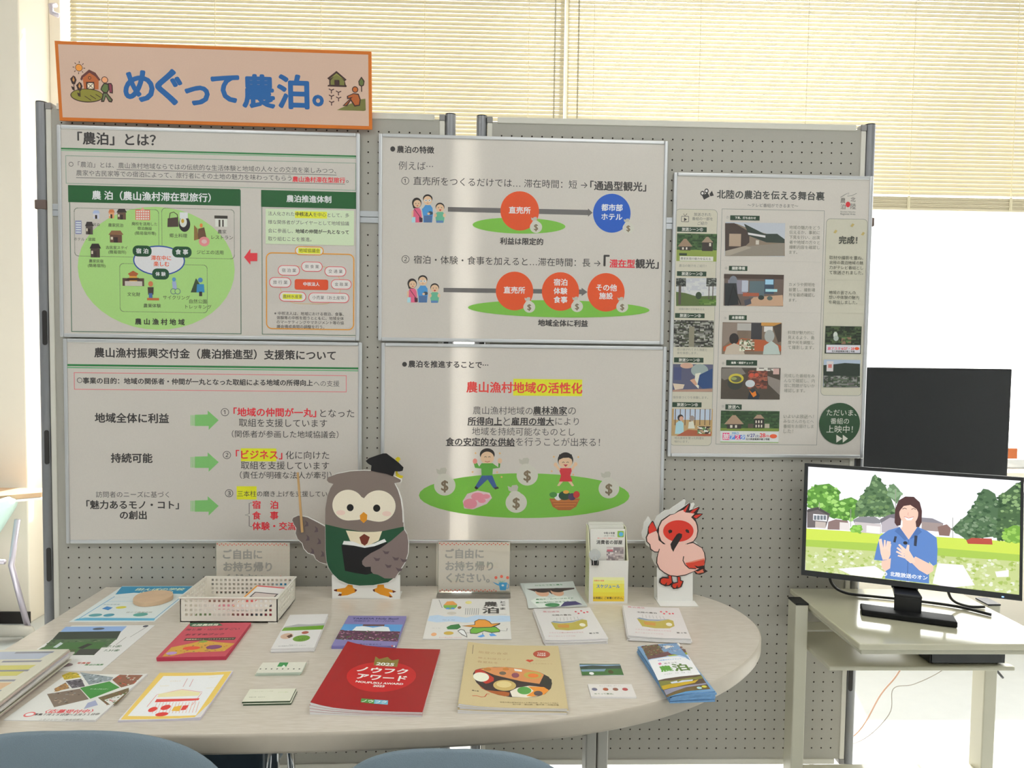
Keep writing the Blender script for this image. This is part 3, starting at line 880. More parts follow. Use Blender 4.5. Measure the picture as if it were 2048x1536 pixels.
ART['poster_vitality'] = [('E',69.0,63.0,7.0,7.1,(67,62,60)),
 ('T','農泊を推進することで⋯',80.5,316.2,62.2,(67,62,60),1),
 ('R',391.8,102.3,598.4,152.3,(246,244,47)),
 ('T','農山漁村地域の活性化',253.0,598.4,129.0,(246,74,67),1),
 ('T','農山漁村地域の',272.3,450.9,198.1,(103,98,96),0),
 ('T','農林漁家',452.6,553.9,196.6,(67,62,60),1),
 ('T','の',557.5,580.8,196.4,(103,98,96),0),
 ('R',452.8,209.6,555.0,211.4,(67,62,60)),
 ('T','所得向上',257.5,359.2,230.4,(67,62,60),1),
 ('T','と',363.7,384.2,230.7,(103,98,96),0),
 ('T','雇用の増大',387.8,514.9,229.8,(67,62,60),1),
 ('T','により',519.4,590.3,228.8,(103,98,96),0),
 ('R',256.8,241.2,360.3,243.0,(67,62,60)),
 ('R',387.1,239.8,516.0,241.6,(67,62,60)),
 ('T','地域を持続可能なものとし',270.3,578.3,260.7,(103,98,96),0),
 ('T','食の安定的な供給',193.1,398.5,292.5,(67,62,60),1),
 ('T','を行うことが出来る！',402.1,655.4,291.2,(103,98,96),0),
 ('R',192.3,303.3,399.5,305.1,(67,62,60)),
 ('E',431.2,453.7,317.4,67.9,(132,204,74)),
 ('P',[(196.3,375.9),(191.7,369.8),(178.1,371.5),(175.1,377.6),(164.4,373.1),(167.6,386.9),(179.8,392.9),(193.4,388.2)],(208,204,188)),
 ('E',190.7,423.5,31.9,30.7,(227,223,209)),
 ('E',187.4,400.5,18.2,12.2,(227,223,209)),
 ('T','$',180.8,200.5,423.4,(139,121,94),1),
 ('P',[(442.9,344.5),(438.3,338.4),(424.6,340.1),(421.6,346.2),(410.9,341.7),(414.1,355.5),(426.4,361.5),(440.1,356.8)],(208,204,188)),
 ('E',437.5,392.1,32.1,30.8,(227,223,209)),
 ('E',434.1,369.1,18.3,12.3,(227,223,209)),
 ('T','$',427.6,447.4,392.1,(139,121,94),1),
 ('P',[(690.2,384.5),(685.6,378.5),(672.2,380.1),(669.4,386.1),(658.9,381.7),(662.1,395.2),(674.1,401.0),(687.5,396.5)],(208,204,188)),
 ('E',685.2,430.9,31.4,29.9,(227,223,209)),
 ('E',681.7,408.5,17.9,11.9,(227,223,209)),
 ('T','$',675.5,694.9,430.9,(139,121,94),1),
 ('P',[(410.9,427.0),(406.2,420.9),(392.5,422.5),(389.5,428.7),(378.8,424.2),(382.0,438.0),(394.3,444.0),(408.0,439.3)],(208,204,188)),
 ('E',405.4,474.7,32.1,30.9,(227,223,209)),
 ('E',402.0,451.7,18.3,12.3,(227,223,209)),
 ('T','$',395.5,415.3,474.8,(139,121,94),1),
 ('E',316.6,330.0,22.3,18.9,(53,44,40)),
 ('E',316.7,339.9,20.1,18.9,(246,208,170)),
 ('P',[(292.9,366.3),(299.9,356.3),(333.0,356.0),(350.2,368.5),(358.0,352.2),(350.8,345.5),(356.3,352.2),(354.7,369.4),(334.1,372.7),(332.6,393.9),(300.3,394.2),(299.2,372.1),(280.4,370.0),(276.7,357.4),(285.6,353.7)],(103,181,67)),
 ('E',354.4,348.6,6.7,8.1,(246,208,170)),
 ('E',280.2,350.2,6.7,8.1,(246,157,145)),
 ('P',[(301.2,393.3),(332.6,393.0),(347.3,429.0),(336.6,431.8),(318.4,404.8),(290.9,431.3),(281.9,425.9)],(67,103,163)),
 ('P',[(282.8,425.0),(291.8,432.2),(284.7,435.8),(279.2,430.4)],(67,62,60)),
 ('P',[(337.5,430.0),(349.1,426.3),(352.7,431.7),(341.1,435.4)],(67,62,60)),
 ('L',[(307.8,338.2),(311.3,335.5),(314.9,338.2)],1.58,(67,62,60)),
 ('L',[(319.4,338.1),(322.9,335.4),(326.5,338.1)],1.54,(67,62,60)),
 ('L',[(309.7,349.9),(316.9,352.6),(324.9,349.8)],1.76,(199,85,74)),
 ('E',551.9,345.1,23.4,23.5,(49,40,38)),
 ('E',552.0,351.4,20.7,18.1,(246,208,170)),
 ('P',[(530.3,345.3),(532.7,328.1),(570.5,327.7),(574.4,344.0),(561.6,337.8),(544.6,338.8)],(49,40,38)),
 ('P',[(536.1,369.6),(569.4,369.3),(571.3,378.3),(567.0,391.1),(574.6,410.0),(534.0,410.3),(539.1,391.3),(534.4,378.7)],(226,56,65)),
 ('P',[(518.8,361.6),(526.0,357.9),(537.0,373.2),(533.5,378.7)],(246,208,170)),
 ('P',[(585.4,357.4),(579.9,353.9),(569.4,371.1),(574.0,377.4)],(246,208,170)),
 ('E',522.4,358.9,5.4,6.3,(246,208,170)),
 ('E',582.7,357.4,5.4,6.3,(246,208,170)),
 ('P',[(535.8,410.3),(545.7,410.2),(534.2,423.9),(527.9,423.1)],(246,208,170)),
 ('P',[(561.1,410.1),(571.0,410.0),(579.3,422.7),(573.0,424.5)],(246,208,170)),
 ('L',[(542.1,353.3),(545.7,350.5),(549.3,353.2)],1.54,(67,62,60)),
 ('L',[(554.7,353.2),(558.3,350.4),(561.9,353.1)],1.58,(67,62,60)),
 ('P',[(545.8,358.7),(559.3,358.6),(552.7,365.8)],(199,56,74)),
 ('P',[(281.7,321.8),(283.0,324.5),(285.7,325.8),(283.1,327.2),(281.8,329.9),(280.4,327.2),(277.7,325.9),(280.4,324.5)],(246,199,127)),
 ('P',[(354.1,322.1),(355.5,324.7),(358.2,326.1),(355.5,327.4),(354.2,330.2),(352.8,327.5),(350.1,326.1),(352.8,324.8)],(246,199,127)),
 ('P',[(273.3,378.6),(274.7,381.3),(277.4,382.6),(274.7,384.0),(273.4,386.7),(272.0,384.0),(269.4,382.7),(272.0,381.3)],(246,199,127)),
 ('P',[(346.7,378.9),(348.1,381.6),(350.8,382.9),(348.1,384.3),(346.8,387.0),(345.4,384.3),(342.7,383.0),(345.4,381.6)],(246,199,127)),
 ('P',[(516.6,331.4),(518.0,334.1),(520.7,335.4),(518.0,336.8),(516.7,339.5),(515.3,336.8),(512.6,335.5),(515.3,334.1)],(246,199,127)),
 ('P',[(590.3,331.6),(591.7,334.3),(594.5,335.7),(591.8,337.0),(590.5,339.8),(589.1,337.1),(586.4,335.7),(589.0,334.3)],(246,199,127)),
 ('P',[(511.0,374.8),(512.3,377.5),(515.1,378.8),(512.4,380.2),(511.1,382.9),(509.7,380.2),(507.0,378.9),(509.6,377.5)],(246,199,127)),
 ('P',[(576.0,385.1),(577.4,387.8),(580.1,389.1),(577.4,390.5),(576.1,393.2),(574.7,390.5),(572.0,389.2),(574.6,387.8)],(246,199,127)),
 ('P',[(360.3,393.2),(361.7,395.9),(364.4,397.2),(361.8,398.6),(360.4,401.3),(359.1,398.6),(356.4,397.3),(359.0,395.9)],(246,199,127)),
 ('P',[(244.7,470.5),(258.0,448.7),(289.2,438.5),(325.1,445.5),(332.5,460.8),(316.5,479.0),(276.4,495.6),(249.4,493.1)],(246,213,217)),
 ('E',267.2,478.5,20.6,15.4,(246,157,172)),
 ('E',289.4,456.6,19.7,11.8,(246,157,172)),
 ('E',314.0,456.4,12.6,7.2,(246,157,172)),
 ('E',302.1,469.2,11.7,7.2,(246,157,172)),
 ('P',[(505.1,462.2),(598.0,461.5),(586.7,486.2),(568.8,497.2),(532.7,497.4),(515.4,486.7)],(190,109,51)),
 ('E',532.1,456.6,11.7,10.9,(246,246,246)),
 ('E',550.9,452.8,18.1,13.6,(51,85,60)),
 ('E',573.6,456.3,11.8,10.9,(85,67,103)),
 ('E',587.0,449.8,9.9,10.9,(217,67,60)),
 ('E',516.6,450.3,11.8,8.2,(85,157,74)),
 ('E',555.3,441.9,9.0,5.4,(246,181,74)),
 ('L',[(511.5,469.4),(591.8,468.9)],2.25,(226,145,69)),
 ('L',[(517.1,477.6),(585.7,477.1)],2.25,(226,145,69)),
 ('L',[(522.6,485.7),(579.5,485.3)],2.25,(226,145,69))]
ART['poster_backstage'] = [('T','北陸の農泊を伝える舞台裏',131.2,455.2,62.0,(84,84,80),1),
 ('T','〜テレビ番組ができるまで〜',223.8,376.8,92.4,(102,100,95),0),
 ('E',87.3,59.9,6.5,7.0,(66,62,60)),
 ('E',99.3,52.7,6.4,7.0,(66,62,60)),
 ('E',87.3,59.9,3.5,3.8,(243,238,234)),
 ('E',99.3,52.7,3.6,3.8,(243,238,234)),
 ('P',[(86.2,66.9),(102.7,58.3),(109.4,69.0),(92.3,78.8)],(66,62,60)),
 ('P',[(108.6,61.4),(115.4,51.8),(121.6,66.2),(110.7,68.3)],(66,62,60)),
 ('T','北',534.9,549.9,69.8,(96,93,86),0),
 ('T','陸',535.7,552.0,90.4,(96,93,86),0),
 ('T','農',504.4,519.4,73.4,(96,93,86),0),
 ('T','泊',505.7,520.1,91.9,(96,93,86),0),
 ('E',527.6,84.6,7.1,8.2,(225,57,64)),
 ('L',[(504.1,64.1),(520.0,54.2),(529.7,50.2),(525.1,60.5),(539.7,57.7),(553.2,51.1)],1.28,(120,120,115)),
 ('T','Nouhaku Hokuriku',505.6,550.6,106.3,(96,93,86),0),
 ('T','Regional Area',505.8,550.8,112.6,(96,93,86),0),
 ('RR',7.2,107.1,134.1,815.8,13.6,(125,131,122)),
 ('RR',8.1,108.0,133.2,815.0,13.0,(225,218,198)),
 ('RO',146.9,104.3,457.3,810.7,0.0,0.98,(120,127,120),0.0),
 ('R',147.8,257.4,451.9,258.0,(207,200,191)),
 ('R',151.9,409.8,457.1,410.4,(207,200,191)),
 ('RR',463.4,127.5,589.4,659.0,12.5,(125,131,122)),
 ('RR',464.4,128.5,588.5,658.0,11.8,(222,216,196)),
 ('RO',25.4,127.9,48.6,145.7,2.6,1.29,(66,62,60),0.0),
 ('P',[(33.7,132.4),(42.8,138.0),(33.9,143.8)],(66,62,60)),
 ('L',[(32.1,121.0),(36.1,127.9),(42.4,120.9)],1.6,(66,62,60)),
 ('T','放送された',63.1,115.3,122.6,(102,98,95),0),
 ('T','番組の一部を',58.3,120.2,135.2,(102,98,95),0),
 ('T','ご紹介',74.7,105.0,148.6,(102,98,95),0),
 ('R',13.9,159.9,102.9,174.5,(51,75,55)),
 ('T','放送シーン①',28.1,91.3,167.1,(246,243,234),1),
 ('N',13.9,179.3,134.7,261.4,26,18,[(69,98,55),(82,113,66),(51,77,44)],1),
 ('R',13.8,227.7,134.7,261.4,(156,173,82)),
 ('P',[(16.4,218.4),(34.8,195.2),(42.0,195.1),(61.6,217.7)],(173,144,118)),
 ('R',22.9,218.1,55.4,229.5,(69,60,55)),
 ('R',30.1,220.5,35.5,227.3,(243,234,216)),
 ('R',41.4,220.3,45.9,227.1,(243,234,216)),
 ('P',[(88.1,205.1),(102.6,188.3),(108.3,188.2),(123.7,204.5)],(180,156,131)),
 ('R',93.2,204.8,118.8,213.1,(69,60,55)),
 ('R',98.9,206.6,103.1,211.5,(243,234,216)),
 ('R',107.8,206.4,111.3,211.4,(243,234,216)),
 ('R',90.0,204.8,122.4,230.3,(69,60,55)),
 ('R',111.2,206.6,117.0,216.1,(243,234,216)),
 ('R',23.7,246.8,124.6,260.2,(243,238,227)),
 ('T','農家民宿の魅力を伝える',26.3,116.8,253.8,(66,62,60),0),
 ('R',21.5,237.9,44.7,244.9,(60,73,53)),
 ('T','農泊の魅力をご紹介！',22.3,104.4,275.0,(158,156,144),0),
 ('R',16.4,291.6,105.1,305.7,(51,75,55)),
 ('T','放送シーン②',30.6,93.5,298.6,(246,243,234),1),
 ('N',15.1,311.2,136.3,394.4,26,18,[(220,220,220),(211,211,216),(227,227,225)],2),
 ('P',[(15.1,353.1),(41.7,355.9),(77.6,365.6),(136.6,362.8),(136.8,393.6),(16.1,395.3)],(102,120,66)),
 ('N',14.4,311.9,44.2,336.9,10,8,[(66,69,62),(51,53,48),(122,124,115)],3),
 ('N',105.7,310.5,136.2,335.4,10,8,[(84,86,80),(69,71,64),(158,160,151)],4),
 ('R',22.5,333.7,30.2,391.3,(102,91,82)),
 ('R',113.0,332.4,115.6,374.0,(102,91,82)),
 ('R',124.7,332.2,127.3,373.8,(102,91,82)),
 ('E',83.4,363.2,9.1,10.9,(60,77,51)),
 ('N',84.5,374.1,137.1,390.1,10,4,[(104,138,60),(84,120,51),(131,162,84)],5),
 ('T','田園の静けさを味わえる',25.4,101.3,404.2,(158,156,144),0),
 ('R',13.6,416.5,103.1,430.7,(51,75,55)),
 ('T','放送シーン③',27.9,91.5,423.6,(246,243,234),1),
 ('N',7.4,437.3,131.5,517.7,30,20,[(69,66,60),(120,118,109),(189,187,176),(84,89,69),(51,48,44),(156,153,144)],6),
 ('R',56.9,456.0,73.2,517.1,(156,149,127)),
 ('T','受け継がれてきた海産と',22.2,113.2,525.5,(158,156,144),0),
 ('T','食を体感します。',22.4,84.2,536.0,(158,156,144),0),
 ('R',13.8,549.5,103.0,564.4,(51,75,55)),
 ('T','放送シーン④',28.1,91.4,556.9,(246,243,234),1),
 ('R',11.2,569.4,132.4,652.2,(102,102,129)),
 ('E',52.6,573.8,19.5,8.4,(225,180,156)),
 ('E',92.0,587.9,26.0,19.4,(171,185,180)),
 ('P',[(79.3,597.7),(95.5,594.3),(90.2,643.0),(76.8,630.2)],(243,238,220)),
 ('P',[(92.4,600.8),(131.6,580.9),(132.5,639.2),(103.2,642.8),(86.6,630.0)],(51,82,135)),
 ('P',[(11.6,627.7),(47.5,630.5),(42.9,643.5),(18.5,647.0)],(238,216,191)),
 ('P',[(12.0,647.1),(132.6,642.5),(132.2,651.6),(12.2,652.9)],(198,156,135)),
 ('P',[(63.4,617.4),(76.4,612.3),(86.6,630.0),(80.2,634.0)],(225,173,144)),
 ('R',14.1,579.0,36.9,617.8,(84,91,133)),
 ('T','保存食づくりを体験します。',13.2,119.6,669.8,(158,156,144),0),
 ('R',11.8,684.2,100.6,699.2,(51,75,55)),
 ('T','放送シーン⑤',26.0,89.0,691.7,(246,243,234),1),
 ('R',11.1,704.2,135.3,786.3,(207,173,120)),
 ('R',17.1,704.9,131.4,737.4,(207,220,238)),
 ('R',20.5,704.8,22.8,754.2,(102,77,60)),
 ('R',35.5,704.6,37.8,754.0,(102,77,60)),
 ('R',50.5,704.4,52.8,753.9,(102,77,60)),
 ('R',65.6,704.3,67.9,753.7,(102,77,60)),
 ('R',80.6,704.1,82.9,753.6,(102,77,60)),
 ('R',95.6,704.0,97.9,753.4,(102,77,60)),
 ('R',110.7,703.8,113.0,753.3,(102,77,60)),
 ('R',125.7,703.6,128.0,753.1,(102,77,60)),
 ('P',[(21.7,780.3),(24.2,747.7),(37.0,737.8),(47.1,747.4),(48.5,780.0)],(189,229,238)),
 ('E',37.5,731.3,9.2,9.8,(66,53,48)),
 ('E',40.2,733.8,6.5,7.1,(225,173,149)),
 ('P',[(61.2,763.6),(63.3,744.0),(76.3,740.6),(82.1,763.4)],(238,238,220)),
 ('E',72.2,732.5,7.8,8.4,(173,156,149)),
 ('P',[(25.2,786.8),(60.6,766.8),(132.8,772.6),(131.8,786.4)],(189,102,69)),
 ('N',90.1,756.6,129.4,779.4,12,8,[(66,60,55),(246,246,234),(120,156,102),(207,173,138)],7),
 ('T','地元食材を使った料理を',20.7,110.4,792.9,(158,156,144),0),
 ('T','味わいます。',21.0,64.8,803.6,(158,156,144),0),
 ('T','①',160.8,167.9,129.4,(138,135,127),0),
 ('R',172.5,123.4,261.2,137.4,(51,75,55)),
 ('T','下見、打ち合わせ',186.6,249.6,130.4,(246,243,234),1),
 ('R',158.7,143.8,339.0,242.6,(207,211,220)),
 ('P',[(157.4,146.7),(191.7,147.7),(237.5,164.4),(283.3,176.3),(339.0,191.3),(340.6,241.1),(160.0,244.1)],(156,138,120)),
 ('P',[(157.4,146.7),(185.2,146.2),(231.2,170.8),(232.2,202.7),(219.5,214.4),(159.6,229.4)],(84,69,62)),
 ('R',171.0,177.9,206.7,214.9,(198,173,149)),
 ('P',[(214.4,147.3),(237.3,158.0),(276.8,176.4),(315.8,175.7),(338.4,191.3),(338.7,202.8),(284.1,201.8),(231.6,183.6)],(65,75,66)),
 ('P',[(226.8,173.5),(280.2,181.4),(280.4,187.8),(228.3,179.8)],(243,238,238)),
 ('P',[(168.2,235.6),(219.5,214.4),(338.1,202.8),(338.6,241.1),(162.0,244.0)],(160,149,135)),
 ('P',[(159.6,229.4),(219.5,213.1),(239.1,218.5),(174.9,241.9),(160.0,244.1)],(185,173,156)),
 ('R',251.6,195.9,261.4,208.6,(225,216,202)),
 ('T','地域の魅力をどう',351.6,444.0,155.8,(158,156,144),0),
 ('T','伝えるか、事前に',352.1,444.5,170.4,(158,156,144),0),
 ('T','下見を行い、出演',352.5,445.0,185.1,(158,156,144),0),
 ('T','者や地域の方々と',353.0,445.5,199.8,(158,156,144),0),
 ('T','撮影内容を確認し',353.4,446.0,214.5,(158,156,144),0),
 ('T','ます。',353.9,378.0,229.8,(158,156,144),0),
 ('T','②',160.3,167.5,279.8,(138,135,127),0),
 ('R',172.7,273.4,228.5,287.5,(51,75,55)),
 ('T','撮影準備',181.6,221.3,280.4,(246,243,234),1),
 ('R',159.6,297.6,339.9,391.9,(120,102,93)),
 ('R',158.5,297.6,338.6,311.0,(86,69,60)),
 ('R',171.0,315.0,229.5,356.7,(156,149,162)),
 ('R',213.2,316.3,232.7,349.9,(202,207,220)),
 ('E',186.7,316.8,11.7,14.1,(138,142,151)),
 ('P',[(160.9,325.2),(196.7,324.7),(205.0,388.7),(162.8,392.5)],(51,53,55)),
 ('L',[(187.1,331.2),(172.5,392.4)],3.2,(40,40,40)),
 ('L',[(187.1,331.2),(211.5,388.6)],3.2,(40,40,40)),
 ('R',236.2,317.3,281.7,365.4,(102,120,127)),
 ('R',281.5,310.3,310.8,355.2,(69,84,104)),
 ('R',283.7,312.2,308.5,327.0,(173,220,246)),
 ('R',285.1,340.7,321.0,348.7,(189,238,246)),
 ('P',[(224.6,392.3),(249.9,365.5),(337.7,357.8),(340.7,390.5)],(216,176,144)),
 ('R',217.1,352.8,265.9,363.1,(189,102,73)),
 ('E',272.7,366.5,9.1,7.1,(60,69,64)),
 ('E',298.9,368.0,8.5,6.4,(95,109,102)),
 ('P',[(220.9,375.6),(240.2,368.9),(243.9,384.9),(224.6,392.3)],(84,84,95)),
 ('T','カメラや照明を',355.7,435.3,326.0,(158,156,144),0),
 ('T','設置し、撮影場',356.1,435.8,341.5,(158,156,144),0),
 ('T','所を最終確認し',356.6,436.4,356.9,(158,156,144),0),
 ('T','ます。',357.1,380.0,372.8,(158,156,144),0),
 ('T','③',161.8,169.0,429.2,(138,135,127),0),
 ('R',176.8,420.2,230.8,435.0,(51,75,55)),
 ('T','本番撮影',185.4,223.8,427.6,(246,243,234),1),
 ('R',157.9,441.8,338.2,537.4,(138,118,100)),
 ('P',[(158.0,445.0),(202.2,443.1),(203.4,483.0),(177.7,499.5),(159.9,515.9)],(158,140,127)),
 ('R',202.6,444.1,245.0,466.0,(202,196,189)),
 ('R',245.3,442.3,278.0,491.9,(69,66,69)),
 ('R',275.4,441.0,336.2,450.7,(225,164,86)),
 ('R',284.3,452.7,310.5,468.9,(243,238,234)),
 ('P',[(161.9,515.9),(216.6,489.3),(295.2,494.7),(338.2,510.3),(338.7,526.5),(162.2,528.8)],(198,102,60)),
 ('E',193.8,491.2,14.3,16.8,(53,44,42)),
 ('P',[(165.7,538.4),(171.7,515.7),(194.2,504.1),(217.2,511.9),(227.8,537.6)],(216,200,180)),
 ('E',301.3,481.7,15.0,18.7,(189,191,185)),
 ('P',[(283.3,536.9),(285.8,511.0),(308.3,496.2),(328.4,510.4),(335.7,536.2)],(207,220,211)),
 ('N',210.7,492.3,256.4,527.9,14,9,[(220,211,189),(102,120,84),(246,246,225),(156,102,73)],8),
 ('P',[(310.2,452.5),(336.1,442.5),(337.8,497.4),(328.1,500.7)],(84,73,64)),
 ('T','料理が魅力的に',357.3,437.2,470.0,(158,156,144),0),
 ('T','見えるよう、角',357.7,437.7,485.0,(158,156,144),0),
 ('T','度や光を調整し',358.2,438.2,499.8,(158,156,144),0),
 ('T','て撮影します。',358.7,438.7,514.7,(158,156,144),0),
 ('T','④',159.3,166.5,565.0,(138,135,127),0),
 ('R',172.3,555.2,266.4,571.4,(51,75,55)),
 ('T','編集・確認チェック',187.4,254.2,563.3,(246,243,234),1),
 ('R',158.3,577.5,338.4,673.0,(86,75,64)),
 ('P',[(157.1,580.6),(219.1,578.5),(232.7,595.9),(167.9,616.1),(157.9,609.7)],(140,131,122)),
 ('P',[(298.4,601.6),(337.5,614.1),(338.2,659.6),(302.4,627.5)],(156,144,135)),
 ('E',200.8,625.5,22.9,19.4,(66,66,60)),
 ('E',203.7,610.8,22.9,14.9,(220,202,73)),
 ('E',203.7,612.4,16.3,9.8,(102,102,77)),
 ('E',197.1,610.9,8.5,4.5,(171,180,109)),
 ('N',239.8,585.7,298.7,640.9,16,14,[(120,66,55),(158,84,66),(84,60,55),(180,102,77)],9),
 ('E',249.9,600.5,7.2,6.5,(225,95,69)),
 ('E',265.5,599.4,6.6,5.9,(225,95,69)),
 ('E',246.7,625.6,14.5,11.1,(220,225,229)),
 ('P',[(241.3,667.2),(247.2,644.4),(260.2,641.0),(277.2,660.3),(274.3,672.7),(241.5,673.1)],(46,51,60)),
 ('P',[(243.9,644.4),(254.0,654.1),(263.7,647.5),(267.3,660.4),(257.7,667.0),(250.9,657.4)],(246,138,42)),
 ('N',265.0,577.6,317.5,586.7,14,3,[(243,238,227),(138,131,122)],10),
 ('R',315.7,579.2,334.0,596.7,(225,185,176)),
 ('T','完成した番組をみ',349.5,443.5,600.3,(158,156,144),0),
 ('T','んなで確認し、内',350.0,444.0,615.3,(158,156,144),0),
 ('T','容に問題がないか',350.5,444.5,630.2,(158,156,144),0),
 ('T','確認します。',350.9,414.7,645.4,(158,156,144),0),
 ('T','⑤',162.1,169.3,694.8,(138,135,127),0),
 ('R',173.3,689.2,223.1,704.8,(51,75,55)),
 ('T','放送へ',181.3,216.7,697.0,(246,243,234),1),
 ('N',160.1,708.2,339.3,768.2,34,14,[(60,91,51),(51,77,44),(71,104,60),(46,73,40)],11),
 ('R',160.1,761.0,338.2,769.5,(138,158,69)),
 ('P',[(170.8,749.4),(195.4,721.8),(205.1,721.7),(231.2,748.8)],(189,158,131)),
 ('R',179.5,749.1,222.9,762.8,(69,60,55)),
 ('R',189.1,751.9,196.4,760.2,(243,234,216)),
 ('R',204.2,751.8,210.2,760.0,(243,234,216)),
 ('P',[(259.6,732.2),(270.7,719.7),(282.2,719.6),(294.1,731.8)],(189,158,131)),
 ('R',263.3,731.4,292.9,760.7,(60,51,46)),
 ('R',243.8,747.3,260.2,760.3,(102,86,73)),
 ('R',295.1,746.8,309.5,759.8,(207,193,171)),
 ('R',266.4,737.0,270.4,745.2,(243,234,216)),
 ('R',266.8,750.1,270.7,758.2,(243,234,216)),
 ('R',274.6,736.9,278.6,745.1,(243,234,216)),
 ('R',275.0,750.0,279.0,758.1,(243,234,216)),
 ('R',282.8,736.8,286.8,745.0,(243,234,216)),
 ('R',283.2,749.9,287.2,758.1,(243,234,216)),
 ('R',160.1,770.2,338.2,802.9,(238,238,236)),
 ('R',160.5,802.2,338.7,804.2,(156,198,100)),
 ('R',167.2,775.5,187.6,797.0,(246,82,144)),
 ('T','旅',168.6,186.3,786.6,(246,246,246),1),
 ('R',189.0,781.8,205.4,795.5,(102,156,234)),
 ('R',205.4,781.6,221.1,795.4,(246,82,144)),
 ('R',221.1,781.5,235.6,795.2,(102,156,234)),
 ('T','アスタ',190.3,234.3,788.8,(246,246,246),1),
 ('T','MRO',195.9,216.2,776.8,(84,162,225),1),
 ('T','6/',242.0,249.9,782.7,(84,82,127),1),
 ('T','27',251.9,265.7,782.5,(84,82,162),1),
 ('T','(土)',267.0,279.5,784.3,(84,82,127),1),
 ('T','28',280.8,297.2,781.6,(243,66,69),1),
 ('T','(日)',298.6,309.8,784.0,(243,66,69),1),
 ('E',322.3,784.5,11.2,6.5,(246,102,55)),
 ('T','石川県産業展示館２号館',238.4,310.7,794.2,(66,62,60),1),
 ('T','いよいよ放送へ！',351.4,444.3,723.6,(158,156,144),0),
 ('T','みなさんのもとへ',351.9,444.8,738.6,(158,156,144),0),
 ('T','番組をお届けしま',352.3,445.3,753.7,(158,156,144),0),
 ('T','した！',352.8,382.5,769.0,(158,156,144),0),
 ('T','完成！',503.3,558.9,191.1,(86,86,77),1),
 ('P',[(536.5,149.5),(542.7,140.5),(548.7,143.5),(543.7,151.3)],(207,185,118)),
 ('P',[(485.6,169.6),(491.8,160.5),(497.8,163.6),(492.8,171.4)],(207,185,118)),
 ('P',[(569.4,174.5),(575.6,165.4),(581.6,168.5),(576.7,176.3)],(207,185,118)),
 ('T','取材や撮影を重ね、',475.7,579.1,243.8,(102,102,91),0),
 ('T','北陸の農泊地域の魅',476.3,579.6,258.5,(102,102,91),0),
 ('T','力がテレビ番組とし',476.8,580.2,273.2,(102,102,91),0),
 ('T','て放送されました。',477.3,580.7,288.0,(102,102,91),0),
 ('T','地域の皆さんの',478.0,559.3,348.0,(102,102,91),0),
 ('T','想いや体験の魅力',478.5,571.0,362.4,(102,102,91),0),
 ('T','を発信しました。',479.0,565.6,377.0,(102,102,91),0),
 ('R',470.2,309.9,581.5,310.5,(202,196,176)),
 ('R',473.6,409.1,585.2,409.7,(202,196,176)),
 ('R',471.4,448.9,581.9,531.8,(51,60,46)),
 ('N',472.9,450.2,580.1,503.3,22,12,[(46,55,36),(62,77,51),(40,48,33),(84,102,64)],12),
 ('E',502.4,475.7,6.6,9.8,(225,229,220)),
 ('E',504.7,485.4,7.9,8.4,(189,198,189)),
 ('N',521.4,478.5,551.0,502.5,9,7,[(102,138,77),(156,120,95),(69,86,55)],13),
 ('R',475.6,505.2,579.6,529.2,(234,229,236)),
 ('T','旅アスタ',480.2,519.0,516.6,(246,82,118),1),
 ('T','6/27・28',522.3,561.1,516.0,(243,66,69),1),
 ('E',569.7,515.7,7.2,4.5,(246,102,55)),
 ('T','石川県産業展示館２号館',492.9,562.7,524.7,(66,62,60),1),
 ('R',469.6,550.1,581.6,633.3,(189,202,220)),
 ('P',[(468.7,567.0),(507.4,563.3),(533.7,559.7),(580.6,561.7),(583.1,632.7),(471.0,634.0)],(48,59,48)),
 ('N',471.0,598.8,581.8,632.7,26,10,[(69,80,64),(95,109,86),(120,113,113),(60,73,55),(156,156,149)],14),
 ('R',478.7,555.1,499.1,585.6,(234,225,225)),
 ('R',483.3,564.1,494.5,575.2,(225,138,131)),
 ('E',524.3,744.2,62.9,63.5,(48,84,51)),
 ('T','ただいま、',483.5,575.4,711.0,(233,234,220),0),
 ('T','番組の',496.3,553.1,736.6,(233,234,220),0),
 ('T','上映中！！',484.6,590.4,761.4,(233,234,220),0),
 ('P',[(515.6,778.0),(534.5,789.7),(516.4,802.3)],(238,234,220)),
 ('P',[(535.4,777.8),(551.7,789.5),(536.3,802.1)],(238,234,220))]
ART['red'] = [('E',109.0,146.2,72.8,70.2,(205,25,32)),
 ('P',[(75.8,50.7),(86.6,62.9),(91.4,60.4),(103.2,49.4),(113.0,63.2),(117.2,66.0),(130.7,58.5),(133.3,98.1),(81.5,96.2)],(142,125,56)),
 ('T','2025',86.1,124.5,87.3,(246,246,240),2),
 ('T','ノウフク',52.7,159.8,120.0,(246,246,240),2),
 ('T','アワード',58.9,162.5,153.0,(246,246,240),2),
 ('T','NOUFUKU AWARD',61.6,160.1,177.5,(246,246,240),2),
 ('T','2025',100.5,123.9,190.2,(246,246,240),2),
 ('P',[(88.8,246.4),(115.4,247.6),(117.3,264.7),(90.6,261.8)],(82,151,66)),
 ('P',[(115.4,247.6),(142.6,249.4),(145.0,266.4),(117.3,264.7)],(116,184,210)),
 ('T','ノウ',92.0,114.1,255.9,(246,246,240),1),
 ('T','フク',119.0,140.5,257.1,(246,246,240),1)]
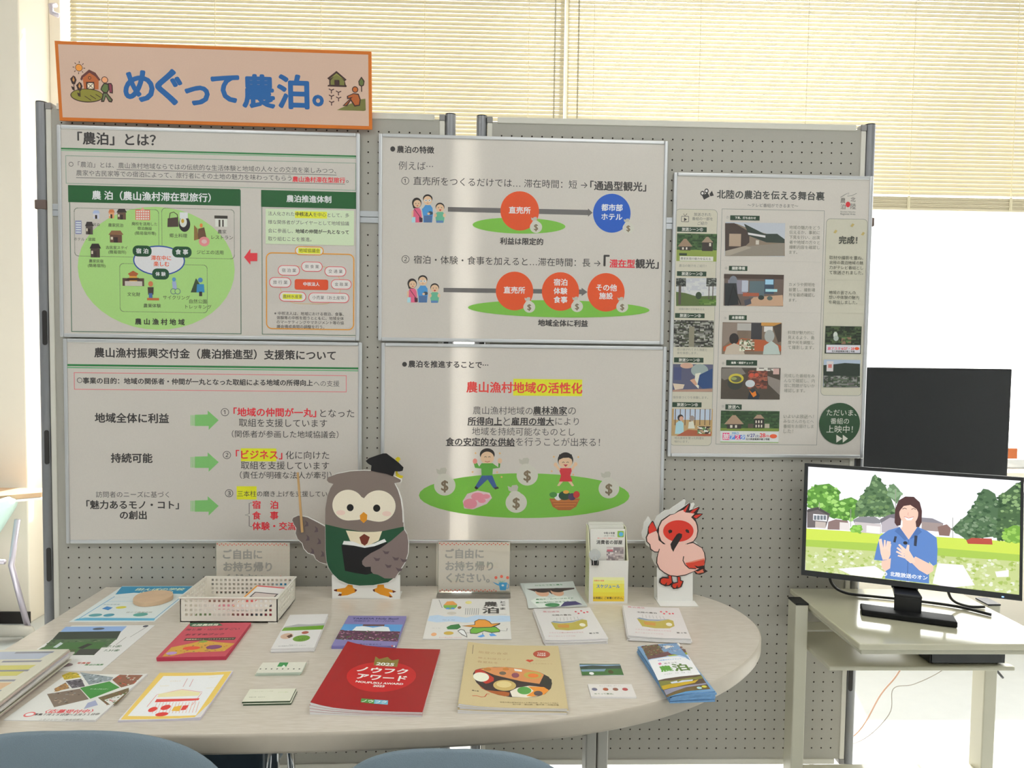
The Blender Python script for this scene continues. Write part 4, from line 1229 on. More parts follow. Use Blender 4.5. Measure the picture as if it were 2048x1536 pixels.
ART['beige'] = [('E',171.6,47.3,19.5,20.8,(197,90,69)),
 ('T','TAKE',162.0,180.7,42.4,(246,246,240),1),
 ('T','FREE',162.2,180.5,52.8,(246,246,240),1),
 ('P',[(134.2,81.7),(139.3,76.5),(144.3,78.7),(149.3,76.2),(153.0,81.7),(143.4,91.3)],(218,76,51)),
 ('L',[(13.0,13.7),(13.8,63.8)],1.2,(116,99,82)),
 ('T','能登の食卓',27.2,94.0,48.5,(192,153,110),0),
 ('T','郷土料理ガイド',27.2,100.0,79.0,(192,153,110),0),
 ('T','春夏秋冬',26.8,73.3,99.2,(192,153,110),0),
 ('T','からだにおいしい',156.4,191.2,82.0,(192,158,116),0),
 ('T','ふるさとの味めぐり',135.4,193.3,97.8,(192,158,116),0),
 ('P',[(20.7,161.1),(24.9,142.7),(38.0,129.9),(65.4,119.5),(93.2,118.0),(128.0,123.9),(162.2,138.4),(183.0,162.1),(188.2,191.3),(184.4,214.1),(171.5,239.2),(155.7,250.4),(132.7,255.0),(100.9,254.6),(76.5,247.3),(50.2,229.1),(30.6,201.8),(22.8,178.8)],(64,47,51)),
 ('P',[(34.1,134.7),(51.6,123.1),(87.7,118.2),(128.0,123.9),(162.2,138.4),(172.6,151.8),(161.5,194.9),(124.5,184.5),(66.4,158.2)],(227,151,95)),
 ('P',[(24.9,142.7),(35.5,134.6),(65.4,171.6),(65.9,186.3),(55.6,198.1),(49.1,201.2),(23.8,172.9)],(201,58,45)),
 ('E',38.6,172.5,16.8,21.3,(246,245,223)),
 ('E',88.8,204.3,23.7,24.1,(214,184,114)),
 ('E',87.4,200.0,15.8,14.3,(236,214,151)),
 ('E',148.0,155.6,19.0,16.6,(201,175,88)),
 ('E',149.3,157.1,11.6,9.6,(245,132,64)),
 ('P',[(100.1,230.4),(115.1,213.3),(140.1,204.1),(166.3,209.0),(180.1,222.5),(158.4,247.6),(132.7,255.0),(104.7,253.2)],(245,236,218)),
 ('E',129.3,225.4,14.3,16.6,(99,169,82)),
 ('P',[(137.4,207.0),(170.2,208.9),(180.1,222.5),(168.9,242.0),(145.5,250.7),(132.8,248.4),(148.7,226.2)],(245,153,58)),
 ('E',157.5,236.9,9.0,10.8,(99,82,84)),
 ('E',83.9,148.5,7.5,8.5,(116,99,84)),
 ('E',111.3,156.8,8.2,12.0,(151,82,99)),
 ('E',50.6,134.1,8.2,8.1,(201,134,64)),
 ('E',90.6,128.2,7.0,6.9,(210,134,58)),
 ('P',[(108.5,125.1),(125.8,130.2),(125.0,139.6),(109.9,135.4)],(246,246,240)),
 ('P',[(33.5,205.9),(50.2,229.1),(89.1,232.1),(99.5,235.9),(98.3,249.4),(89.4,252.3),(62.2,239.7),(42.2,223.9)],(184,99,49)),
 ('P',[(166.3,174.5),(175.2,156.3),(187.8,173.8),(187.3,197.0),(180.3,217.0),(164.2,194.9)],(58,53,51)),
 ('T','郷土食',22.8,37.0,236.8,(99,82,64),1),
 ('L',[(24.7,259.5),(33.5,256.6),(43.8,260.2),(50.0,257.4),(53.4,245.3),(58.5,245.2)],2.08,(214,90,64)),
 ('T','能登の里山里海がはぐくむ郷土料理\u3000食べる人と作る人',80.9,196.6,276.5,(116,95,62),0),
 ('T','石川県\u3000富山県\u3000福井県\u3000北陸の食',105.4,196.6,283.8,(116,95,62),0)]
ART['toyama'] = [('P',[(2.9,130.9),(24.9,123.0),(45.6,134.4),(70.8,130.3),(99.6,141.5),(127.4,123.5),(156.0,129.4),(193.0,125.2),(215.8,128.8),(216.3,166.7),(178.6,173.0),(139.6,167.4),(101.0,176.6),(61.7,168.1),(26.2,175.8),(1.7,165.0)],(201,223,246)),
 ('T','農',146.2,182.6,40.4,(64,60,58),2),
 ('T','泊',142.8,185.3,88.4,(64,60,58),2),
 ('T','と',191.6,204.9,24.7,(64,60,58),2),
 ('T','や',191.4,204.5,48.5,(64,60,58),2),
 ('T','ま',191.2,204.1,75.0,(64,60,58),2),
 ('T','Toyama Nouhaku Documentary',143.3,207.4,116.8,(99,95,92),0),
 ('L',[(97.0,72.8),(97.1,120.7)],1.45,(151,151,151)),
 ('L',[(102.8,72.8),(102.8,120.7)],1.5,(151,151,151)),
 ('L',[(108.6,72.7),(108.5,120.6)],1.45,(151,151,151)),
 ('L',[(114.5,72.6),(114.2,120.5)],1.5,(151,151,151)),
 ('L',[(120.3,72.6),(119.9,120.5)],1.45,(151,151,151)),
 ('L',[(126.2,72.5),(125.6,120.4)],1.5,(151,151,151)),
 ('L',[(132.0,72.4),(131.3,120.4)],1.45,(151,151,151)),
 ('E',53.5,54.3,18.8,28.3,(134,192,82)),
 ('P',[(34.6,50.3),(42.4,20.5),(58.8,17.8),(72.1,43.2),(66.5,50.0)],(245,169,82)),
 ('L',[(19.0,7.8),(32.6,71.1)],1.2,(64,60,58)),
 ('E',48.0,75.0,5.8,6.5,(99,158,227)),
 ('E',61.4,74.8,5.8,6.5,(99,158,227)),
 ('E',79.2,68.1,5.3,9.9,(151,116,82)),
 ('E',60.6,110.9,12.6,11.1,(218,210,197)),
 ('E',102.7,28.4,9.0,12.0,(246,236,149)),
 ('P',[(114.4,249.2),(112.6,225.2),(121.1,203.9),(151.1,196.5),(178.5,203.5),(188.7,224.5),(188.6,238.4),(167.7,244.0),(148.9,233.2),(130.5,251.1)],(64,60,58)),
 ('P',[(115.9,245.8),(114.2,226.5),(122.3,207.5),(151.2,200.8),(177.4,207.0),(187.1,226.0),(187.0,235.0),(167.7,239.9),(148.8,229.0),(130.4,247.0)],(119,190,66)),
 ('P',[(90.9,198.5),(123.5,189.6),(122.9,167.6),(133.7,152.5),(150.6,153.9),(161.9,167.2),(167.5,183.4),(190.2,178.8),(188.5,189.0),(167.6,209.2),(129.5,212.4)],(64,60,58)),
 ('P',[(94.2,199.2),(125.2,192.4),(124.6,169.8),(134.4,156.3),(150.1,157.6),(160.8,170.2),(166.4,186.3),(187.4,182.5),(166.5,205.0),(129.4,208.1)],(245,162,56)),
 ('L',[(145.2,242.2),(145.5,262.4)],1.35,(64,60,58)),
 ('L',[(167.7,242.0),(169.1,255.5)],1.3,(64,60,58)),
 ('P',[(132.2,267.2),(146.5,252.3),(151.4,265.7),(141.5,272.4)],(99,169,240)),
 ('P',[(161.1,250.9),(171.7,246.7),(180.5,262.2),(165.1,265.6)],(99,169,240)),
 ('L',[(188.2,228.7),(205.4,231.4),(207.1,213.9)],1.35,(64,60,58)),
 ('L',[(113.7,242.4),(98.4,247.3)],1.35,(64,60,58)),
 ('P',[(53.2,208.1),(63.2,193.7),(83.4,186.3),(89.9,207.8),(81.1,221.9),(56.8,222.1)],(64,134,71)),
 ('P',[(82.2,232.3),(89.1,219.8),(98.8,225.3),(106.7,256.0),(108.1,272.7),(93.5,256.1)],(64,60,58)),
 ('P',[(84.4,233.7),(89.9,224.0),(97.6,228.8),(105.1,256.0),(106.3,267.4),(94.6,252.7)],(246,246,246)),
 ('E',61.0,246.2,12.2,10.8,(218,184,79)),
 ('E',25.0,254.6,6.9,10.8,(246,184,132)),
 ('T','〜・〜',9.8,22.2,146.1,(99,95,92),0),
 ('T','〜・〜',38.9,72.4,159.2,(99,95,92),0),
 ('T','〜・〜',17.2,38.8,215.4,(99,95,92),0),
 ('T','〜・〜',184.3,198.4,152.0,(99,95,92),0),
 ('T','〜・〜',190.9,202.0,192.6,(99,95,92),0),
 ('T','富山の農山漁村に泊まる旅',39.1,94.2,273.0,(227,134,151),0)]
ART['mask'] = [('P',[(10.8,11.1),(164.6,-3.9),(145.1,199.4),(-9.0,211.8)],(224,229,223)),
 ('P',[(11.7,52.3),(80.5,54.4),(154.6,57.0),(152.0,68.4),(106.4,85.6),(76.9,105.9),(71.1,86.8),(41.4,93.1)],(82,64,62)),
 ('E',51.5,89.4,19.3,34.8,(236,184,151)),
 ('E',96.1,89.3,18.2,34.9,(236,184,151)),
 ('E',55.4,72.0,20.7,18.6,(64,49,47)),
 ('E',100.1,72.7,19.5,18.7,(64,49,47)),
 ('P',[(6.2,152.4),(35.8,124.5),(54.9,121.9),(63.8,140.7),(86.0,123.3),(116.3,128.2),(120.8,164.2),(131.0,199.7),(20.2,211.6)],(240,246,238)),
 ('T','農泊ホームページガイド',23.4,131.5,144.8,(66,134,84),2),
 ('T','農山漁村に泊まろう',18.3,113.2,170.7,(66,134,84),1),
 ('E',61.3,192.5,20.7,14.9,(82,151,99)),
 ('P',[(100.8,170.9),(131.9,169.7),(145.7,197.0),(81.0,207.1)],(82,75,123)),
 ('T','ひなたで食と農を',41.6,126.2,25.4,(82,151,97),1)]
ART['newsa'] = [('T','北陸の農泊',41.6,92.4,47.9,(99,92,88),1),
 ('E',109.4,27.1,3.0,4.7,(236,79,97)),
 ('E',114.6,40.2,2.9,4.7,(236,79,97)),
 ('E',125.2,22.9,2.9,4.8,(236,79,97)),
 ('E',130.4,36.2,2.9,4.7,(236,79,97)),
 ('E',139.9,32.8,3.0,4.7,(236,79,97)),
 ('L',[(51.6,66.5),(48.6,87.9)],0.78,(169,162,149)),
 ('L',[(60.8,65.6),(58.1,87.1)],0.79,(169,162,149)),
 ('L',[(70.0,64.7),(67.5,86.3)],0.79,(169,162,149)),
 ('L',[(79.2,63.8),(77.0,85.6)],0.79,(169,162,149)),
 ('L',[(88.4,63.0),(86.5,84.8)],0.79,(169,162,149)),
 ('L',[(97.7,62.1),(96.1,84.0)],0.79,(169,162,149)),
 ('L',[(106.9,61.2),(105.6,83.2)],0.79,(169,162,149)),
 ('P',[(31.3,97.5),(53.4,106.2),(84.1,102.0),(116.1,82.4),(126.3,90.3),(120.3,129.1),(103.7,146.3),(65.4,152.0),(35.6,145.4)],(201,184,88)),
 ('P',[(31.3,97.5),(53.6,104.1),(84.3,99.8),(121.1,77.6),(92.7,88.6),(61.8,95.2),(39.5,88.6)],(151,166,184)),
 ('P',[(45.4,112.9),(75.6,115.0),(71.1,135.7),(44.0,133.1)],(218,158,79)),
 ('E',108.8,119.3,7.7,11.2,(245,240,218)),
 ('T','ふるさとの農山漁村をたずねる',15.2,101.1,166.0,(218,134,149),0),
 ('T','春から夏のおすすめ体験',10.7,77.4,187.6,(218,175,179),0),
 ('T','第３号',113.9,137.8,175.8,(64,60,58),1),
 ('T','農泊通信',21.5,66.0,23.0,(218,116,132),0)]
ART['newsb'] = [('T','北陸の農泊',34.5,86.3,44.4,(99,92,88),1),
 ('E',99.0,33.1,3.0,4.9,(236,79,97)),
 ('E',105.5,46.8,2.9,4.9,(236,79,97)),
 ('E',113.6,32.4,3.0,4.9,(236,79,97)),
 ('E',120.1,46.1,2.9,4.8,(236,79,97)),
 ('E',128.8,44.8,2.9,4.9,(236,79,97)),
 ('L',[(47.0,61.7),(46.4,83.8)],0.79,(169,162,149)),
 ('L',[(56.0,62.4),(55.6,84.3)],0.79,(169,162,149)),
 ('L',[(64.9,63.1),(64.9,84.9)],0.79,(169,162,149)),
 ('L',[(73.8,63.7),(74.2,85.4)],0.79,(169,162,149)),
 ('L',[(82.8,64.4),(83.4,85.9)],0.79,(169,162,149)),
 ('L',[(91.7,65.1),(92.7,86.5)],0.79,(169,162,149)),
 ('L',[(100.6,65.8),(101.9,87.0)],0.79,(169,162,149)),
 ('P',[(30.2,91.7),(53.1,103.6),(83.0,102.8),(112.0,87.6),(122.8,96.4),(121.7,132.3),(107.5,147.9),(70.1,151.7),(39.6,143.4)],(201,184,88)),
 ('P',[(30.2,91.7),(53.0,101.5),(82.9,100.7),(116.2,83.7),(89.9,90.5),(60.2,93.2),(37.4,83.3)],(151,166,184)),
 ('P',[(45.8,109.8),(76.0,115.0),(73.9,135.5),(46.6,130.9)],(218,158,79)),
 ('E',109.2,122.1,7.7,11.7,(245,240,218)),
 ('T','ふるさとの農山漁村をたずねる',20.0,108.7,165.6,(218,134,149),0),
 ('T','春から夏のおすすめ体験',18.2,87.1,187.2,(218,175,179),0),
 ('T','第３号',120.8,145.3,176.4,(64,60,58),1),
 ('T','農泊通信',12.1,57.7,10.2,(218,116,132),0)]
ART['carda'] = [('P',[(-0.1,5.2),(92.0,3.7),(91.8,17.5),(-0.5,22.0)],(151,179,214)),
 ('P',[(-0.4,14.4),(28.6,7.8),(58.6,10.4),(92.2,6.7),(91.5,25.1),(-0.7,29.5)],(66,82,75)),
 ('P',[(-0.4,26.5),(92.1,23.5),(90.3,54.7),(-0.4,57.5)],(70,116,60)),
 ('P',[(-0.0,29.5),(56.4,25.6),(51.4,37.7),(1.5,39.9)],(134,162,184)),
 ('E',21.6,48.4,5.3,6.6,(246,246,245)),
 ('E',64.9,40.4,5.9,8.9,(82,75,40))]
ART['cardb'] = [('E',11.3,23.4,5.9,6.6,(116,116,140)),
 ('E',34.5,23.3,5.9,6.6,(184,97,66)),
 ('E',55.2,23.2,5.9,6.6,(151,99,82)),
 ('E',75.3,23.1,6.0,6.6,(184,82,82)),
 ('T','めぐって農泊。ほくりく',23.5,69.8,7.8,(151,145,140),0),
 ('T','めぐって農泊。',8.6,47.6,43.0,(116,134,99),1)]
ART['trifold'] = [('P',[(8.8,1.8),(101.5,-2.2),(97.7,65.1),(4.0,76.0)],(116,92,71)),
 ('S',[(9.1,1.8),(60.1,-0.9),(48.5,56.7),(3.6,73.5)],[(119,82,58),(151,82,58),(82,116,58),(175,151,116),(66,58,53),(134,184,106)],90,3,3.74),
 ('P',[(55.6,13.4),(80.8,4.5),(99.7,-1.8),(100.4,19.1),(75.7,20.1),(60.2,26.9)],(236,232,223)),
 ('S',[(55.6,13.4),(99.0,0.3),(98.2,44.9),(55.9,47.1)],[(201,197,201),(134,64,58),(236,227,218),(116,99,106)],40,5,2.6),
 ('P',[(5.4,63.8),(52.4,44.4),(102.7,34.9),(99.3,52.7),(50.4,64.4),(4.8,73.1)],(116,82,84)),
 ('P',[(50.4,64.4),(99.8,52.7),(98.5,62.7),(55.5,68.4)],(169,188,58)),
 ('P',[(4.8,73.1),(49.2,68.0),(97.8,64.6),(96.8,79.9),(1.9,83.1)],(197,218,245)),
 ('P',[(3.6,77.1),(53.3,72.0),(97.6,71.3),(91.0,165.4),(-3.2,171.9)],(246,246,246)),
 ('T','北陸農泊ガイドブック',22.4,76.3,84.4,(116,175,236),1),
 ('P',[(18.3,98.6),(24.8,94.8),(26.9,101.6),(19.9,107.0)],(236,134,166)),
 ('T','めぐって',32.0,60.6,101.7,(134,127,123),1),
 ('T','農',14.6,41.0,126.4,(99,169,66),2),
 ('T','泊',44.5,76.3,126.2,(99,134,66),2),
 ('T','。',78.4,84.5,132.2,(99,134,66),2),
 ('T','のうはく\u3000うみ\u3000やま\u3000さと',16.2,75.7,151.4,(151,145,140),0),
 ('P',[(-3.4,171.8),(91.0,165.4),(87.5,231.5),(-8.7,245.4)],(99,82,66)),
 ('P',[(-3.5,176.1),(22.5,182.3),(75.2,175.2),(91.4,169.9),(90.6,182.8),(28.8,193.3),(-8.5,211.4)],(134,134,66)),
 ('P',[(17.6,188.3),(32.6,185.1),(32.4,191.5),(43.3,185.9),(67.5,185.5),(62.6,193.6),(18.5,194.7)],(214,223,236)),
 ('P',[(-4.1,197.3),(28.1,195.4),(63.3,191.6),(79.2,186.3),(66.2,200.2),(23.0,210.6),(-5.4,213.7)],(205,171,40)),
 ('P',[(-5.0,215.8),(32.6,211.3),(88.7,203.9),(88.3,210.1),(40.5,217.0),(-6.5,235.8)],(151,151,171)),
 ('P',[(-5.3,237.8),(28.9,222.3),(66.6,212.7),(87.4,220.3),(87.9,230.5),(35.0,232.8),(-2.8,244.9)],(116,99,58)),
 ('E',67.2,223.0,5.2,5.1,(171,214,218)),
 ('E',79.1,218.7,5.3,4.8,(227,218,79)),
 ('P',[(-2.5,243.9),(34.7,233.7),(87.7,230.9),(87.9,231.8),(-8.5,246.4)],(99,162,214))]
ART['pink'] = [('P',[(-0.4,-4.0),(72.3,0.7),(86.9,16.7),(17.4,23.9),(6.1,18.4)],(34,99,62)),
 ('T','北陸農政局',9.3,73.0,11.4,(246,245,227),1),
 ('T','海と里・山の幸すごい',5.8,134.5,41.0,(116,47,58),2),
 ('T','おすすめブック',17.4,107.0,73.0,(116,47,58),2),
 ('R',25.1,94.2,142.2,109.8,(64,47,40)),
 ('T','地産地消メニューづくり１０１のヒント',28.1,139.1,102.1,(236,218,175),1),
 ('P',[(11.6,146.8),(47.7,126.3),(71.1,108.4),(108.0,121.4),(150.0,130.7),(139.3,173.9),(105.8,176.6),(57.5,177.3),(30.3,195.5),(10.8,197.4)],(218,166,62)),
 ('S',[(14.5,146.9),(69.0,119.7),(144.6,134.2),(138.9,172.5),(66.1,177.7),(20.6,192.3)],[(218,82,58),(151,116,49),(175,64,99),(236,184,79),(99,134,58)],50,4,3.77),
 ('E',59.1,153.2,19.4,10.3,(236,82,49)),
 ('E',108.4,149.5,17.8,11.9,(134,64,116)),
 ('E',24.4,180.0,11.5,8.5,(192,151,210)),
 ('E',72.5,116.8,10.2,6.1,(134,169,66))]
ART['white'] = [('P',[(4.7,80.6),(33.3,66.1),(60.6,70.1),(99.7,65.0),(100.6,80.5),(3.4,89.1)],(184,184,184)),
 ('P',[(3.2,88.0),(99.9,78.2),(99.6,105.2),(1.4,108.1)],(116,169,49)),
 ('E',21.1,141.4,14.6,17.5,(218,184,158)),
 ('P',[(20.4,142.3),(29.6,129.7),(35.2,144.4),(28.8,155.0)],(99,64,49)),
 ('E',60.8,122.5,8.4,8.9,(184,99,82)),
 ('E',58.5,158.0,20.0,19.2,(116,162,58)),
 ('S',[(40.8,156.8),(55.4,141.7),(77.2,159.3),(61.6,175.0)],[(82,134,40),(151,192,79),(64,99,36)],30,3,2.28),
 ('T','農泊推進のすすめ',36.5,55.8,194.2,(64,60,58),0),
 ('T','石川県農林水産物ブランドガイド',13.6,76.7,200.8,(64,60,58),0)]
ART['purple'] = [('P',[(0.5,57.8),(149.1,58.9),(148.8,103.1),(-0.2,100.0)],(99,166,227)),
 ('P',[(28.4,104.8),(34.6,73.7),(50.5,70.2),(77.2,80.1),(100.6,70.6),(116.1,76.9),(124.1,102.4)],(240,246,246)),
 ('R',49.5,58.9,103.7,69.8,(116,82,75)),
 ('P',[(-0.4,98.9),(148.9,104.1),(151.2,165.1),(0.6,153.2)],(99,64,84)),
 ('S',[(-1.3,94.7),(148.9,104.1),(151.0,166.0),(1.0,155.2)],[(82,151,58),(151,82,116),(99,47,82),(201,134,169),(64,116,49),(134,64,101),(218,169,192)],230,6,4.0),
 ('T','TAKEDA Holy Basil',14.8,132.4,19.4,(64,64,116),2),
 ('T','竹田のホーリーバジル',21.7,126.1,36.6,(64,64,116),1),
 ('T','花と香りに包まれて',48.0,115.4,182.4,(64,64,116),1),
 ('P',[(138.6,193.2),(141.4,185.6),(144.9,196.0)],(218,82,66)),
 ('P',[(143.9,196.0),(146.8,186.4),(150.0,197.8)],(246,246,246))]
ART['cardc'] = [('P',[(36.9,0.6),(56.6,1.4),(56.4,23.2),(36.4,21.6)],(66,151,84)),
 ('P',[(46.3,22.8),(49.3,12.9),(55.0,23.2)],(240,246,236)),
 ('E',3.6,31.9,1.8,2.9,(99,99,84)),
 ('E',15.6,32.3,1.8,2.9,(99,99,84)),
 ('E',27.5,32.8,1.8,2.9,(99,99,84)),
 ('E',39.5,33.3,1.8,2.9,(99,99,84)),
 ('E',51.5,33.7,1.8,2.9,(99,99,84)),
 ('E',63.5,34.2,1.8,2.9,(99,99,84)),
 ('E',75.5,34.7,1.8,2.9,(99,99,84)),
 ('E',87.5,35.2,1.8,2.9,(99,99,84))]
ART['cardd'] = [('T','まちなか農泊',60.7,80.8,15.8,(184,201,132),0),
 ('T','季節の宿\u3000あぜみち',8.4,39.7,35.0,(169,169,145),1),
 ('T','ごはんと畑しごと体験',7.9,49.8,10.6,(192,192,162),0)]
ART['yellow'] = [('P',[(-3.1,-1.4),(148.9,3.0),(150.7,197.0),(3.4,195.9)],(246,210,106)),
 ('P',[(10.7,14.7),(136.9,16.6),(138.7,189.6),(10.5,182.9)],(246,246,246)),
 ('L',[(29.9,98.1),(71.7,78.0),(117.8,93.2)],1.3,(236,116,99)),
 ('P',[(33.2,95.5),(72.3,79.8),(114.6,94.2),(115.3,107.9),(35.6,109.2)],(246,236,184)),
 ('P',[(37.6,117.4),(121.3,119.5),(122.2,128.0),(39.0,130.1)],(236,75,71)),
 ('L',[(44.0,130.3),(52.0,174.3)],0.75,(236,149,116)),
 ('L',[(50.3,130.7),(58.3,174.7)],0.75,(236,149,116)),
 ('L',[(56.5,131.0),(64.6,175.0)],0.75,(236,149,116)),
 ('L',[(62.8,131.3),(71.0,175.3)],0.75,(236,149,116)),
 ('L',[(69.1,131.6),(77.3,175.7)],0.78,(236,149,116)),
 ('L',[(75.4,132.0),(83.6,176.0)],0.75,(236,149,116)),
 ('L',[(81.7,132.3),(90.0,176.3)],0.75,(236,149,116)),
 ('L',[(88.0,132.6),(96.3,176.7)],0.75,(236,149,116)),
 ('L',[(94.2,132.9),(102.7,177.0)],0.75,(236,149,116)),
 ('L',[(100.5,133.2),(109.0,177.3)],0.75,(236,149,116)),
 ('L',[(106.8,133.6),(115.3,177.6)],0.75,(236,149,116)),
 ('L',[(113.1,133.9),(121.7,178.0)],0.78,(236,149,116)),
 ('L',[(119.4,134.2),(128.0,178.3)],0.78,(236,149,116)),
 ('L',[(125.7,134.5),(134.4,178.6)],0.78,(236,149,116)),
 ('L',[(31.7,148.3),(30.6,99.8)],1.0,(236,116,99)),
 ('L',[(116.7,147.6),(117.9,97.1)],1.0,(236,116,99)),
 ('E',47.0,159.2,7.8,10.2,(236,66,58)),
 ('E',68.7,152.7,8.9,10.3,(236,66,58)),
 ('E',71.8,179.3,11.7,7.9,(236,66,58)),
 ('P',[(83.8,151.0),(96.8,146.5),(100.3,169.4),(85.1,167.2)],(246,192,71)),
 ('P',[(99.6,147.7),(110.1,146.2),(110.8,165.0),(101.5,166.0)],(236,66,58)),
 ('L',[(65.3,28.3),(70.1,66.6)],1.08,(218,151,151)),
 ('L',[(78.5,31.9),(83.2,67.3)],1.08,(218,151,151)),
 ('T','のうぎょう',33.6,55.0,39.2,(236,201,132),0),
 ('L',[(21.7,61.3),(39.2,59.9)],1.08,(246,227,158)),
 ('L',[(108.8,27.4),(126.9,25.9)],1.08,(246,227,158)),
 ('L',[(120.3,77.7),(137.9,76.3)],1.04,(246,227,158))]
ART['photo'] = [('P',[(-10.7,8.5),(138.3,6.8),(141.8,43.3),(-4.9,46.5)],(151,184,232)),
 ('P',[(-7.7,41.6),(139.4,38.4),(154.3,91.0),(3.4,92.9)],(52,64,51)),
 ('P',[(1.2,89.1),(152.0,83.2),(154.3,136.1),(11.0,141.4)],(84,112,75)),
 ('S',[(1.2,89.1),(152.4,87.1),(151.3,136.0),(10.1,139.9)],[(64,92,58),(116,134,99),(49,66,47),(99,123,88)],60,2,6.6),
 ('P',[(6.7,134.1),(46.0,104.9),(139.2,106.1),(147.1,178.7),(-1.1,176.6)],(70,116,58)),
 ('P',[(88.3,138.8),(98.1,113.1),(112.1,117.0),(102.8,144.1)],(49,47,45)),
 ('P',[(30.2,134.4),(31.0,104.7),(41.3,112.3),(40.8,137.4)],(201,214,214)),
 ('E',77.0,22.9,13.9,7.5,(82,92,110)),
 ('P',[(-1.7,154.1),(40.7,147.6),(46.3,177.3),(-1.1,176.6)],(134,134,53)),
 ('P',[(42.8,146.1),(89.7,146.8),(98.1,178.0),(49.2,177.3)],(82,99,58)),
 ('P',[(97.7,145.5),(144.0,144.6),(146.4,177.3),(102.4,178.1)],(64,64,58)),
 ('L',[(189.3,10.7),(178.8,75.8)],1.24,(116,110,97)),
 ('L',[(169.6,75.6),(167.7,121.5)],1.24,(116,110,97)),
 ('T','7.1㊌',154.3,184.0,130.4,(82,116,82),1),
 ('T','7.31㊎',157.3,191.0,153.7,(82,116,82),1),
 ('E',111.8,230.6,16.2,9.9,(151,134,134)),
 ('E',184.5,7.3,6.4,6.8,(82,82,92)),
 ('T','里山くらし',1.4,41.3,187.9,(134,151,179),0),
 ('T','写真展',132.6,160.7,220.7,(210,99,82),1),
 ('T','農泊の風景',154.0,193.2,229.6,(99,151,99),1)]
ART['recr'] = [('P',[(-6.8,8.2),(0.1,-7.4),(18.3,-4.9),(37.8,15.9),(11.6,28.8)],(201,175,53)),
 ('S',[(-6.8,8.2),(0.1,-7.4),(18.3,-4.9),(37.8,15.9),(11.6,28.8)],[(151,151,49),(236,210,79)],26,5,4.32),
 ('P',[(22.0,-8.1),(106.5,13.8),(109.4,28.7),(75.2,49.1)],(151,162,166)),
 ('S',[(22.0,-8.1),(106.5,13.8),(109.4,28.7),(75.2,49.1)],[(99,110,114),(201,210,214)],26,5,4.32),
 ('P',[(110.4,25.7),(113.4,1.3),(165.5,5.8),(168.1,47.3),(149.4,62.2)],(151,99,75)),
 ('S',[(110.4,25.7),(113.4,1.3),(165.5,5.8),(168.1,47.3),(149.4,62.2)],[(218,82,58),(64,99,58),(236,232,218)],26,5,4.16),
 ('P',[(15.6,69.2),(21.4,40.3),(45.1,65.4),(25.2,80.1)],(151,116,84)),
 ('S',[(15.6,69.2),(21.4,40.3),(45.1,65.4),(25.2,80.1)],[(201,151,82)],26,5,4.16),
 ('P',[(17.8,34.5),(42.7,21.8),(71.3,56.1),(50.3,65.3)],(99,92,101)),
 ('S',[(17.8,34.5),(42.7,21.8),(71.3,56.1),(50.3,65.3)],[(151,145,149),(64,58,62)],26,5,4.32),
 ('P',[(15.4,91.4),(66.9,66.5),(111.2,110.1),(63.2,143.7)],(134,116,101)),
 ('S',[(15.4,91.4),(66.9,66.5),(111.2,110.1),(63.2,143.7)],[(82,66,58),(184,162,136),(151,151,145)],26,5,4.0),
 ('P',[(64.9,63.1),(109.0,32.8),(146.8,62.3),(113.1,108.9)],(70,151,64)),
 ('P',[(125.9,104.3),(166.6,64.5),(175.4,81.0),(178.5,134.2),(161.7,135.7)],(116,99,66)),
 ('S',[(125.9,104.3),(166.6,64.5),(175.4,81.0),(178.5,134.2),(161.7,135.7)],[(184,66,58),(82,116,58),(151,134,84)],26,5,4.0),
 ('T','ワーキングホリデー',89.0,125.9,67.7,(246,246,245),1),
 ('P',[(117.8,125.6),(126.9,114.9),(143.7,135.2),(124.7,150.0)],(169,175,205)),
 ('T','〈応募受付中〉',57.2,148.4,159.6,(236,82,88),1),
 ('T','募集７月１５日㊊〜８月３１日㊐',42.5,167.8,171.8,(82,75,71),1),
 ('E',34.7,172.4,10.1,9.6,(236,116,116)),
 ('E',34.7,172.4,7.2,6.2,(246,246,245)),
 ('T','ふるさとワーク推進協議会',64.7,148.2,190.5,(151,145,136),0)]
ART['teal'] = [('P',[(0.3,3.3),(207.2,3.3),(209.5,70.7),(94.9,62.7),(60.4,57.9),(15.5,72.6)],(52,151,192)),
 ('T','田んぼの学校',54.4,190.1,29.8,(236,246,201),1),
 ('T','さとやま体験',76.5,167.1,54.2,(218,240,210),1),
 ('L',[(21.6,88.7),(12.8,263.1)],2.45,(82,169,210)),
 ('L',[(9.0,262.2),(207.8,265.4)],2.97,(82,169,210)),
 ('L',[(204.5,265.3),(207.6,75.0)],2.24,(82,169,210)),
 ('P',[(9.4,256.8),(25.2,249.9),(205.5,256.4),(209.2,272.5),(6.4,269.2)],(99,184,218)),
 ('L',[(21.0,130.3),(92.7,128.2)],1.36,(134,192,218)),
 ('L',[(12.6,99.1),(64.1,96.6)],1.44,(201,214,218)),
 ('P',[(34.7,184.9),(39.5,167.5),(59.7,177.5),(57.3,196.7)],(52,134,201)),
 ('E',80.8,175.9,13.6,9.8,(227,218,82)),
 ('E',42.0,232.0,16.5,11.1,(99,169,175)),
 ('E',76.7,232.6,13.3,11.1,(82,162,184)),
 ('E',156.2,230.1,18.2,13.0,(99,175,162)),
 ('T','親子で農業体験',111.7,178.7,213.2,(151,151,136),0),
 ('T','参加者募集',22.3,67.0,153.7,(151,169,171),0)]
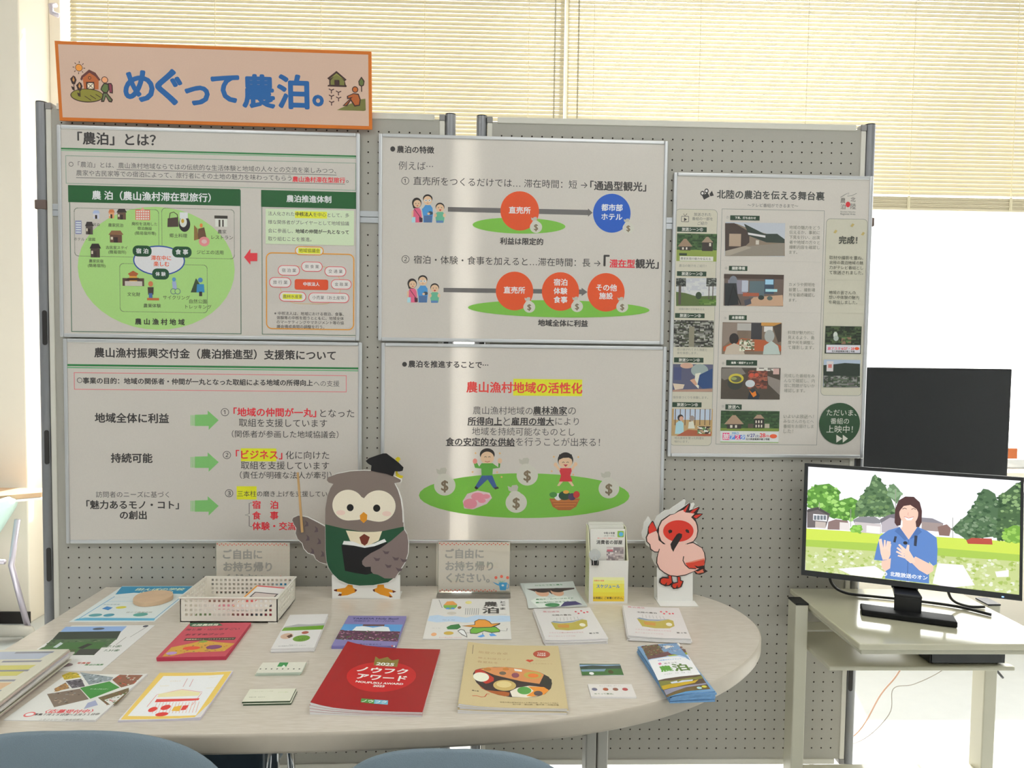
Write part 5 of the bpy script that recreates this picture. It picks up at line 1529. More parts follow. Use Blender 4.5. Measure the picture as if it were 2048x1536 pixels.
ART['sign'] = [('R',3.5,5.5,7.3,8.7,(232,118,101)),
 ('R',9.5,8.6,13.2,11.8,(232,118,101)),
 ('R',15.4,5.5,19.2,8.6,(232,118,101)),
 ('R',21.4,8.6,25.1,11.7,(232,118,101)),
 ('R',27.3,5.4,31.1,8.5,(232,118,101)),
 ('R',33.3,8.5,37.1,11.7,(232,118,101)),
 ('R',39.3,5.3,43.0,8.5,(232,118,101)),
 ('R',45.2,8.4,49.0,11.6,(232,118,101)),
 ('R',51.2,5.3,54.9,8.4,(232,118,101)),
 ('R',57.2,8.4,60.9,11.5,(232,118,101)),
 ('R',63.1,5.2,66.8,8.3,(232,118,101)),
 ('R',69.1,8.3,72.8,11.5,(232,118,101)),
 ('R',75.0,5.1,78.7,8.3,(232,118,101)),
 ('R',81.0,8.2,84.7,11.4,(232,118,101)),
 ('R',86.9,5.1,90.7,8.2,(232,118,101)),
 ('R',92.9,8.2,96.7,11.3,(232,118,101)),
 ('R',98.9,5.0,102.6,8.1,(232,118,101)),
 ('R',104.9,8.1,108.6,11.3,(232,118,101)),
 ('R',110.8,4.9,114.5,8.1,(232,118,101)),
 ('R',116.8,8.0,120.5,11.2,(232,118,101)),
 ('R',122.8,4.9,126.5,8.0,(232,118,101)),
 ('R',128.8,8.0,132.5,11.1,(232,118,101)),
 ('R',134.7,4.8,138.4,7.9,(232,118,101)),
 ('R',140.7,7.9,144.4,11.1,(232,118,101)),
 ('R',146.6,4.7,150.4,7.9,(232,118,101)),
 ('R',152.7,7.8,156.4,11.0,(232,118,101)),
 ('R',158.6,4.7,162.3,7.8,(232,118,101)),
 ('R',164.6,7.8,168.3,10.9,(232,118,101)),
 ('R',170.5,4.6,174.3,7.7,(232,118,101)),
 ('R',176.6,7.7,180.3,10.9,(232,118,101)),
 ('R',182.5,4.5,186.2,7.7,(232,118,101)),
 ('R',188.5,7.6,192.3,10.8,(232,118,101)),
 ('R',194.5,4.5,198.2,7.6,(232,118,101)),
 ('R',200.5,7.6,204.2,10.7,(232,118,101)),
 ('R',5.3,144.9,9.0,148.4,(232,118,101)),
 ('R',11.5,141.7,15.2,145.2,(232,118,101)),
 ('R',17.8,144.9,21.5,148.3,(232,118,101)),
 ('R',23.9,141.7,27.7,145.2,(232,118,101)),
 ('R',30.2,144.8,33.9,148.3,(232,118,101)),
 ('R',36.4,141.6,40.1,145.1,(232,118,101)),
 ('R',42.6,144.8,46.4,148.3,(232,118,101)),
 ('R',48.8,141.6,52.6,145.1,(232,118,101)),
 ('R',55.1,144.7,58.8,148.2,(232,118,101)),
 ('R',61.3,141.5,65.0,145.0,(232,118,101)),
 ('R',67.6,144.7,71.3,148.2,(232,118,101)),
 ('R',73.8,141.5,77.5,145.0,(232,118,101)),
 ('R',80.0,144.6,83.8,148.1,(232,118,101)),
 ('R',86.2,141.4,90.0,144.9,(232,118,101)),
 ('R',92.5,144.6,96.2,148.1,(232,118,101)),
 ('R',98.7,141.4,102.4,144.9,(232,118,101)),
 ('R',105.0,144.5,108.7,148.0,(232,118,101)),
 ('R',111.2,141.3,114.9,144.8,(232,118,101)),
 ('R',117.4,144.5,121.2,148.0,(232,118,101)),
 ('R',123.6,141.3,127.4,144.8,(232,118,101)),
 ('R',129.9,144.4,133.7,147.9,(232,118,101)),
 ('R',136.1,141.2,139.9,144.7,(232,118,101)),
 ('R',142.4,144.4,146.1,147.9,(232,118,101)),
 ('R',148.6,141.2,152.3,144.7,(232,118,101)),
 ('R',154.9,144.3,158.6,147.8,(232,118,101)),
 ('R',161.1,141.2,164.8,144.6,(232,118,101)),
 ('R',167.4,144.3,171.1,147.8,(232,118,101)),
 ('T','ご自由に',21.8,131.8,37.2,(174,168,161),2),
 ('T','お持ち帰り',22.7,159.6,73.2,(174,168,161),2),
 ('T','ください。',25.5,150.1,107.9,(174,168,161),2),
 ('P',[(176.7,120.8),(201.7,120.7),(198.0,143.6),(181.1,143.6)],(66,166,219)),
 ('P',[(158.9,119.0),(178.4,126.2),(177.8,130.3),(169.0,126.6)],(66,166,219)),
 ('RO',196.6,123.9,206.6,138.8,4.4,1.88,(66,166,219),0.0),
 ('E',189.0,129.3,3.8,2.8,(246,246,245)),
 ('E',168.8,106.6,4.3,4.4,(246,109,84)),
 ('E',202.5,106.5,4.4,4.5,(246,109,84)),
 ('E',185.0,103.1,4.4,4.5,(246,109,84)),
 ('L',[(175.1,115.1),(185.2,121.4)],1.24,(119,190,172)),
 ('L',[(180.7,115.1),(185.2,121.4)],1.24,(119,190,172)),
 ('L',[(188.2,115.1),(185.2,121.4)],1.24,(119,190,172)),
 ('L',[(195.1,115.0),(185.2,121.4)],1.28,(119,190,172))]
ART['boxfront'] = [('R',10.9,47.4,98.7,55.9,(246,246,179)),
 ('R',11.1,55.9,98.9,65.7,(246,245,140)),
 ('R',11.3,65.7,99.1,77.9,(246,236,101)),
 ('R',11.5,77.9,99.4,90.2,(246,236,84)),
 ('R',11.7,90.2,99.6,100.9,(246,227,75)),
 ('R',12.0,100.9,99.9,115.9,(246,210,62)),
 ('T','消費者の部屋',13.5,41.8,57.0,(245,151,116),1),
 ('T','スケジュール',21.0,86.4,73.1,(52,132,210),2),
 ('T','お気軽に ご来場ください。',12.5,95.6,106.4,(82,75,58),1)]
ART['boxleaf'] = [('T','令和８年度',38.0,69.9,11.2,(64,60,58),1),
 ('T','(４月〜９月)',39.4,69.4,18.6,(99,92,88),0),
 ('T','暮らしに役立つ情報がいっぱい',20.6,80.6,25.7,(236,116,99),0),
 ('T','消費者の部屋',17.7,91.2,37.1,(64,60,58),1),
 ('RR',77.3,4.8,95.7,22.7,2.5,(151,192,82)),
 ('E',87.7,14.0,6.1,6.1,(99,184,227)),
 ('R',46.5,50.3,95.6,88.9,(184,169,166)),
 ('N',46.5,51.8,95.0,87.7,10,8,[(218,205,201),(184,169,166),(151,138,140),(236,227,223)],4),
 ('R',48.2,57.5,64.7,63.0,(218,116,127))]
ART['owlbody'] = [('P',[(104.7,214.6),(105.3,163.1),(111.0,127.7),(119.5,105.2),(127.4,93.6),(114.7,89.8),(109.0,82.8),(113.1,74.8),(136.8,65.3),(174.7,57.6),(212.7,55.1),(263.4,57.2),(295.2,70.4),(314.9,80.5),(313.7,87.0),(296.9,90.3),(306.8,110.2),(314.6,135.8),(319.2,168.0),(321.5,222.9),(264.2,226.5),(168.8,227.1)],(134,119,110)),
 ('P',[(105.3,206.9),(156.1,219.1),(213.3,228.5),(264.1,225.2),(324.0,212.6),(325.3,226.2),(315.7,336.5),(299.9,356.1),(280.8,371.1),(239.3,379.7),(201.0,381.2),(169.2,376.4),(143.7,365.2),(125.2,347.1),(114.4,330.3),(108.6,311.5),(106.0,279.2)],(32,83,54)),
 ('P',[(105.3,195.3),(156.1,207.8),(213.2,217.2),(264.1,215.2),(322.9,200.3),(323.3,212.6),(264.1,225.9),(213.3,228.8),(156.1,219.4),(105.4,207.5)],(134,119,110)),
 ('P',[(162.4,224.6),(187.8,227.0),(213.3,228.8),(241.9,228.0),(263.5,225.9),(254.1,252.5),(215.0,272.1),(174.6,254.2)],(244,230,197)),
 ('E',168.6,153.0,43.8,43.4,(246,236,212)),
 ('E',253.7,155.0,47.0,44.4,(246,236,212)),
 ('P',[(143.3,188.6),(168.7,196.5),(194.1,194.7),(210.0,191.4),(241.8,198.3),(273.5,194.2),(270.3,174.8),(156.0,175.6)],(246,236,212)),
 ('P',[(187.6,120.7),(212.9,133.4),(231.9,120.4),(232.1,175.1),(194.0,175.4)],(246,236,212)),
 ('P',[(197.0,114.2),(228.7,114.0),(212.9,132.7)],(134,119,110)),
 ('E',148.1,174.4,12.6,7.1,(246,216,199)),
 ('E',276.0,176.4,12.7,7.1,(246,216,199)),
 ('E',174.3,160.0,9.5,10.0,(24,22,21)),
 ('E',248.0,161.1,9.9,10.3,(24,22,21)),
 ('P',[(211.5,172.0),(222.0,180.0),(220.8,194.5),(211.9,203.6),(202.4,194.6),(201.1,181.8)],(230,153,36)),
 ('P',[(213.3,233.9),(229.2,242.9),(222.9,260.7),(215.0,267.2),(205.4,260.8),(200.0,243.7)],(122,50,32)),
 ('P',[(156.8,254.3),(181.6,255.5),(200.7,263.1),(215.0,268.2),(242.0,260.6),(270.0,247.8),(275.8,255.6),(242.1,268.7),(215.0,273.4),(184.8,267.4),(153.0,264.0)],(246,246,241)),
 ('P',[(149.8,265.3),(184.8,267.7),(215.0,274.0),(242.1,269.4),(277.0,256.9),(278.7,265.3),(245.5,343.3),(220.1,349.9),(188.2,345.2),(160.2,339.1)],(18,17,19)),
 ('P',[(324.6,221.3),(333.7,235.8),(337.0,258.5),(335.9,287.7),(327.8,313.7),(312.6,338.1),(299.9,359.3),(283.9,360.7),(271.2,360.1),(261.5,354.9),(252.0,349.8),(239.2,347.2),(232.8,340.1),(232.1,327.1),(216.8,327.8),(208.5,320.7),(207.8,311.0),(215.1,301.2),(232.6,288.2),(258.0,275.1),(289.8,252.3),(312.0,232.7)],(135,118,113)),
 ('P',[(264.4,279.9),(274.0,284.1),(284.2,282.7),(280.4,290.5),(271.5,291.2)],(100,83,85)),
 ('P',[(239.0,299.5),(248.6,303.7),(258.8,302.3),(255.0,310.1),(246.0,310.8)],(100,83,85)),
 ('P',[(291.6,297.6),(301.2,301.8),(311.4,300.4),(307.6,308.2),(298.7,308.9)],(100,83,85)),
 ('P',[(314.0,302.4),(323.6,306.5),(333.8,305.2),(330.0,313.0),(321.0,313.7)],(100,83,85)),
 ('P',[(271.0,318.8),(280.5,323.0),(290.8,321.6),(287.0,329.5),(278.0,330.1)],(100,83,85)),
 ('P',[(301.3,328.4),(310.9,332.6),(321.1,331.2),(317.4,339.1),(308.4,339.8)],(100,83,85))]
ART['owlbase'] = [('P',[(169.2,378.7),(180.3,379.3),(181.9,389.1),(192.1,394.9),(188.3,402.1),(166.0,410.6),(146.9,412.6),(150.1,402.2),(131.0,399.0),(128.4,394.5),(143.7,391.8),(159.6,389.2)],(230,151,28)),
 ('P',[(127.8,395.1),(137.3,392.5),(136.7,400.3),(129.1,398.4)],(102,41,26)),
 ('P',[(139.0,412.0),(143.7,405.5),(150.1,406.8),(148.5,412.6)],(102,41,26)),
 ('P',[(186.7,392.3),(193.4,394.9),(190.9,399.4),(186.4,400.1)],(102,41,26)),
 ('P',[(250.5,379.7),(268.0,379.6),(270.0,388.7),(292.1,395.2),(302.7,399.0),(292.1,402.3),(282.5,401.7),(293.2,414.7),(284.2,415.4),(258.6,408.3),(238.7,397.3),(239.4,392.8),(248.9,388.8)],(230,151,28)),
 ('P',[(236.8,394.1),(242.6,392.1),(243.2,401.2),(238.7,398.6)],(102,41,26)),
 ('P',[(292.1,395.2),(303.3,399.7),(293.7,403.6)],(102,41,26)),
 ('P',[(282.6,409.9),(293.8,415.4),(284.9,416.7)],(102,41,26))]
ART['owlwing'] = [('P',[(111.7,219.4),(83.2,203.5),(54.7,189.2),(29.4,184.2),(15.2,190.7),(12.4,197.8),(18.0,210.3),(23.7,219.9),(21.8,234.5),(27.5,249.9),(40.8,262.7),(44.9,276.9),(56.0,289.1),(73.1,294.9),(78.1,307.1),(90.2,316.1),(118.2,323.1)],(120,106,98)),
 ('P',[(48.1,197.3),(56.3,203.6),(57.6,213.9),(46.2,215.3),(51.2,206.9)],(94,80,83)),
 ('P',[(75.0,213.2),(83.2,219.6),(84.5,229.9),(73.1,231.2),(78.1,222.8)],(94,80,83)),
 ('P',[(51.2,237.5),(59.4,243.9),(60.7,254.2),(49.3,255.6),(54.4,247.2)],(94,80,83)),
 ('P',[(82.9,247.0),(91.1,253.4),(92.4,263.7),(81.0,265.1),(86.1,256.7)],(94,80,83)),
 ('P',[(63.9,274.5),(72.1,281.0),(73.4,291.3),(62.0,292.7),(67.0,284.2)],(94,80,83)),
 ('P',[(92.4,282.5),(100.7,288.9),(101.9,299.2),(90.5,300.6),(95.6,292.2)],(94,80,83))]
ART['ibisfront'] = [('P',[(104.5,37.5),(91.3,39.8),(67.2,56.7),(59.3,75.6),(56.3,83.5),(47.0,61.2),(42.4,57.5),(31.1,75.8),(29.3,94.8),(24.9,104.8),(27.1,118.2),(36.0,127.1),(38.0,139.4),(50.5,148.2),(60.9,148.6),(56.8,162.7),(56.3,178.4),(64.9,196.7),(79.6,207.9),(95.4,215.9),(117.7,218.0),(139.9,214.3),(157.6,206.6),(164.6,202.6),(169.3,209.7),(182.3,211.9),(193.3,207.4),(204.3,201.5),(195.7,195.7),(194.5,184.5),(198.1,166.5),(194.5,148.6),(184.7,133.0),(171.1,124.1),(161.0,118.6),(171.1,104.0),(174.2,86.1),(172.4,70.5),(168.2,59.3),(165.3,53.1),(171.9,50.8),(185.8,38.0),(183.4,36.3),(169.3,35.3),(176.5,20.5),(173.3,17.0),(158.6,23.8),(146.5,27.8),(150.0,10.5),(146.4,6.5),(128.5,20.0),(113.2,30.3)],(46,31,29)),
 ('P',[(104.5,38.8),(92.4,42.0),(69.5,58.2),(61.9,76.7),(61.4,91.2),(66.2,109.1),(75.4,122.4),(106.7,131.2),(146.6,122.0),(159.8,116.3),(168.8,103.1),(171.5,86.1),(169.3,70.9),(165.1,60.5),(158.2,52.7),(152.5,47.2),(162.3,37.1),(148.9,35.0),(135.5,33.9),(130.9,26.2),(117.7,30.7)],(246,197,182)),
 ('P',[(33.1,95.9),(54.6,86.8),(59.3,95.7),(61.9,113.5),(75.5,124.6),(66.9,138.1),(60.0,146.2),(51.1,145.5),(40.9,137.8),(38.6,125.7),(30.0,117.1),(28.4,105.7)],(246,197,182)),
 ('P',[(43.4,61.0),(55.9,85.0),(34.9,95.9),(32.3,82.5),(35.4,71.3)],(221,53,36)),
 ('P',[(64.6,137.0),(75.5,124.6),(142.2,124.3),(159.9,121.0),(184.8,135.2),(191.8,148.6),(195.2,166.5),(192.7,184.5),(179.6,193.5),(162.0,202.6),(139.9,211.6),(117.7,215.3),(96.7,213.2),(80.9,205.2),(67.3,194.9),(59.4,178.4),(59.9,162.7)],(246,197,182)),
 ('P',[(139.0,178.0),(161.2,172.3),(194.0,164.7),(194.0,182.2),(181.8,193.5),(157.3,194.5),(146.0,189.2)],(217,66,44)),
 ('P',[(140.2,179.1),(163.4,171.2),(194.0,163.8),(194.1,167.6),(163.5,175.6)],(234,139,115)),
 ('L',[(134.1,159.0),(132.6,171.3),(139.2,183.6),(150.6,193.6),(170.7,194.9)],2.86,(46,31,29)),
 ('P',[(164.9,184.6),(175.0,187.9),(192.8,184.9),(195.3,195.7),(181.8,194.4),(172.9,192.6)],(46,31,29)),
 ('P',[(166.4,200.3),(175.3,202.5),(188.6,195.7),(198.8,201.0),(191.0,205.1),(175.5,208.3)],(226,115,87)),
 ('P',[(188.6,197.1),(203.2,201.0),(194.4,205.6)],(46,31,29)),
 ('P',[(146.0,9.4),(135.5,33.9),(129.2,28.9)],(221,53,36)),
 ('P',[(173.4,19.6),(156.7,37.1),(148.8,33.8),(158.6,25.5)],(221,53,36)),
 ('P',[(182.7,38.3),(167.0,50.9),(159.1,46.0),(164.6,41.1)],(221,53,36)),
 ('E',117.2,86.9,43.3,30.8,(221,53,36)),
 ('P',[(87.9,86.6),(93.4,82.6),(100.1,85.4),(99.1,91.0),(91.4,94.6)],(46,31,29)),
 ('P',[(136.8,84.5),(141.1,81.2),(147.4,85.1),(148.5,92.9),(140.2,90.8)],(46,31,29)),
 ('P',[(112.6,96.5),(119.2,92.7),(128.1,95.3),(127.9,104.2),(119.8,117.7),(108.0,137.9),(104.5,146.8),(98.4,136.8),(95.5,124.5),(101.9,113.3)],(37,26,27)),
 ('L',[(92.4,40.9),(69.5,57.8),(61.0,75.6),(60.6,95.7),(68.6,115.7),(79.9,124.6)],2.86,(46,31,29)),
 ('L',[(142.6,123.8),(159.8,117.4)],2.86,(46,31,29)),
 ('L',[(64.7,138.1),(59.5,156.0)],2.42,(46,31,29))]
ART['ibisfeet'] = [('P',[(89.1,214.1),(102.0,214.1),(104.6,229.8),(107.0,234.2),(96.1,244.4),(83.8,245.6),(71.5,240.0),(65.5,234.4),(66.6,223.2),(75.4,217.5),(91.0,218.6)],(46,31,29)),
 ('P',[(116.6,217.4),(126.6,217.3),(128.0,227.4),(135.9,229.6),(133.8,237.5),(129.6,247.6),(119.7,251.7),(107.4,253.3),(100.1,245.5),(100.3,236.5),(118.1,231.9)],(46,31,29)),
 ('P',[(92.0,215.2),(99.4,215.2),(101.5,230.9),(102.5,233.8),(93.8,241.5),(87.1,241.1),(89.1,232.1),(82.6,240.0),(75.9,238.9),(70.2,233.9),(71.1,225.4),(77.7,222.0),(94.5,223.1)],(217,57,31)),
 ('P',[(118.9,218.5),(124.4,218.4),(125.6,229.7),(132.5,231.0),(129.4,238.6),(126.2,246.5),(119.6,248.8),(118.3,239.8),(114.0,249.9),(108.5,250.0),(103.9,245.0),(104.9,238.7),(120.4,234.2)],(217,57,31))]
ART['tv'] = [('P',[(7.7,192.1),(534.9,177.6),(536.5,314.4),(11.3,313.7)],(180,204,92)),
 ('P',[(7.6,189.6),(535.5,170.8),(536.0,208.5),(8.9,231.1)],(204,224,84)),
 ('P',[(8.6,221.3),(249.1,209.3),(536.0,204.1),(536.2,226.2),(207.4,232.8),(9.1,240.8)],(168,200,80)),
 ('P',[(9.1,240.8),(536.2,221.8),(537.3,314.3),(11.3,313.7)],(196,208,140)),
 ('S',[(9.3,245.7),(536.2,221.8),(537.2,309.9),(11.2,311.2)],[(176,196,108),(212,220,172),(228,232,212),(164,188,88),(204,216,156)],420,7,7.82),
 ('P',[(96.1,294.5),(191.3,274.7),(217.2,290.4),(209.1,307.8),(131.6,308.2)],(240,236,240)),
 ('P',[(344.7,249.2),(404.6,246.5),(432.9,297.2),(373.9,311.7),(333.6,305.6)],(242,238,240)),
 ('P',[(478.8,255.4),(509.3,247.2),(509.5,264.9),(482.8,269.2)],(244,240,240)),
 ('P',[(11.8,127.9),(10.4,78.8),(31.4,62.3),(67.4,54.5),(94.7,71.8),(95.4,100.8),(126.1,88.4),(143.8,96.5),(149.2,139.2),(127.7,155.6),(74.5,151.2),(51.7,138.8)],(92,148,56)),
 ('S',[(11.8,127.9),(10.4,78.8),(31.4,62.3),(67.4,54.5),(94.7,71.8),(95.4,100.8),(126.1,88.4),(143.8,96.5),(149.2,139.2),(127.7,155.6),(74.5,151.2),(51.7,138.8)],[(92,148,56),(132,188,84),(76,128,48),(164,212,116)],110,2,10.12),
 ('P',[(136.2,142.8),(139.7,106.5),(152.2,81.4),(164.8,65.9),(173.1,50.8),(179.0,26.4),(186.2,18.7),(194.2,30.0),(211.8,47.7),(225.1,75.1),(238.6,111.7),(239.0,130.5)],(84,116,76)),
 ('S',[(136.2,142.8),(139.7,106.5),(152.2,81.4),(164.8,65.9),(173.1,50.8),(179.0,26.4),(186.2,18.7),(194.2,30.0),(211.8,47.7),(225.1,75.1),(238.6,111.7),(239.0,130.5)],[(84,116,76),(124,156,108),(60,92,56),(108,140,88)],110,3,9.68),
 ('P',[(216.5,71.1),(224.5,46.7),(232.9,41.2),(245.8,54.4),(254.5,67.8),(242.5,97.2)],(108,140,100)),
 ('S',[(216.5,71.1),(224.5,46.7),(232.9,41.2),(245.8,54.4),(254.5,67.8),(242.5,97.2)],[(108,140,100),(136,168,128)],20,4,9.46),
 ('P',[(375.2,154.1),(394.7,129.2),(410.4,113.9),(429.6,80.2),(437.1,56.8),(448.5,37.6),(460.3,38.9),(475.9,48.9),(484.1,79.8),(485.2,160.7),(411.4,177.6)],(76,108,72)),
 ('S',[(375.2,154.1),(394.7,129.2),(410.4,113.9),(429.6,80.2),(437.1,56.8),(448.5,37.6),(460.3,38.9),(475.9,48.9),(484.1,79.8),(485.2,160.7),(411.4,177.6)],[(76,108,72),(52,84,52),(124,148,116),(92,124,84)],150,5,8.8),
 ('P',[(481.5,170.0),(483.7,52.7),(498.9,42.4),(517.8,22.8),(533.6,11.7),(534.8,173.1)],(68,100,60)),
 ('S',[(481.5,170.0),(483.7,52.7),(498.9,42.4),(517.8,22.8),(533.6,11.7),(534.8,173.1)],[(68,100,60),(44,76,44),(92,124,76),(140,172,116)],120,6,8.58),
 ('P',[(492.8,159.8),(500.3,141.1),(519.1,128.0),(534.3,130.9),(534.8,173.1),(500.7,172.4)],(116,168,60)),
 ('S',[(492.8,159.8),(500.3,141.1),(519.1,128.0),(534.3,130.9),(534.8,173.1),(500.7,172.4)],[(116,168,60),(152,200,88)],30,8,8.58),
 ('P',[(10.9,145.2),(12.9,132.7),(39.9,124.3),(71.9,140.8),(70.0,151.7),(61.8,181.6),(12.1,186.7)],(108,100,100)),
 ('R',27.2,145.3,64.6,163.7,(232,232,234)),
 ('R',33.7,166.0,61.6,184.0,(196,184,176)),
 ('R',29.5,149.4,36.3,162.1,(112,120,128)),
 ('R',38.1,148.6,44.9,161.3,(112,120,128)),
 ('R',46.7,147.8,53.4,160.4,(112,120,128)),
 ('R',55.2,147.0,61.9,159.6,(112,120,128)),
 ('P',[(10.6,135.4),(39.9,124.3),(73.3,142.6),(65.3,144.4),(38.8,132.2),(10.9,142.7)],(76,72,72)),
 ('P',[(66.4,186.0),(68.1,164.0),(87.9,154.8),(119.0,156.5),(124.9,182.3)],(140,116,112)),
 ('R',98.2,162.1,124.6,183.7,(228,220,216)),
 ('P',[(132.1,152.8),(149.3,141.6),(188.1,137.8),(205.5,147.9),(201.4,155.5),(136.7,162.0)],(140,140,144)),
 ('R',137.0,157.1,204.2,185.6,(204,196,196)),
 ('R',167.5,164.2,202.6,184.1,(240,236,232)),
 ('P',[(201.1,143.6),(222.1,129.8),(243.1,123.0),(247.8,148.4),(205.7,159.8)],(120,116,124)),
 ('P',[(206.2,181.0),(205.6,152.7),(226.5,136.4),(247.6,139.1),(248.3,171.9)],(184,176,184)),
 ('P',[(304.0,128.9),(330.3,128.6),(356.8,139.8),(354.9,146.9),(304.3,142.8)],(140,136,144)),
 ('R',304.5,140.3,355.0,163.4,(164,148,144)),
 ('P',[(342.9,150.5),(364.9,141.3),(375.1,151.8),(371.5,172.8),(347.3,173.1)],(138,108,100)),
 ('P',[(411.4,179.9),(423.1,171.8),(469.9,169.0),(472.0,184.5),(415.5,188.5)],(184,76,60)),
 ('P',[(126.2,179.8),(132.4,167.2),(149.8,165.4),(158.8,176.4),(150.4,185.9),(132.9,187.7)],(124,180,68)),
 ('S',[(126.2,179.8),(132.4,167.2),(149.8,165.4),(158.8,176.4),(150.4,185.9),(132.9,187.7)],[(124,180,68),(148,204,88)],12,3,9.68),
 ('L',[(126.0,122.2),(127.3,172.5)],1.76,(152,152,140)),
 ('L',[(42.7,110.4),(43.3,129.9)],1.8,(152,152,140)),
 ('L',[(238.3,55.0),(239.7,121.0)],1.72,(152,152,140)),
 ('L',[(378.6,121.6),(379.6,176.5)],1.6,(152,152,140)),
 ('P',[(237.8,149.5),(238.6,111.7),(246.5,87.4),(263.1,74.6),(283.9,73.7),(298.7,87.4),(304.5,110.2),(304.3,142.8),(298.0,157.4),(287.6,156.1),(288.9,116.3),(255.6,119.5),(253.0,155.0),(243.8,158.2)],(76,44,44)),
 ('P',[(257.8,142.8),(289.4,139.6),(291.4,155.7),(294.8,162.4),(273.9,193.5),(253.3,166.7),(257.3,159.2)],(240,200,180)),
 ('E',272.4,120.2,23.3,30.9,(240,200,180)),
 ('P',[(247.3,122.6),(249.3,96.5),(263.3,84.0),(284.1,83.1),(295.1,97.1),(297.2,117.9),(291.2,106.8),(276.1,96.9),(259.4,101.3),(252.1,112.3)],(76,44,44)),
 ('L',[(256.3,110.0),(262.1,106.7),(267.1,109.0)],1.68,(60,40,40)),
 ('L',[(278.8,108.9),(284.5,105.5),(289.6,108.8)],1.68,(60,40,40)),
 ('P',[(261.7,131.1),(272.6,132.9),(284.2,129.9),(279.4,138.7),(267.8,139.9)],(246,246,246)),
 ('L',[(260.9,130.3),(272.6,133.8),(285.0,128.8)],1.26,(192,88,88)),
 ('L',[(271.5,118.0),(270.0,124.7),(273.3,125.3)],1.26,(216,160,144)),
 ('P',[(202.2,190.9),(223.0,172.2),(250.6,160.4),(273.9,192.6),(294.7,155.4),(318.7,164.5),(341.4,180.6),(344.0,212.6),(343.1,251.7),(334.7,257.3),(324.3,247.1),(325.5,306.7),(217.6,306.7),(220.6,254.8),(208.0,258.6),(188.8,258.5),(194.4,224.8)],(92,132,196)),
 ('P',[(238.3,172.9),(250.6,159.4),(270.5,192.0),(263.5,196.0),(250.7,183.3)],(76,112,172)),
 ('P',[(277.1,191.3),(294.6,154.9),(305.6,168.2),(290.3,183.8)],(76,112,172)),
 ('P',[(253.2,162.0),(292.2,158.0),(273.0,191.7)],(240,200,180)),
 ('L',[(273.0,192.6),(272.8,304.3)],1.68,(68,100,156)),
 ('P',[(238.6,187.0),(244.5,187.3),(241.5,204.5),(235.6,203.7)],(44,52,72)),
 ('P',[(287.7,179.9),(295.1,180.0),(293.2,209.0),(286.6,207.9)],(44,52,72)),
 ('E',265.7,202.8,5.4,4.7,(36,36,44)),
 ('P',[(208.0,258.6),(220.6,254.8),(231.1,248.8),(229.6,277.1),(217.1,287.1),(208.4,277.4)],(240,200,180)),
 ('P',[(199.0,200.7),(205.8,197.6),(209.7,223.1),(221.7,226.4),(223.7,202.7),(229.6,203.0),(229.6,239.6),(224.8,253.3),(210.5,256.0),(205.0,237.8)],(244,208,188)),
 ('P',[(205.6,228.3),(202.4,200.3),(206.6,198.0),(212.4,226.6)],(246,212,194)),
 ('P',[(211.5,225.7),(212.6,200.1),(216.9,200.6),(217.5,226.0)],(246,212,194)),
 ('P',[(216.6,225.1),(220.3,202.1),(224.6,202.6),(222.5,226.3)],(246,212,194)),
 ('P',[(221.7,228.3),(227.2,208.9),(231.1,210.4),(227.8,233.3)],(246,212,194)),
 ('P',[(279.2,252.4),(291.3,237.1),(334.7,257.3),(334.9,271.1),(320.9,283.4),(300.3,273.0)],(240,200,180)),
 ('P',[(262.1,226.5),(274.4,220.5),(287.3,242.2),(291.6,253.3),(279.3,257.1),(266.7,247.0)],(244,208,188)),
 ('P',[(266.2,225.1),(270.8,206.9),(275.8,207.3),(275.4,225.9)],(246,212,194)),
 ('P',[(262.9,228.3),(248.3,210.3),(251.6,207.1),(268.6,221.1)],(246,212,194)),
 ('P',[(261.4,234.1),(244.3,220.1),(246.8,216.1),(266.3,227.9)],(246,212,194)),
 ('P',[(262.4,240.5),(242.9,230.6),(245.3,226.6),(265.6,234.5)],(246,212,194)),
 ('P',[(265.8,245.7),(247.3,241.3),(248.9,237.4),(267.4,240.8)],(246,212,194)),
 ('T','MRO',190.0,222.3,293.6,(246,246,246),1),
 ('T','北陸放送のオン',230.0,321.1,292.3,(246,246,246),1)]
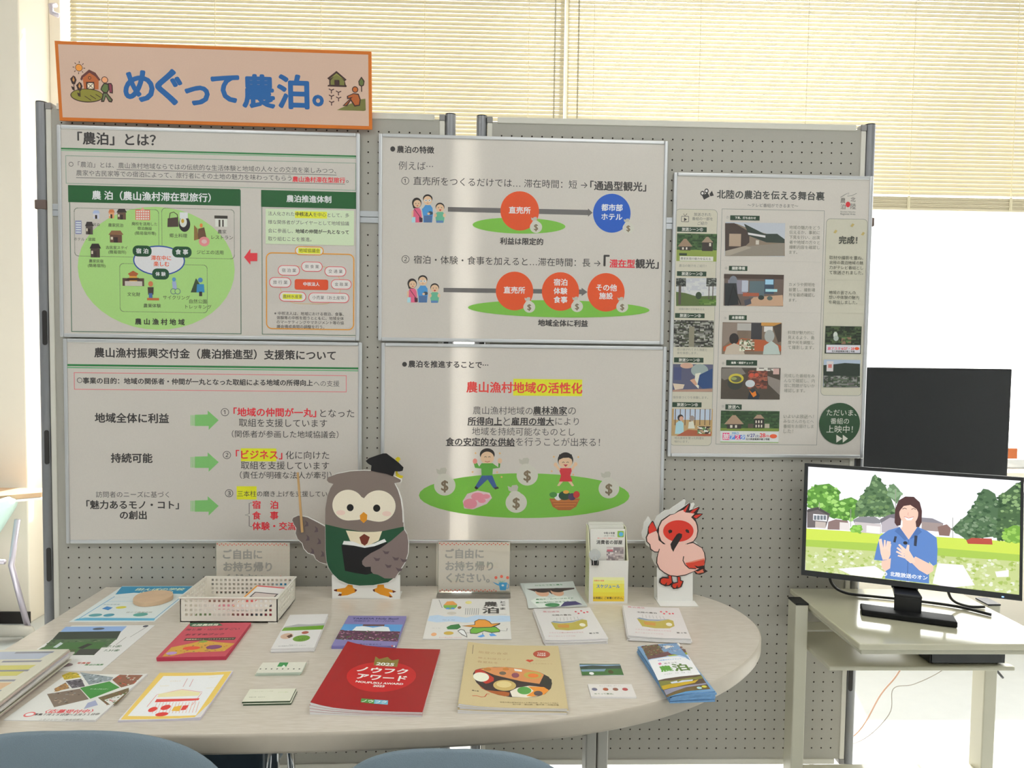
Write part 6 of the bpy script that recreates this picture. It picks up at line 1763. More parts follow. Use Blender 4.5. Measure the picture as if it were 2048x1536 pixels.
POSE = {'red': (-0.8594, -0.5065, -0.0461, 0.217, 0.2915, 0.01), 'beige': (-0.5791, -0.495, -0.03, 0.2124, 0.2974, 0.012), 'toyama': (-0.6906, -0.1572, -0.0024, 0.2148, 0.2808, 0.003), 'mask': (-0.4383, -0.0233, 0.1121, 0.157, 0.2037, 0.004), 'newsa': (-0.4107, -0.2602, 0.0785, 0.1537, 0.2098, 0.012), 'newsb': (-0.1649, -0.2347, -0.1179, 0.1504, 0.2099, 0.014), 'carda': (-0.3253, -0.5751, -0.0145, 0.0914, 0.0552, 0.0015), 'cardb': (-0.32, -0.6774, -0.0052, 0.093, 0.0557, 0.003), 'trifold': (-0.1815, -0.5158, 0.0714, 0.0941, 0.2395, 0.022), 'pink': (-1.2837, -0.3598, 0.0475, 0.1507, 0.2018, 0.009), 'white': (-1.0492, -0.3026, 0.0731, 0.0979, 0.2137, 0.01), 'purple': (-0.8975, -0.3024, -0.0089, 0.1511, 0.1904, 0.008), 'cardc': (-1.0306, -0.5847, 0.0408, 0.0952, 0.0505, 0.008), 'cardd': (-1.0181, -0.708, 0.0406, 0.0928, 0.0524, 0.007), 'yellow': (-1.2338, -0.6277, 0.0501, 0.1503, 0.1984, 0.004), 'photo': (-1.5787, -0.354, 0.0172, 0.2046, 0.2597, 0.001), 'recr': (-1.4332, -0.6254, -0.0309, 0.1727, 0.1939, 0.002), 'teal': (-1.6063, -0.0524, 0.0231, 0.213, 0.2784, 0.001), 'signa': (-1.317, 0.8578, 0.2131, 0.1345), 'signb': (-0.6805, 0.8629, 0.2102, 0.1504), 'box': (-0.2511, 0.8315, 0.1095, 0.1215), 'leaf': (-0.2542, 0.9131), 'owl': (-1.0963, 1.1313), 'ibis': (-0.1166, 1.0003), 'tvscreen': [(10.2, 8.8), (533.6, 10.3), (532.7, 308.3), (10.2, 308.9)]}
SHAPE = {'owl_body': [(109.0,82.8),(113.1,74.8),(136.8,64.3),(174.7,56.7),(212.7,53.8),(263.4,55.9),(295.2,69.1),(317.4,79.5),(316.2,87.6),(298.5,91.6),(309.7,110.1),(318.4,135.8),(323.1,168.0),(325.3,219.7),(332.7,232.6),(338.3,258.5),(337.8,287.6),(330.0,313.7),(314.2,339.7),(303.1,356.0),(280.8,372.4),(239.3,381.0),(201.0,382.5),(169.2,377.7),(143.7,366.5),(124.5,347.7),(113.4,330.9),(108.0,311.5),(105.4,279.2),(104.7,214.6),(105.3,163.1),(111.0,127.7),(119.5,105.2),(127.4,93.6),(114.7,89.8)],'owl_hat': [(217.3,28.1),(225.2,21.0),(247.3,12.8),(264.7,6.9),(274.2,6.8),(294.9,22.0),(310.8,34.7),(321.7,45.8),(319.8,54.8),(311.0,56.8),(298.3,56.3),(293.3,70.4),(276.1,64.1),(231.7,55.5),(233.2,40.8),(223.7,35.4)],'owl_wing': [(111.7,217.8),(83.2,201.9),(54.7,187.6),(29.4,182.9),(14.3,189.4),(11.1,197.5),(16.8,210.3),(22.4,220.0),(20.5,234.5),(26.2,250.5),(39.5,263.4),(43.6,277.9),(54.7,290.7),(72.4,296.2),(76.9,308.4),(89.6,317.4),(118.2,324.4)],'owl_base': [(122.0,353.6),(313.3,352.7),(313.7,421.8),(123.4,417.9)],'owl_tassel': [(298.1,22.0),(304.4,17.1),(310.7,19.0),(312.7,25.0),(307.6,29.2),(310.9,42.7),(304.6,62.0),(311.0,68.3),(321.2,70.8),(318.1,76.6),(307.9,78.0),(300.9,71.6),(298.9,58.8),(304.5,33.1)],'owl_stick': [(26.4,62.4),(31.4,61.7),(44.6,229.8),(38.2,231.1)],'ibis': [(104.5,37.5),(91.3,39.8),(67.2,56.7),(59.3,75.6),(56.3,83.5),(47.0,61.2),(42.4,57.5),(31.1,75.8),(29.3,94.8),(24.9,104.8),(27.1,118.2),(36.0,127.1),(38.0,139.4),(50.5,148.2),(60.9,148.6),(56.8,162.7),(56.3,178.4),(64.9,196.7),(79.6,207.9),(95.4,215.9),(117.7,218.0),(139.9,214.3),(157.6,206.6),(164.6,202.6),(169.3,209.7),(182.3,211.9),(193.3,207.4),(204.3,201.5),(195.7,195.7),(194.5,184.5),(198.1,166.5),(194.5,148.6),(184.7,133.0),(171.1,124.1),(161.0,118.6),(171.1,104.0),(174.2,86.1),(172.4,70.5),(168.2,59.3),(165.3,53.1),(171.9,50.8),(185.8,38.0),(183.4,36.3),(169.3,35.3),(176.5,20.5),(173.3,17.0),(158.6,23.8),(146.5,27.8),(150.0,10.5),(146.4,6.5),(128.5,20.0),(113.2,30.3)],'ibis_plate': [(59.9,194.1),(162.2,193.6),(164.5,288.0),(63.6,288.4)]}

# ------------------------------------------------------------------ materials
M_WHITE = mat('white_painted_wall', '#e0e2e4', .8, noise=.03, nscale=8, bump=.05)
M_PILLAR = mat('cream_painted_wall', '#f5ecdc', .75, noise=.02, nscale=8)
M_CEIL = mat('white_ceiling_board', '#e4e6e8', .9, noise=.05, nscale=90)
M_FLOOR = mat('pale_vinyl_floor', '#d2d4d2', .35, noise=.05, nscale=14)
M_ALU = mat('brushed_aluminium', '#c9cbcd', .28, metal=1.0, noise=.03, nscale=200)
M_ALUF = mat('silver_frame', '#d2d2d2', .3, metal=.85)
M_POLE = mat('grey_metal_pole', '#8c8c8e', .35, metal=.6)
M_PANEL = mat('grey_pegboard', '#aaa69b', .6, noise=.03, nscale=120)
M_HOLE = mat('dark_hole', '#3a2a24', .9)
M_RAIL = mat('light_grey_rail', '#d6d2c6', .45)
M_JOINT = mat('grey_plastic_joint', '#8e8b88', .5)
M_BLACK = mat('black_plastic', '#141414', .4)
M_SLOT = mat('dark_slot', '#2c2826', .6)
M_SHEET = print_mat('print_poster', .35, coat=.35, translucent=.17)
M_PAPER = print_mat('print_paper', .42)
M_GLOSS = print_mat('print_gloss_paper', .4, coat=.04)
M_BOARD = print_mat('print_cutout', .6)
M_SCREEN = print_mat('print_lit_screen', .25, emit=1.15)
M_PWHITE = mat('white_paper_edge', '#e6e3e2', .7)
M_FOAM = mat('white_foam_board', '#eceae4', .6)
M_CREAM = mat('cream_plastic', '#f0ebde', .45, spec=.4)
M_STEEL = mat('ivory_steel', '#c4c0ac', .35)
M_CARTTOP = mat('ivory_laminate', '#c2bda4', .14, coat=.5)
M_CHROME = mat('chrome', '#d8d8d8', .08, metal=1.0)
M_FABRIC = mat('blue_grey_fabric', '#7b8a94', .85, noise=.12, nscale=700, bump=.6)
M_NAVY = mat('dark_navy_vinyl', '#50616e', .55, noise=.08, nscale=90)
M_GREYMETAL = mat('grey_painted_metal', '#b4b0a6', .4)
M_MINT = mat('mint_plastic', '#c4e4de', .4)
M_LILAC = mat('pale_metal_tube', '#c8c2d0', .3, metal=.6)
M_TAN = mat('tan_wood', '#c8a684', .5, noise=.12, nscale=20)
M_WOOD = mat('pale_wood_disc', '#d8b896', .6, noise=.12, nscale=30)
M_SIDEYELLOW = mat('yellow_white_card', '#e4e0b8', .5)


def acrylic():
    m = bpy.data.materials.new('clear_acrylic'); m.use_nodes = True
    nt = m.node_tree
    for n in list(nt.nodes): nt.nodes.remove(n)
    out = nt.nodes.new('ShaderNodeOutputMaterial'); t = nt.nodes.new('ShaderNodeBsdfTransparent'); g = nt.nodes.new('ShaderNodeBsdfGlossy')
    mx = nt.nodes.new('ShaderNodeMixShader'); mx.inputs[0].default_value = .03
    t.inputs[0].default_value = (.99, .995, .99, 1); g.inputs['Roughness'].default_value = .04; 
    nt.links.new(t.outputs[0], mx.inputs[1]); nt.links.new(g.outputs[0], mx.inputs[2]); nt.links.new(mx.outputs[0], out.inputs[0])
    return m


M_CLEAR = acrylic()


def slat_mat():
    m = bpy.data.materials.new('cream_blind_slat'); m.use_nodes = True
    nt = m.node_tree
    for n in list(nt.nodes): nt.nodes.remove(n)
    out = nt.nodes.new('ShaderNodeOutputMaterial'); d = nt.nodes.new('ShaderNodeBsdfDiffuse'); t = nt.nodes.new('ShaderNodeBsdfTranslucent'); mx = nt.nodes.new('ShaderNodeMixShader')
    d.inputs[0].default_value = (.54, .48, .34, 1); t.inputs[0].default_value = (.98, .88, .58, 1); mx.inputs[0].default_value = .03
    nt.links.new(d.outputs[0], mx.inputs[1]); nt.links.new(t.outputs[0], mx.inputs[2]); sheer = nt.nodes.new('ShaderNodeBsdfTransparent'); sheer.inputs[0].default_value = (1, .93, .68, 1)
    m2 = nt.nodes.new('ShaderNodeMixShader'); m2.inputs[0].default_value = .018
    nt.links.new(mx.outputs[0], m2.inputs[1]); nt.links.new(sheer.outputs[0], m2.inputs[2]); nt.links.new(m2.outputs[0], out.inputs[0])
    return m


M_SLAT = slat_mat()


def table_mat():
    m = mat('pale_woodgrain_laminate', '#d2c8b9', .3, coat=.12)
    nt = m.node_tree; b = nt.nodes['Principled BSDF']
    tc = nt.nodes.new('ShaderNodeTexCoord'); mp = nt.nodes.new('ShaderNodeMapping'); n = nt.nodes.new('ShaderNodeTexNoise'); r = nt.nodes.new('ShaderNodeValToRGB')
    mp.inputs['Scale'].default_value = (6, 90, 6); n.inputs['Scale'].default_value = 5; n.inputs['Detail'].default_value = 5
    r.color_ramp.elements[0].position = .35; r.color_ramp.elements[0].color = (*lin('#cbc0b0'), 1)
    r.color_ramp.elements[1].position = .68; r.color_ramp.elements[1].color = (*lin('#dad1c4'), 1)
    nt.links.new(tc.outputs['Object'], mp.inputs[0]); nt.links.new(mp.outputs[0], n.inputs['Vector']); nt.links.new(n.outputs['Fac'], r.inputs[0]); nt.links.new(r.outputs[0], b.inputs['Base Color'])
    return m


M_TABLE = table_mat()

# ------------------------------------------------------------------ the room
XL, XR, YF, YB, ZC = -5.6, 5.4, -6.0, 1.75, 3.62
struct(MB().box(XL - .1, YF - .1, -.1, XR + .1, YB + .25, 0).build('floor', M_FLOOR))
struct(MB().box(XL - .1, YF - .1, ZC, XR + .1, YB + .25, ZC + .1).build('ceiling', M_CEIL))
struct(MB().box(XL - .1, YF, 0, XL, YB + .2, ZC).build('wall_left', M_WHITE))
struct(MB().box(XR, YF, 0, XR + .1, YB + .2, ZC).build('wall_right', M_WHITE))
struct(MB().box(XL - .1, YF - .1, 0, XR + .1, YF, ZC).build('wall_front', M_WHITE))
# window wall: pillar at the left, low wall under the glass, lintel above
w = MB()
w.box(XL, 1.72, 0, -2.86, 1.95, ZC)
w.box(-2.86, 1.80, 0, XR, 1.95, .76)
w.box(-2.86, 1.80, 3.5, XR, 1.95, ZC)
struct(w.build('wall_back', M_PILLAR, bevel=.004))
p = MB().box(-4.2, 1.50, 0.0, -2.86, 1.73, ZC)
p.box(-2.86, 1.74, 0, -2.80, 1.86, ZC)
struct(p.build('trim_1', M_PILLAR, bevel=.006))
struct(MB().box(-4.2, 1.49, 0, -2.855, 1.50, .06).box(-2.86, 1.70, 0, -2.80, 1.74, .06).build('baseboard_left', M_SLOT))
struct(MB().box(-2.80, 1.69, .74, XR, 1.86, .78).build('trim_2', M_RAIL, bevel=.003))
M_GLASS = M_CLEAR
for i, (x0, x1) in enumerate(((-2.80, -.155), (-.150, 2.6), (2.605, XR))):
    f = MB()
    f.box(x0, 1.85, .78, x0 + .022, 1.90, 3.5); f.box(x1 - .022, 1.85, .78, x1, 1.90, 3.5)
    f.box(x0, 1.85, .78, x1, 1.90, .83); f.box(x0, 1.85, 3.45, x1, 1.90, 3.5)
    xm = (x0 + x1) / 2
    wo = struct(f.build('window_%d' % (i + 1), M_ALU))
    MB().box(x0 + .05, 1.872, .83, x1 - .05, 1.878, 3.45).build('window_pane', M_GLASS, parent=wo)

# ceiling lamps behind the camera (the lights of the room)
M_DIFF = mat('lamp_diffuser', '#f4f2ea', .5, emit=(1, .96, .9), emit_s=2.0)
for i, (lx, ly) in enumerate(LAMPS):
    t = thing('ceiling_lamp', 'long white fluorescent ceiling lamp over the %s %s of the room' % (('left', 'right', 'left', 'right')[i], ('middle', 'middle', 'rear', 'rear')[i]), 'lamp', (lx, ly, ZC), group='ceiling lamps')
    MB().box(-.66, -.17, -.30, .66, .17, 0).build('housing', M_WHITE, t, bevel=.01)
    MB().box(-.6, -.14, -.335, .6, .14, -.30).build('diffuser', M_DIFF, t, bevel=.01)

# ------------------------------------------------------------------ venetian blinds
def blind(x0, x1, label, ladders, cords):
    t = thing('venetian_blind', label, 'blind', ((x0 + x1) / 2, YB, 3.47), group='venetian blinds at the window')
    w2 = (x1 - x0) / 2; cx = (x0 + x1) / 2
    MB().box(-w2, -.02, -.03, w2, .02, .02).build('headrail', M_RAIL, t, bevel=.003)
    s = MB(); z = -.05; a = math.radians(69)
    bot = 2.272 - 3.47
    rnd = random.Random(int(x0 * 100))
    while z > bot + .012:
        aa = a + rnd.uniform(-.02, .02)
        dy, dz = math.cos(aa) * .0125, math.sin(aa) * .0125
        bx, bz = .0018 * math.sin(aa), .0018 * math.cos(aa)
        pr = [(-dy, -dz), (-bx * .8, bz * .8), (dy, dz)]
        n = len(s.v)
        for y_, z_ in pr: s.v += [(-w2, y_, z + z_), (w2, y_, z + z_)]
        s.face([n, n + 1, n + 3, n + 2]); s.face([n + 2, n + 3, n + 5, n + 4])
        z -= .0215
    s.build('slats', M_SLAT, t, smooth=True)
    b = MB(); zb = bot + .006
    for i in range(9):
        sag = .002 * ((i * 7) % 3)
        b.box(-w2, -.0125 + sag, zb - .0052 - i * .0066, w2, .0125 + sag, zb - i * .0066)
    b.box(-w2, -.013, zb - .072, w2, .013, zb - .060)
    b.build('gathered_slats', M_SLAT_SOLID, t)
    for lx in ladders:
        c = MB(); c.tube([(lx - cx, -.0135, 0), (lx - cx, -.0135, bot - .06)], .0022, 6)
        c.box(lx - cx - .008, -.0145, bot - .066, lx - cx + .008, -.013, bot + .01)
        c.build('ladder_cord', M_CORD, t)
    for lx in cords:
        MB().tube([(lx - cx, -.022, 0), (lx - cx - .004, -.024, bot - .4)], .0045, 6).build('pull_cord', M_CORDD, t)


M_SLAT_SOLID = mat('cream_gathered_slat', '#d8ccae', .5)
M_CORD = mat('cream_cord', '#ded4b4', .8)
M_CORDD = mat('grey_cord', '#b0a78c', .8)
blind(-2.753, -.165, 'cream venetian blind left of the post between the two blinds', [-2.552, -2.001, -1.45, -.906, -.355], [-.216])
blind(-.148, 3.1, 'cream venetian blind right of the post, hanging over the black monitor', [-.008, .561, 1.143, 1.724, 2.29, 2.87], [-.091])

# ------------------------------------------------------------------ pegboard display boards
def pegboard(name, loc, rz, label, k0, k1):
    """origin at hole (0, row 0) in its own frame; holes every 30 mm"""
    t = thing(name, label, 'display board', (loc[0], loc[1], 0), (0, 0, rz), 'pegboard display boards')
    xa, xb = k0 * .03, k1 * .03
    s = MB(); z0 = 2.05
    R = .0024
    octo = [(R * math.cos(math.pi * (2 * i) / 8), R * math.sin(math.pi * (2 * i) / 8)) for i in range(8)]
    def section(rows):
        ra, rb = rows
        za, zb = z0 - ra * .03 + .015, z0 - rb * .03 - .015
        for j in range(ra, rb + 1):
            for k in range(k0, k1 + 1):
                cx, cz = k * .03, z0 - j * .03
                n = len(s.v); h = .015
                sq = [(h, 0), (h, h), (0, h), (-h, h), (-h, 0), (-h, -h), (0, -h), (h, -h)]
                s.v += [(cx + a, 0, cz + b) for a, b in sq] + [(cx + a, 0, cz + b) for a, b in octo] + [(cx + a, .006, cz + b) for a, b in octo]
                for i in range(8):
                    m = (i + 1) % 8
                    s.mat(0).face([n + i, n + m, n + 8 + m, n + 8 + i])
                    s.mat(1).face([n + 8 + i, n + 8 + m, n + 16 + m, n + 16 + i])
                s.face([n + 16 + i for i in range(8)])
        s.mat(0)
        return za, zb
    xl, xr = xa - .0275, xb + .0275
    def margin(za, zb, zt, zbm):
        s.poly([(xl, 0, zbm), (xr, 0, zbm), (xr, 0, zb), (xl, 0, zb)]); s.poly([(xl, 0, za), (xr, 0, za), (xr, 0, zt), (xl, 0, zt)])
        s.poly([(xl, 0, zb), (xa - .015, 0, zb), (xa - .015, 0, za), (xl, 0, za)]); s.poly([(xb + .015, 0, zb), (xr, 0, zb), (xr, 0, za), (xb + .015, 0, za)])
    za, zb = section((0, 6)); margin(za, zb, 2.09, 1.818)
    za, zb = section((10, 62)); margin(za, zb, 1.785, .155)
    s.box(xl, .012, .155, xr, .022, 2.09)
    s.build('panel', [M_PANEL, M_HOLE], t)
    fr = xl - .002, xr + .002
    MB().box(xl + .015, -.003, 2.0865, xr - .015, .024, 2.1045).build('top_rail', M_RAIL, t, bevel=.002)
    MB().box(xl + .015, -.003, .139, xr - .015, .024, .1555).build('bottom_rail', M_RAIL, t, bevel=.002)
    MB().box(xl, -.004, 1.802, xr, .022, 1.8195).box(xl, -.004, 1.7845, xr, .022, 1.8012).build('middle_rail', M_ALU, t, bevel=.0015)
    for sx, x in ((-1, xl), (1, xr)):
        e = .015 * sx
        MB().box(min(x, x + e) , -.003, .155, max(x, x + e), .022, 2.0865).build('side_rail', M_RAIL, t, bevel=.002)
        for ja, jb in ((2.0865, 2.1050), (.1385, .155)):
            MB().box(min(x, x + e) - .001, -.004, ja, max(x, x + e) + .001, .025, jb).build('corner_joint', M_JOINT, t, bevel=.002)
        px = x + sx * .0315
        po = MB().tube([(px, .010, .02), (px, .010, 2.106)], .016, 20).build('pole', M_POLE, t, smooth=True)
        po.modifiers.new('edges', 'EDGE_SPLIT').split_angle = math.radians(50)
        MB().tube([(px, .010, 2.1055), (px, .010, 2.109)], .0155, 20).build('pole_cap', M_BLACK, po)
        for zs in (1.414, 1.067, .721, .374):
            sl = MB(); n = 10
            pts = [(.006 * math.cos(a_), .044 + .006 * math.sin(a_)) for a_ in [math.pi * i / n for i in range(n + 1)]] + [(.006 * math.cos(a_), -.044 + .006 * math.sin(a_)) for a_ in [math.pi + math.pi * i / n for i in range(n + 1)]]
            sl.prism([(px - sx * 0.006 + a_, zs + .05 + b_) for a_, b_ in pts], .003, 'y', -.0075)
            sl.build('hook_slot', M_SLOT, po)
        MB().box(px - .0165, -.0075, 1.803, px + .0165, .028, 1.83).build('clip', mat('brown_clip', '#6a5850', .5), po, bevel=.003)
        MB().box(px - .02, -.22, .004, px + .02, .24, .024).build('foot', M_POLE, t, bevel=.004)
    return t


pegboard('display_board', (.0, 0, 0), 0, 'grey pegboard display board on the right, behind the television cart', -17, 18)
pegboard('display_board', (LO[0], LO[1], 0), LA, 'grey pegboard display board on the left, under the orange edged banner', -35, 0)


def poster(key, name, label, loc, rz, W, H, sheet='#e4deda'):
    t = thing(name, label, 'poster', (loc[0], loc[1], loc[2] - H), (0, 0, rz))
    s = MB().mat(0); e = .010
    s.ci = tuple(lin(PAPER))
    s.poly([(e, .0015, -H + e), (W - e, .0015, -H + e), (W - e, .0015, -e), (e, .0015, -e)])
    add_art(s, ART[key], 0, z0=.0014)
    o = s.build('printed_sheet', M_SHEET, t, loc=(0, 0, H))
    f = MB()
    for a, b, c, d in ((0, -H, .011, 0), (W - .011, -H, W, 0), (.011, -H, W - .011, -H + .011), (.011, -.011, W - .011, 0)):
        n = len(f.v)
        f.box(a, -.002, b, c, .010, d)
    f.build('frame', M_ALUF, t, loc=(0, 0, H), bevel=.003, bseg=3)
    return t


PAPER = '#e3dbd1'
ca, sa = math.cos(LA), math.sin(LA)
def left_at(s, off): return (LO[0] + s * ca + off * sa, LO[1] + s * sa - off * ca)
q = left_at(-1.057, .0125); poster('poster_what', 'framed_poster', 'framed landscape poster with green headed diagram boxes and light green oval, directly under the banner', (q[0], q[1], 2.041), LA, .855, .603)
q = left_at(-1.049, .0125); poster('poster_grant', 'framed_poster', 'framed landscape poster with three pale green arrows and red lettering, left of the owl cutout', (q[0], q[1], 1.434), LA, .855, .599)
TA = .0175
poster('poster_features', 'framed_poster', 'framed landscape poster with orange and blue circles and two family drawings', (-.868, -.0272, 2.042), TA, .852, .603)
poster('poster_vitality', 'framed_poster', 'framed landscape poster with jumping children on a big green oval, above the bird cutout', (-.858, -.0272, 1.434), TA, .852, .599)
poster('poster_backstage', 'framed_poster', 'tall framed poster with rows of small photographs and a dark green circle', (.003, -.0115, 1.951), 0, .602, .850)

# banner leaning forward on the top of the left board
q = left_at(-1.044, .026)
b = MB().mat(0)
b.ci = tuple(lin('#d8741c')); b.box(0, 0, -.2145, .878, .006, 0)
b.mat(1).ci = tuple(lin('#dcbaa4')); b.poly([(.009, -.0003, -.2055), (.869, -.0003, -.2055), (.869, -.0003, -.009), (.009, -.0003, -.009)])
add_art(b, ART['banner'], 1, z0=-.0004)
M_BAN = print_mat('print_banner', .55)
bo = b.build('banner_sign', [M_BAN, M_BAN], loc=(q[0], q[1] - .012, 2.264), rot=(math.radians(5.0), 0, LA))
tag(bo, 'wide pink banner with orange edge and blue lettering atop the left board', 'banner')
# ------------------------------------------------------------------ table
def spline(pts, n=8):
    out = []
    for i in range(len(pts) - 1):
        p0 = pts[max(0, i - 1)]; p1 = pts[i]; p2 = pts[i + 1]; p3 = pts[min(len(pts) - 1, i + 2)]
        for k in range(n):
            t = k / n
            out.append(tuple(.5 * (2 * p1[j] + (p2[j] - p0[j]) * t + (2 * p0[j] - 5 * p1[j] + 4 * p2[j] - p3[j]) * t * t + (3 * p1[j] - p0[j] - 3 * p2[j] + p3[j]) * t ** 3) for j in (0, 1)))
    out.append(tuple(pts[-1]))
    return out


curve = spline([(-1.03, -.872), (-.785, -.862), (-.507, -.838), (-.312, -.797), (-.147, -.728), (-.011, -.632), (.085, -.530), (.142, -.435), (.166, -.345), (.160, -.252), (.130, -.172), (.080, -.105), (.02, -.062), (-.07, -.038), (-.2, -.030)])
outline = [(-1.652, -.872)] + curve + [(-.6, -.032), (-1.652, -.056)]
tb = thing('display_table', 'long pale wood laminate table with a rounded right end, below the pegboards', 'table', (-.75, -.45, 0))
off = Vector((.75, .45, 0))
o2 = [(x + .75, y + .45) for x, y in outline]
# top plate slightly inside the rounded edge band
def inset(pts, d):
    n = len(pts); out = []
    for i in range(n):
        a = Vector(pts[i - 1]); b = Vector(pts[i]); c = Vector(pts[(i + 1) % n])
        t1 = (b - a).normalized(); t2 = (c - b).normalized(); nn = Vector((-(t1.y + t2.y), t1.x + t2.x))
        if nn.length > 1e-6: nn.normalize()
        out.append(tuple(b + nn * d))
    return out
top = MB().prism(inset(o2, .0035), .034, 'z', T - .034)
top.build('tabletop', M_TABLE, tb)
band = MB(); n = len(o2)
prof = [(0.0036, 0.0), (.001, -.0015), (0, -.006), (0, -.032), (.002, -.037), (.006, -.040), (.02, -.0405)]
rings = []
for d, dz in prof:
    rings.append(len(band.v)); band.v += [(x, y, T + dz) for x, y in inset(o2, d)]
for a, b_ in zip(rings, rings[1:]):
    for i in range(n):
        j = (i + 1) % n
        band.face([b_ + i, b_ + j, a + j, a + i])
M_EDGE = mat('beige_edge_band', '#b9ae9d', .38, noise=.07, nscale=40)
band.build('edge_band', M_EDGE, tb, smooth=True)
def leg(x, y, name='leg'):
    m = MB()
    m.box(x - .024, y - .03, .0, x - .001, y + .03, T - .036); m.box(x + .001, y - .03, .0, x + .024, y + .03, T - .036)
    m.box(x - .04, y - .25, 0, x + .04, y + .25, .03)
    m.build(name, M_GREYMETAL, tb, bevel=.003)
leg(.455, -.18); leg(-.60, -.18)
MB().box(-.6, -.2, .585, .455, -.16, .665).build('apron', M_GREYMETAL, tb, bevel=.003)

# ------------------------------------------------------------------ paper things on the table
def sheet_slab(name, pose, th, ink, edge, artkey=None, prof=None, base=None, mprint=None, loc=None, rot=0, single=False, cover='cover'):
    """a booklet: a block of pages with a printed cover on top; prof / base: (u, height) of the upper and the lower surface"""
    O_x, O_y, a, W, H, _ = pose
    P = prof or [(0, th), (W, th)]
    B = base or [(u, 0) for u, z in P]
    ct = .0005 if not single else 0          # the cover's own thickness

    def block(s, up, lo, m_top, m_side):
        n = len(s.v)
        for u, z in up: s.v += [(u, 0, z), (u, -H, z)]
        o = len(s.v)
        for u, z in lo: s.v += [(u, 0, z), (u, -H, z)]
        for i in range(len(up) - 1):
            k, q = n + 2 * i, o + 2 * i
            s.mat(m_top).face([k + 1, k + 3, k + 2, k])
            s.mat(m_side).face([q + 1, q + 3, k + 3, k + 1]); s.face([q, k, k + 2, q + 2]); s.face([q, q + 2, q + 3, q + 1])
        k, q = n, o
        s.face([q, q + 1, k + 1, k]); k, q = n + 2 * (len(up) - 1), o + 2 * (len(up) - 1)
        s.face([q + 1, q, k, k + 1])

    mp = mprint or M_PAPER
    where = dict(loc=loc or (O_x, O_y, T), rot=(0, 0, a + rot))
    if single:
        s = MB(); s.ci = tuple(lin(ink)); block(s, P, B, 0, 1)
        if artkey: add_art(s, ART[artkey], 0, flat=True, prof=P)
        return s.build(name, [mp, edge], **where)
    mid = [(u, max(z - ct, b + .00003)) for (u, z), (_, b) in zip(P, B)]
    s = MB(); s.ci = (.8, .8, .8); block(s, mid, B, 0, 0)
    root = s.build(name, edge, **where)
    c = MB(); c.ci = tuple(lin(ink)); block(c, P, [(u, z + .00001) for u, z in mid], 0, 0)
    if artkey: add_art(c, ART[artkey], 0, flat=True, prof=P)
    c.build(cover, [mp], root)
    return root


def booklet_stack(key, name, cat, labels, group, n, th, ink, edge=None, profs=None, jitter=.002, seed=1, mprint=None):
    """n separate booklets on one another, the printed one on top; th: height of one booklet"""
    pose = POSE[key]; rnd = random.Random(seed)
    edge = edge or M_PWHITE
    for i in range(n):
        last = i == n - 1
        W = pose[3]
        if profs:      # profs(i) -> (u, z) of the boundary i above the table
            pb = [(u, z + .00005) for u, z in profs(i)]
            pr = profs(i + 1); z0 = T
        else:
            pb = None; pr = None; z0 = T + i * th + .00005
        jx = 0 if last else rnd.uniform(-jitter, jitter); jy = 0 if last else rnd.uniform(-jitter, jitter)
        c, s_ = math.cos(pose[2]), math.sin(pose[2])
        o = sheet_slab(name, pose, th, ink, edge, artkey=key if last else None, prof=pr, base=pb, mprint=mprint, single=name in ('flyer', 'picture_card', 'name_card', 'leaflet'), cover='front_page' if name == 'newsletter' else 'cover',
                       loc=(pose[0] + jx * c - jy * s_, pose[1] + jx * s_ + jy * c, z0), rot=0 if last else rnd.uniform(-.006, .006))
        tag(o, labels[min(n - 1 - i, len(labels) - 1)], cat, group)


ORD = ['topmost', 'second from the top', 'third from the top', 'fourth from the top', 'fifth from the top', 'sixth from the top', 'seventh from the top', 'eighth from the top']
def labs(top, rest, n): return [top] + [rest % ORD[i] for i in range(1, n)]


# red award magazines: bulging at the spine on the left
def red_prof(i):
    f = i / 4
    return [(0, .0245 * f), (.022, .0190 * f), (.045, .0150 * f), (.075, .0122 * f), (.11, .0105 * f), (.16, .0098 * f), (.217, .0098 * f)]
booklet_stack('red', 'magazine', 'magazine', labs('red award magazine with olive crown, topmost of its stack', 'red award magazine, %s of the stack with the olive crown', 4), 'red magazines', 4, .0025, '#a5121a', profs=red_prof, mprint=M_GLOSS, seed=3, jitter=.0008)
def beige_prof(i):
    f = i / 5
    return [(0, .019 * f), (.02, .0165 * f), (.04, .0142 * f), (.07, .0125 * f), (.11, .0118 * f), (.17, .0118 * f), (.2124, .0118 * f)]
booklet_stack('beige', 'magazine', 'magazine', labs('beige food magazine with oval photo of dishes, topmost of its stack', 'beige food magazine, %s of the stack with the oval dish photo', 5), 'beige magazines', 5, .0024, '#d6c294', profs=beige_prof, seed=4, jitter=.0015)
booklet_stack('toyama', 'leaflet', 'leaflet', ['white leaflet with orange hat drawing, lying before the middle sign stand', 'white leaflet under the one with the orange hat drawing'], 'hat drawing leaflets', 2, .0014, '#ece8e2', M_PWHITE, seed=5)
booklet_stack('mask', 'leaflet', 'leaflet', labs('green grey leaflet with two masked faces, topmost of its stack', 'green grey leaflet, %s of the stack with two masked faces', 4), 'masked face leaflets', 4, .0012, '#d3d9d2', seed=6, jitter=.003)
def fan(h, W, n):
    def f(i):
        q = i / n
        return [(0, h * q), (W * .25, h * .9 * q), (W * .6, h * .86 * q), (W, h * .96 * q)]
    return f
booklet_stack('newsa', 'newsletter', 'newsletter', labs('white newsletter with field drawing, topmost of the stack behind the picture card', 'white newsletter, %s of the stack behind the picture card', 6), 'white newsletters in the middle stack', 6, .002, '#e8e3e0', profs=fan(.0135, .1537, 6), seed=7, jitter=.003)
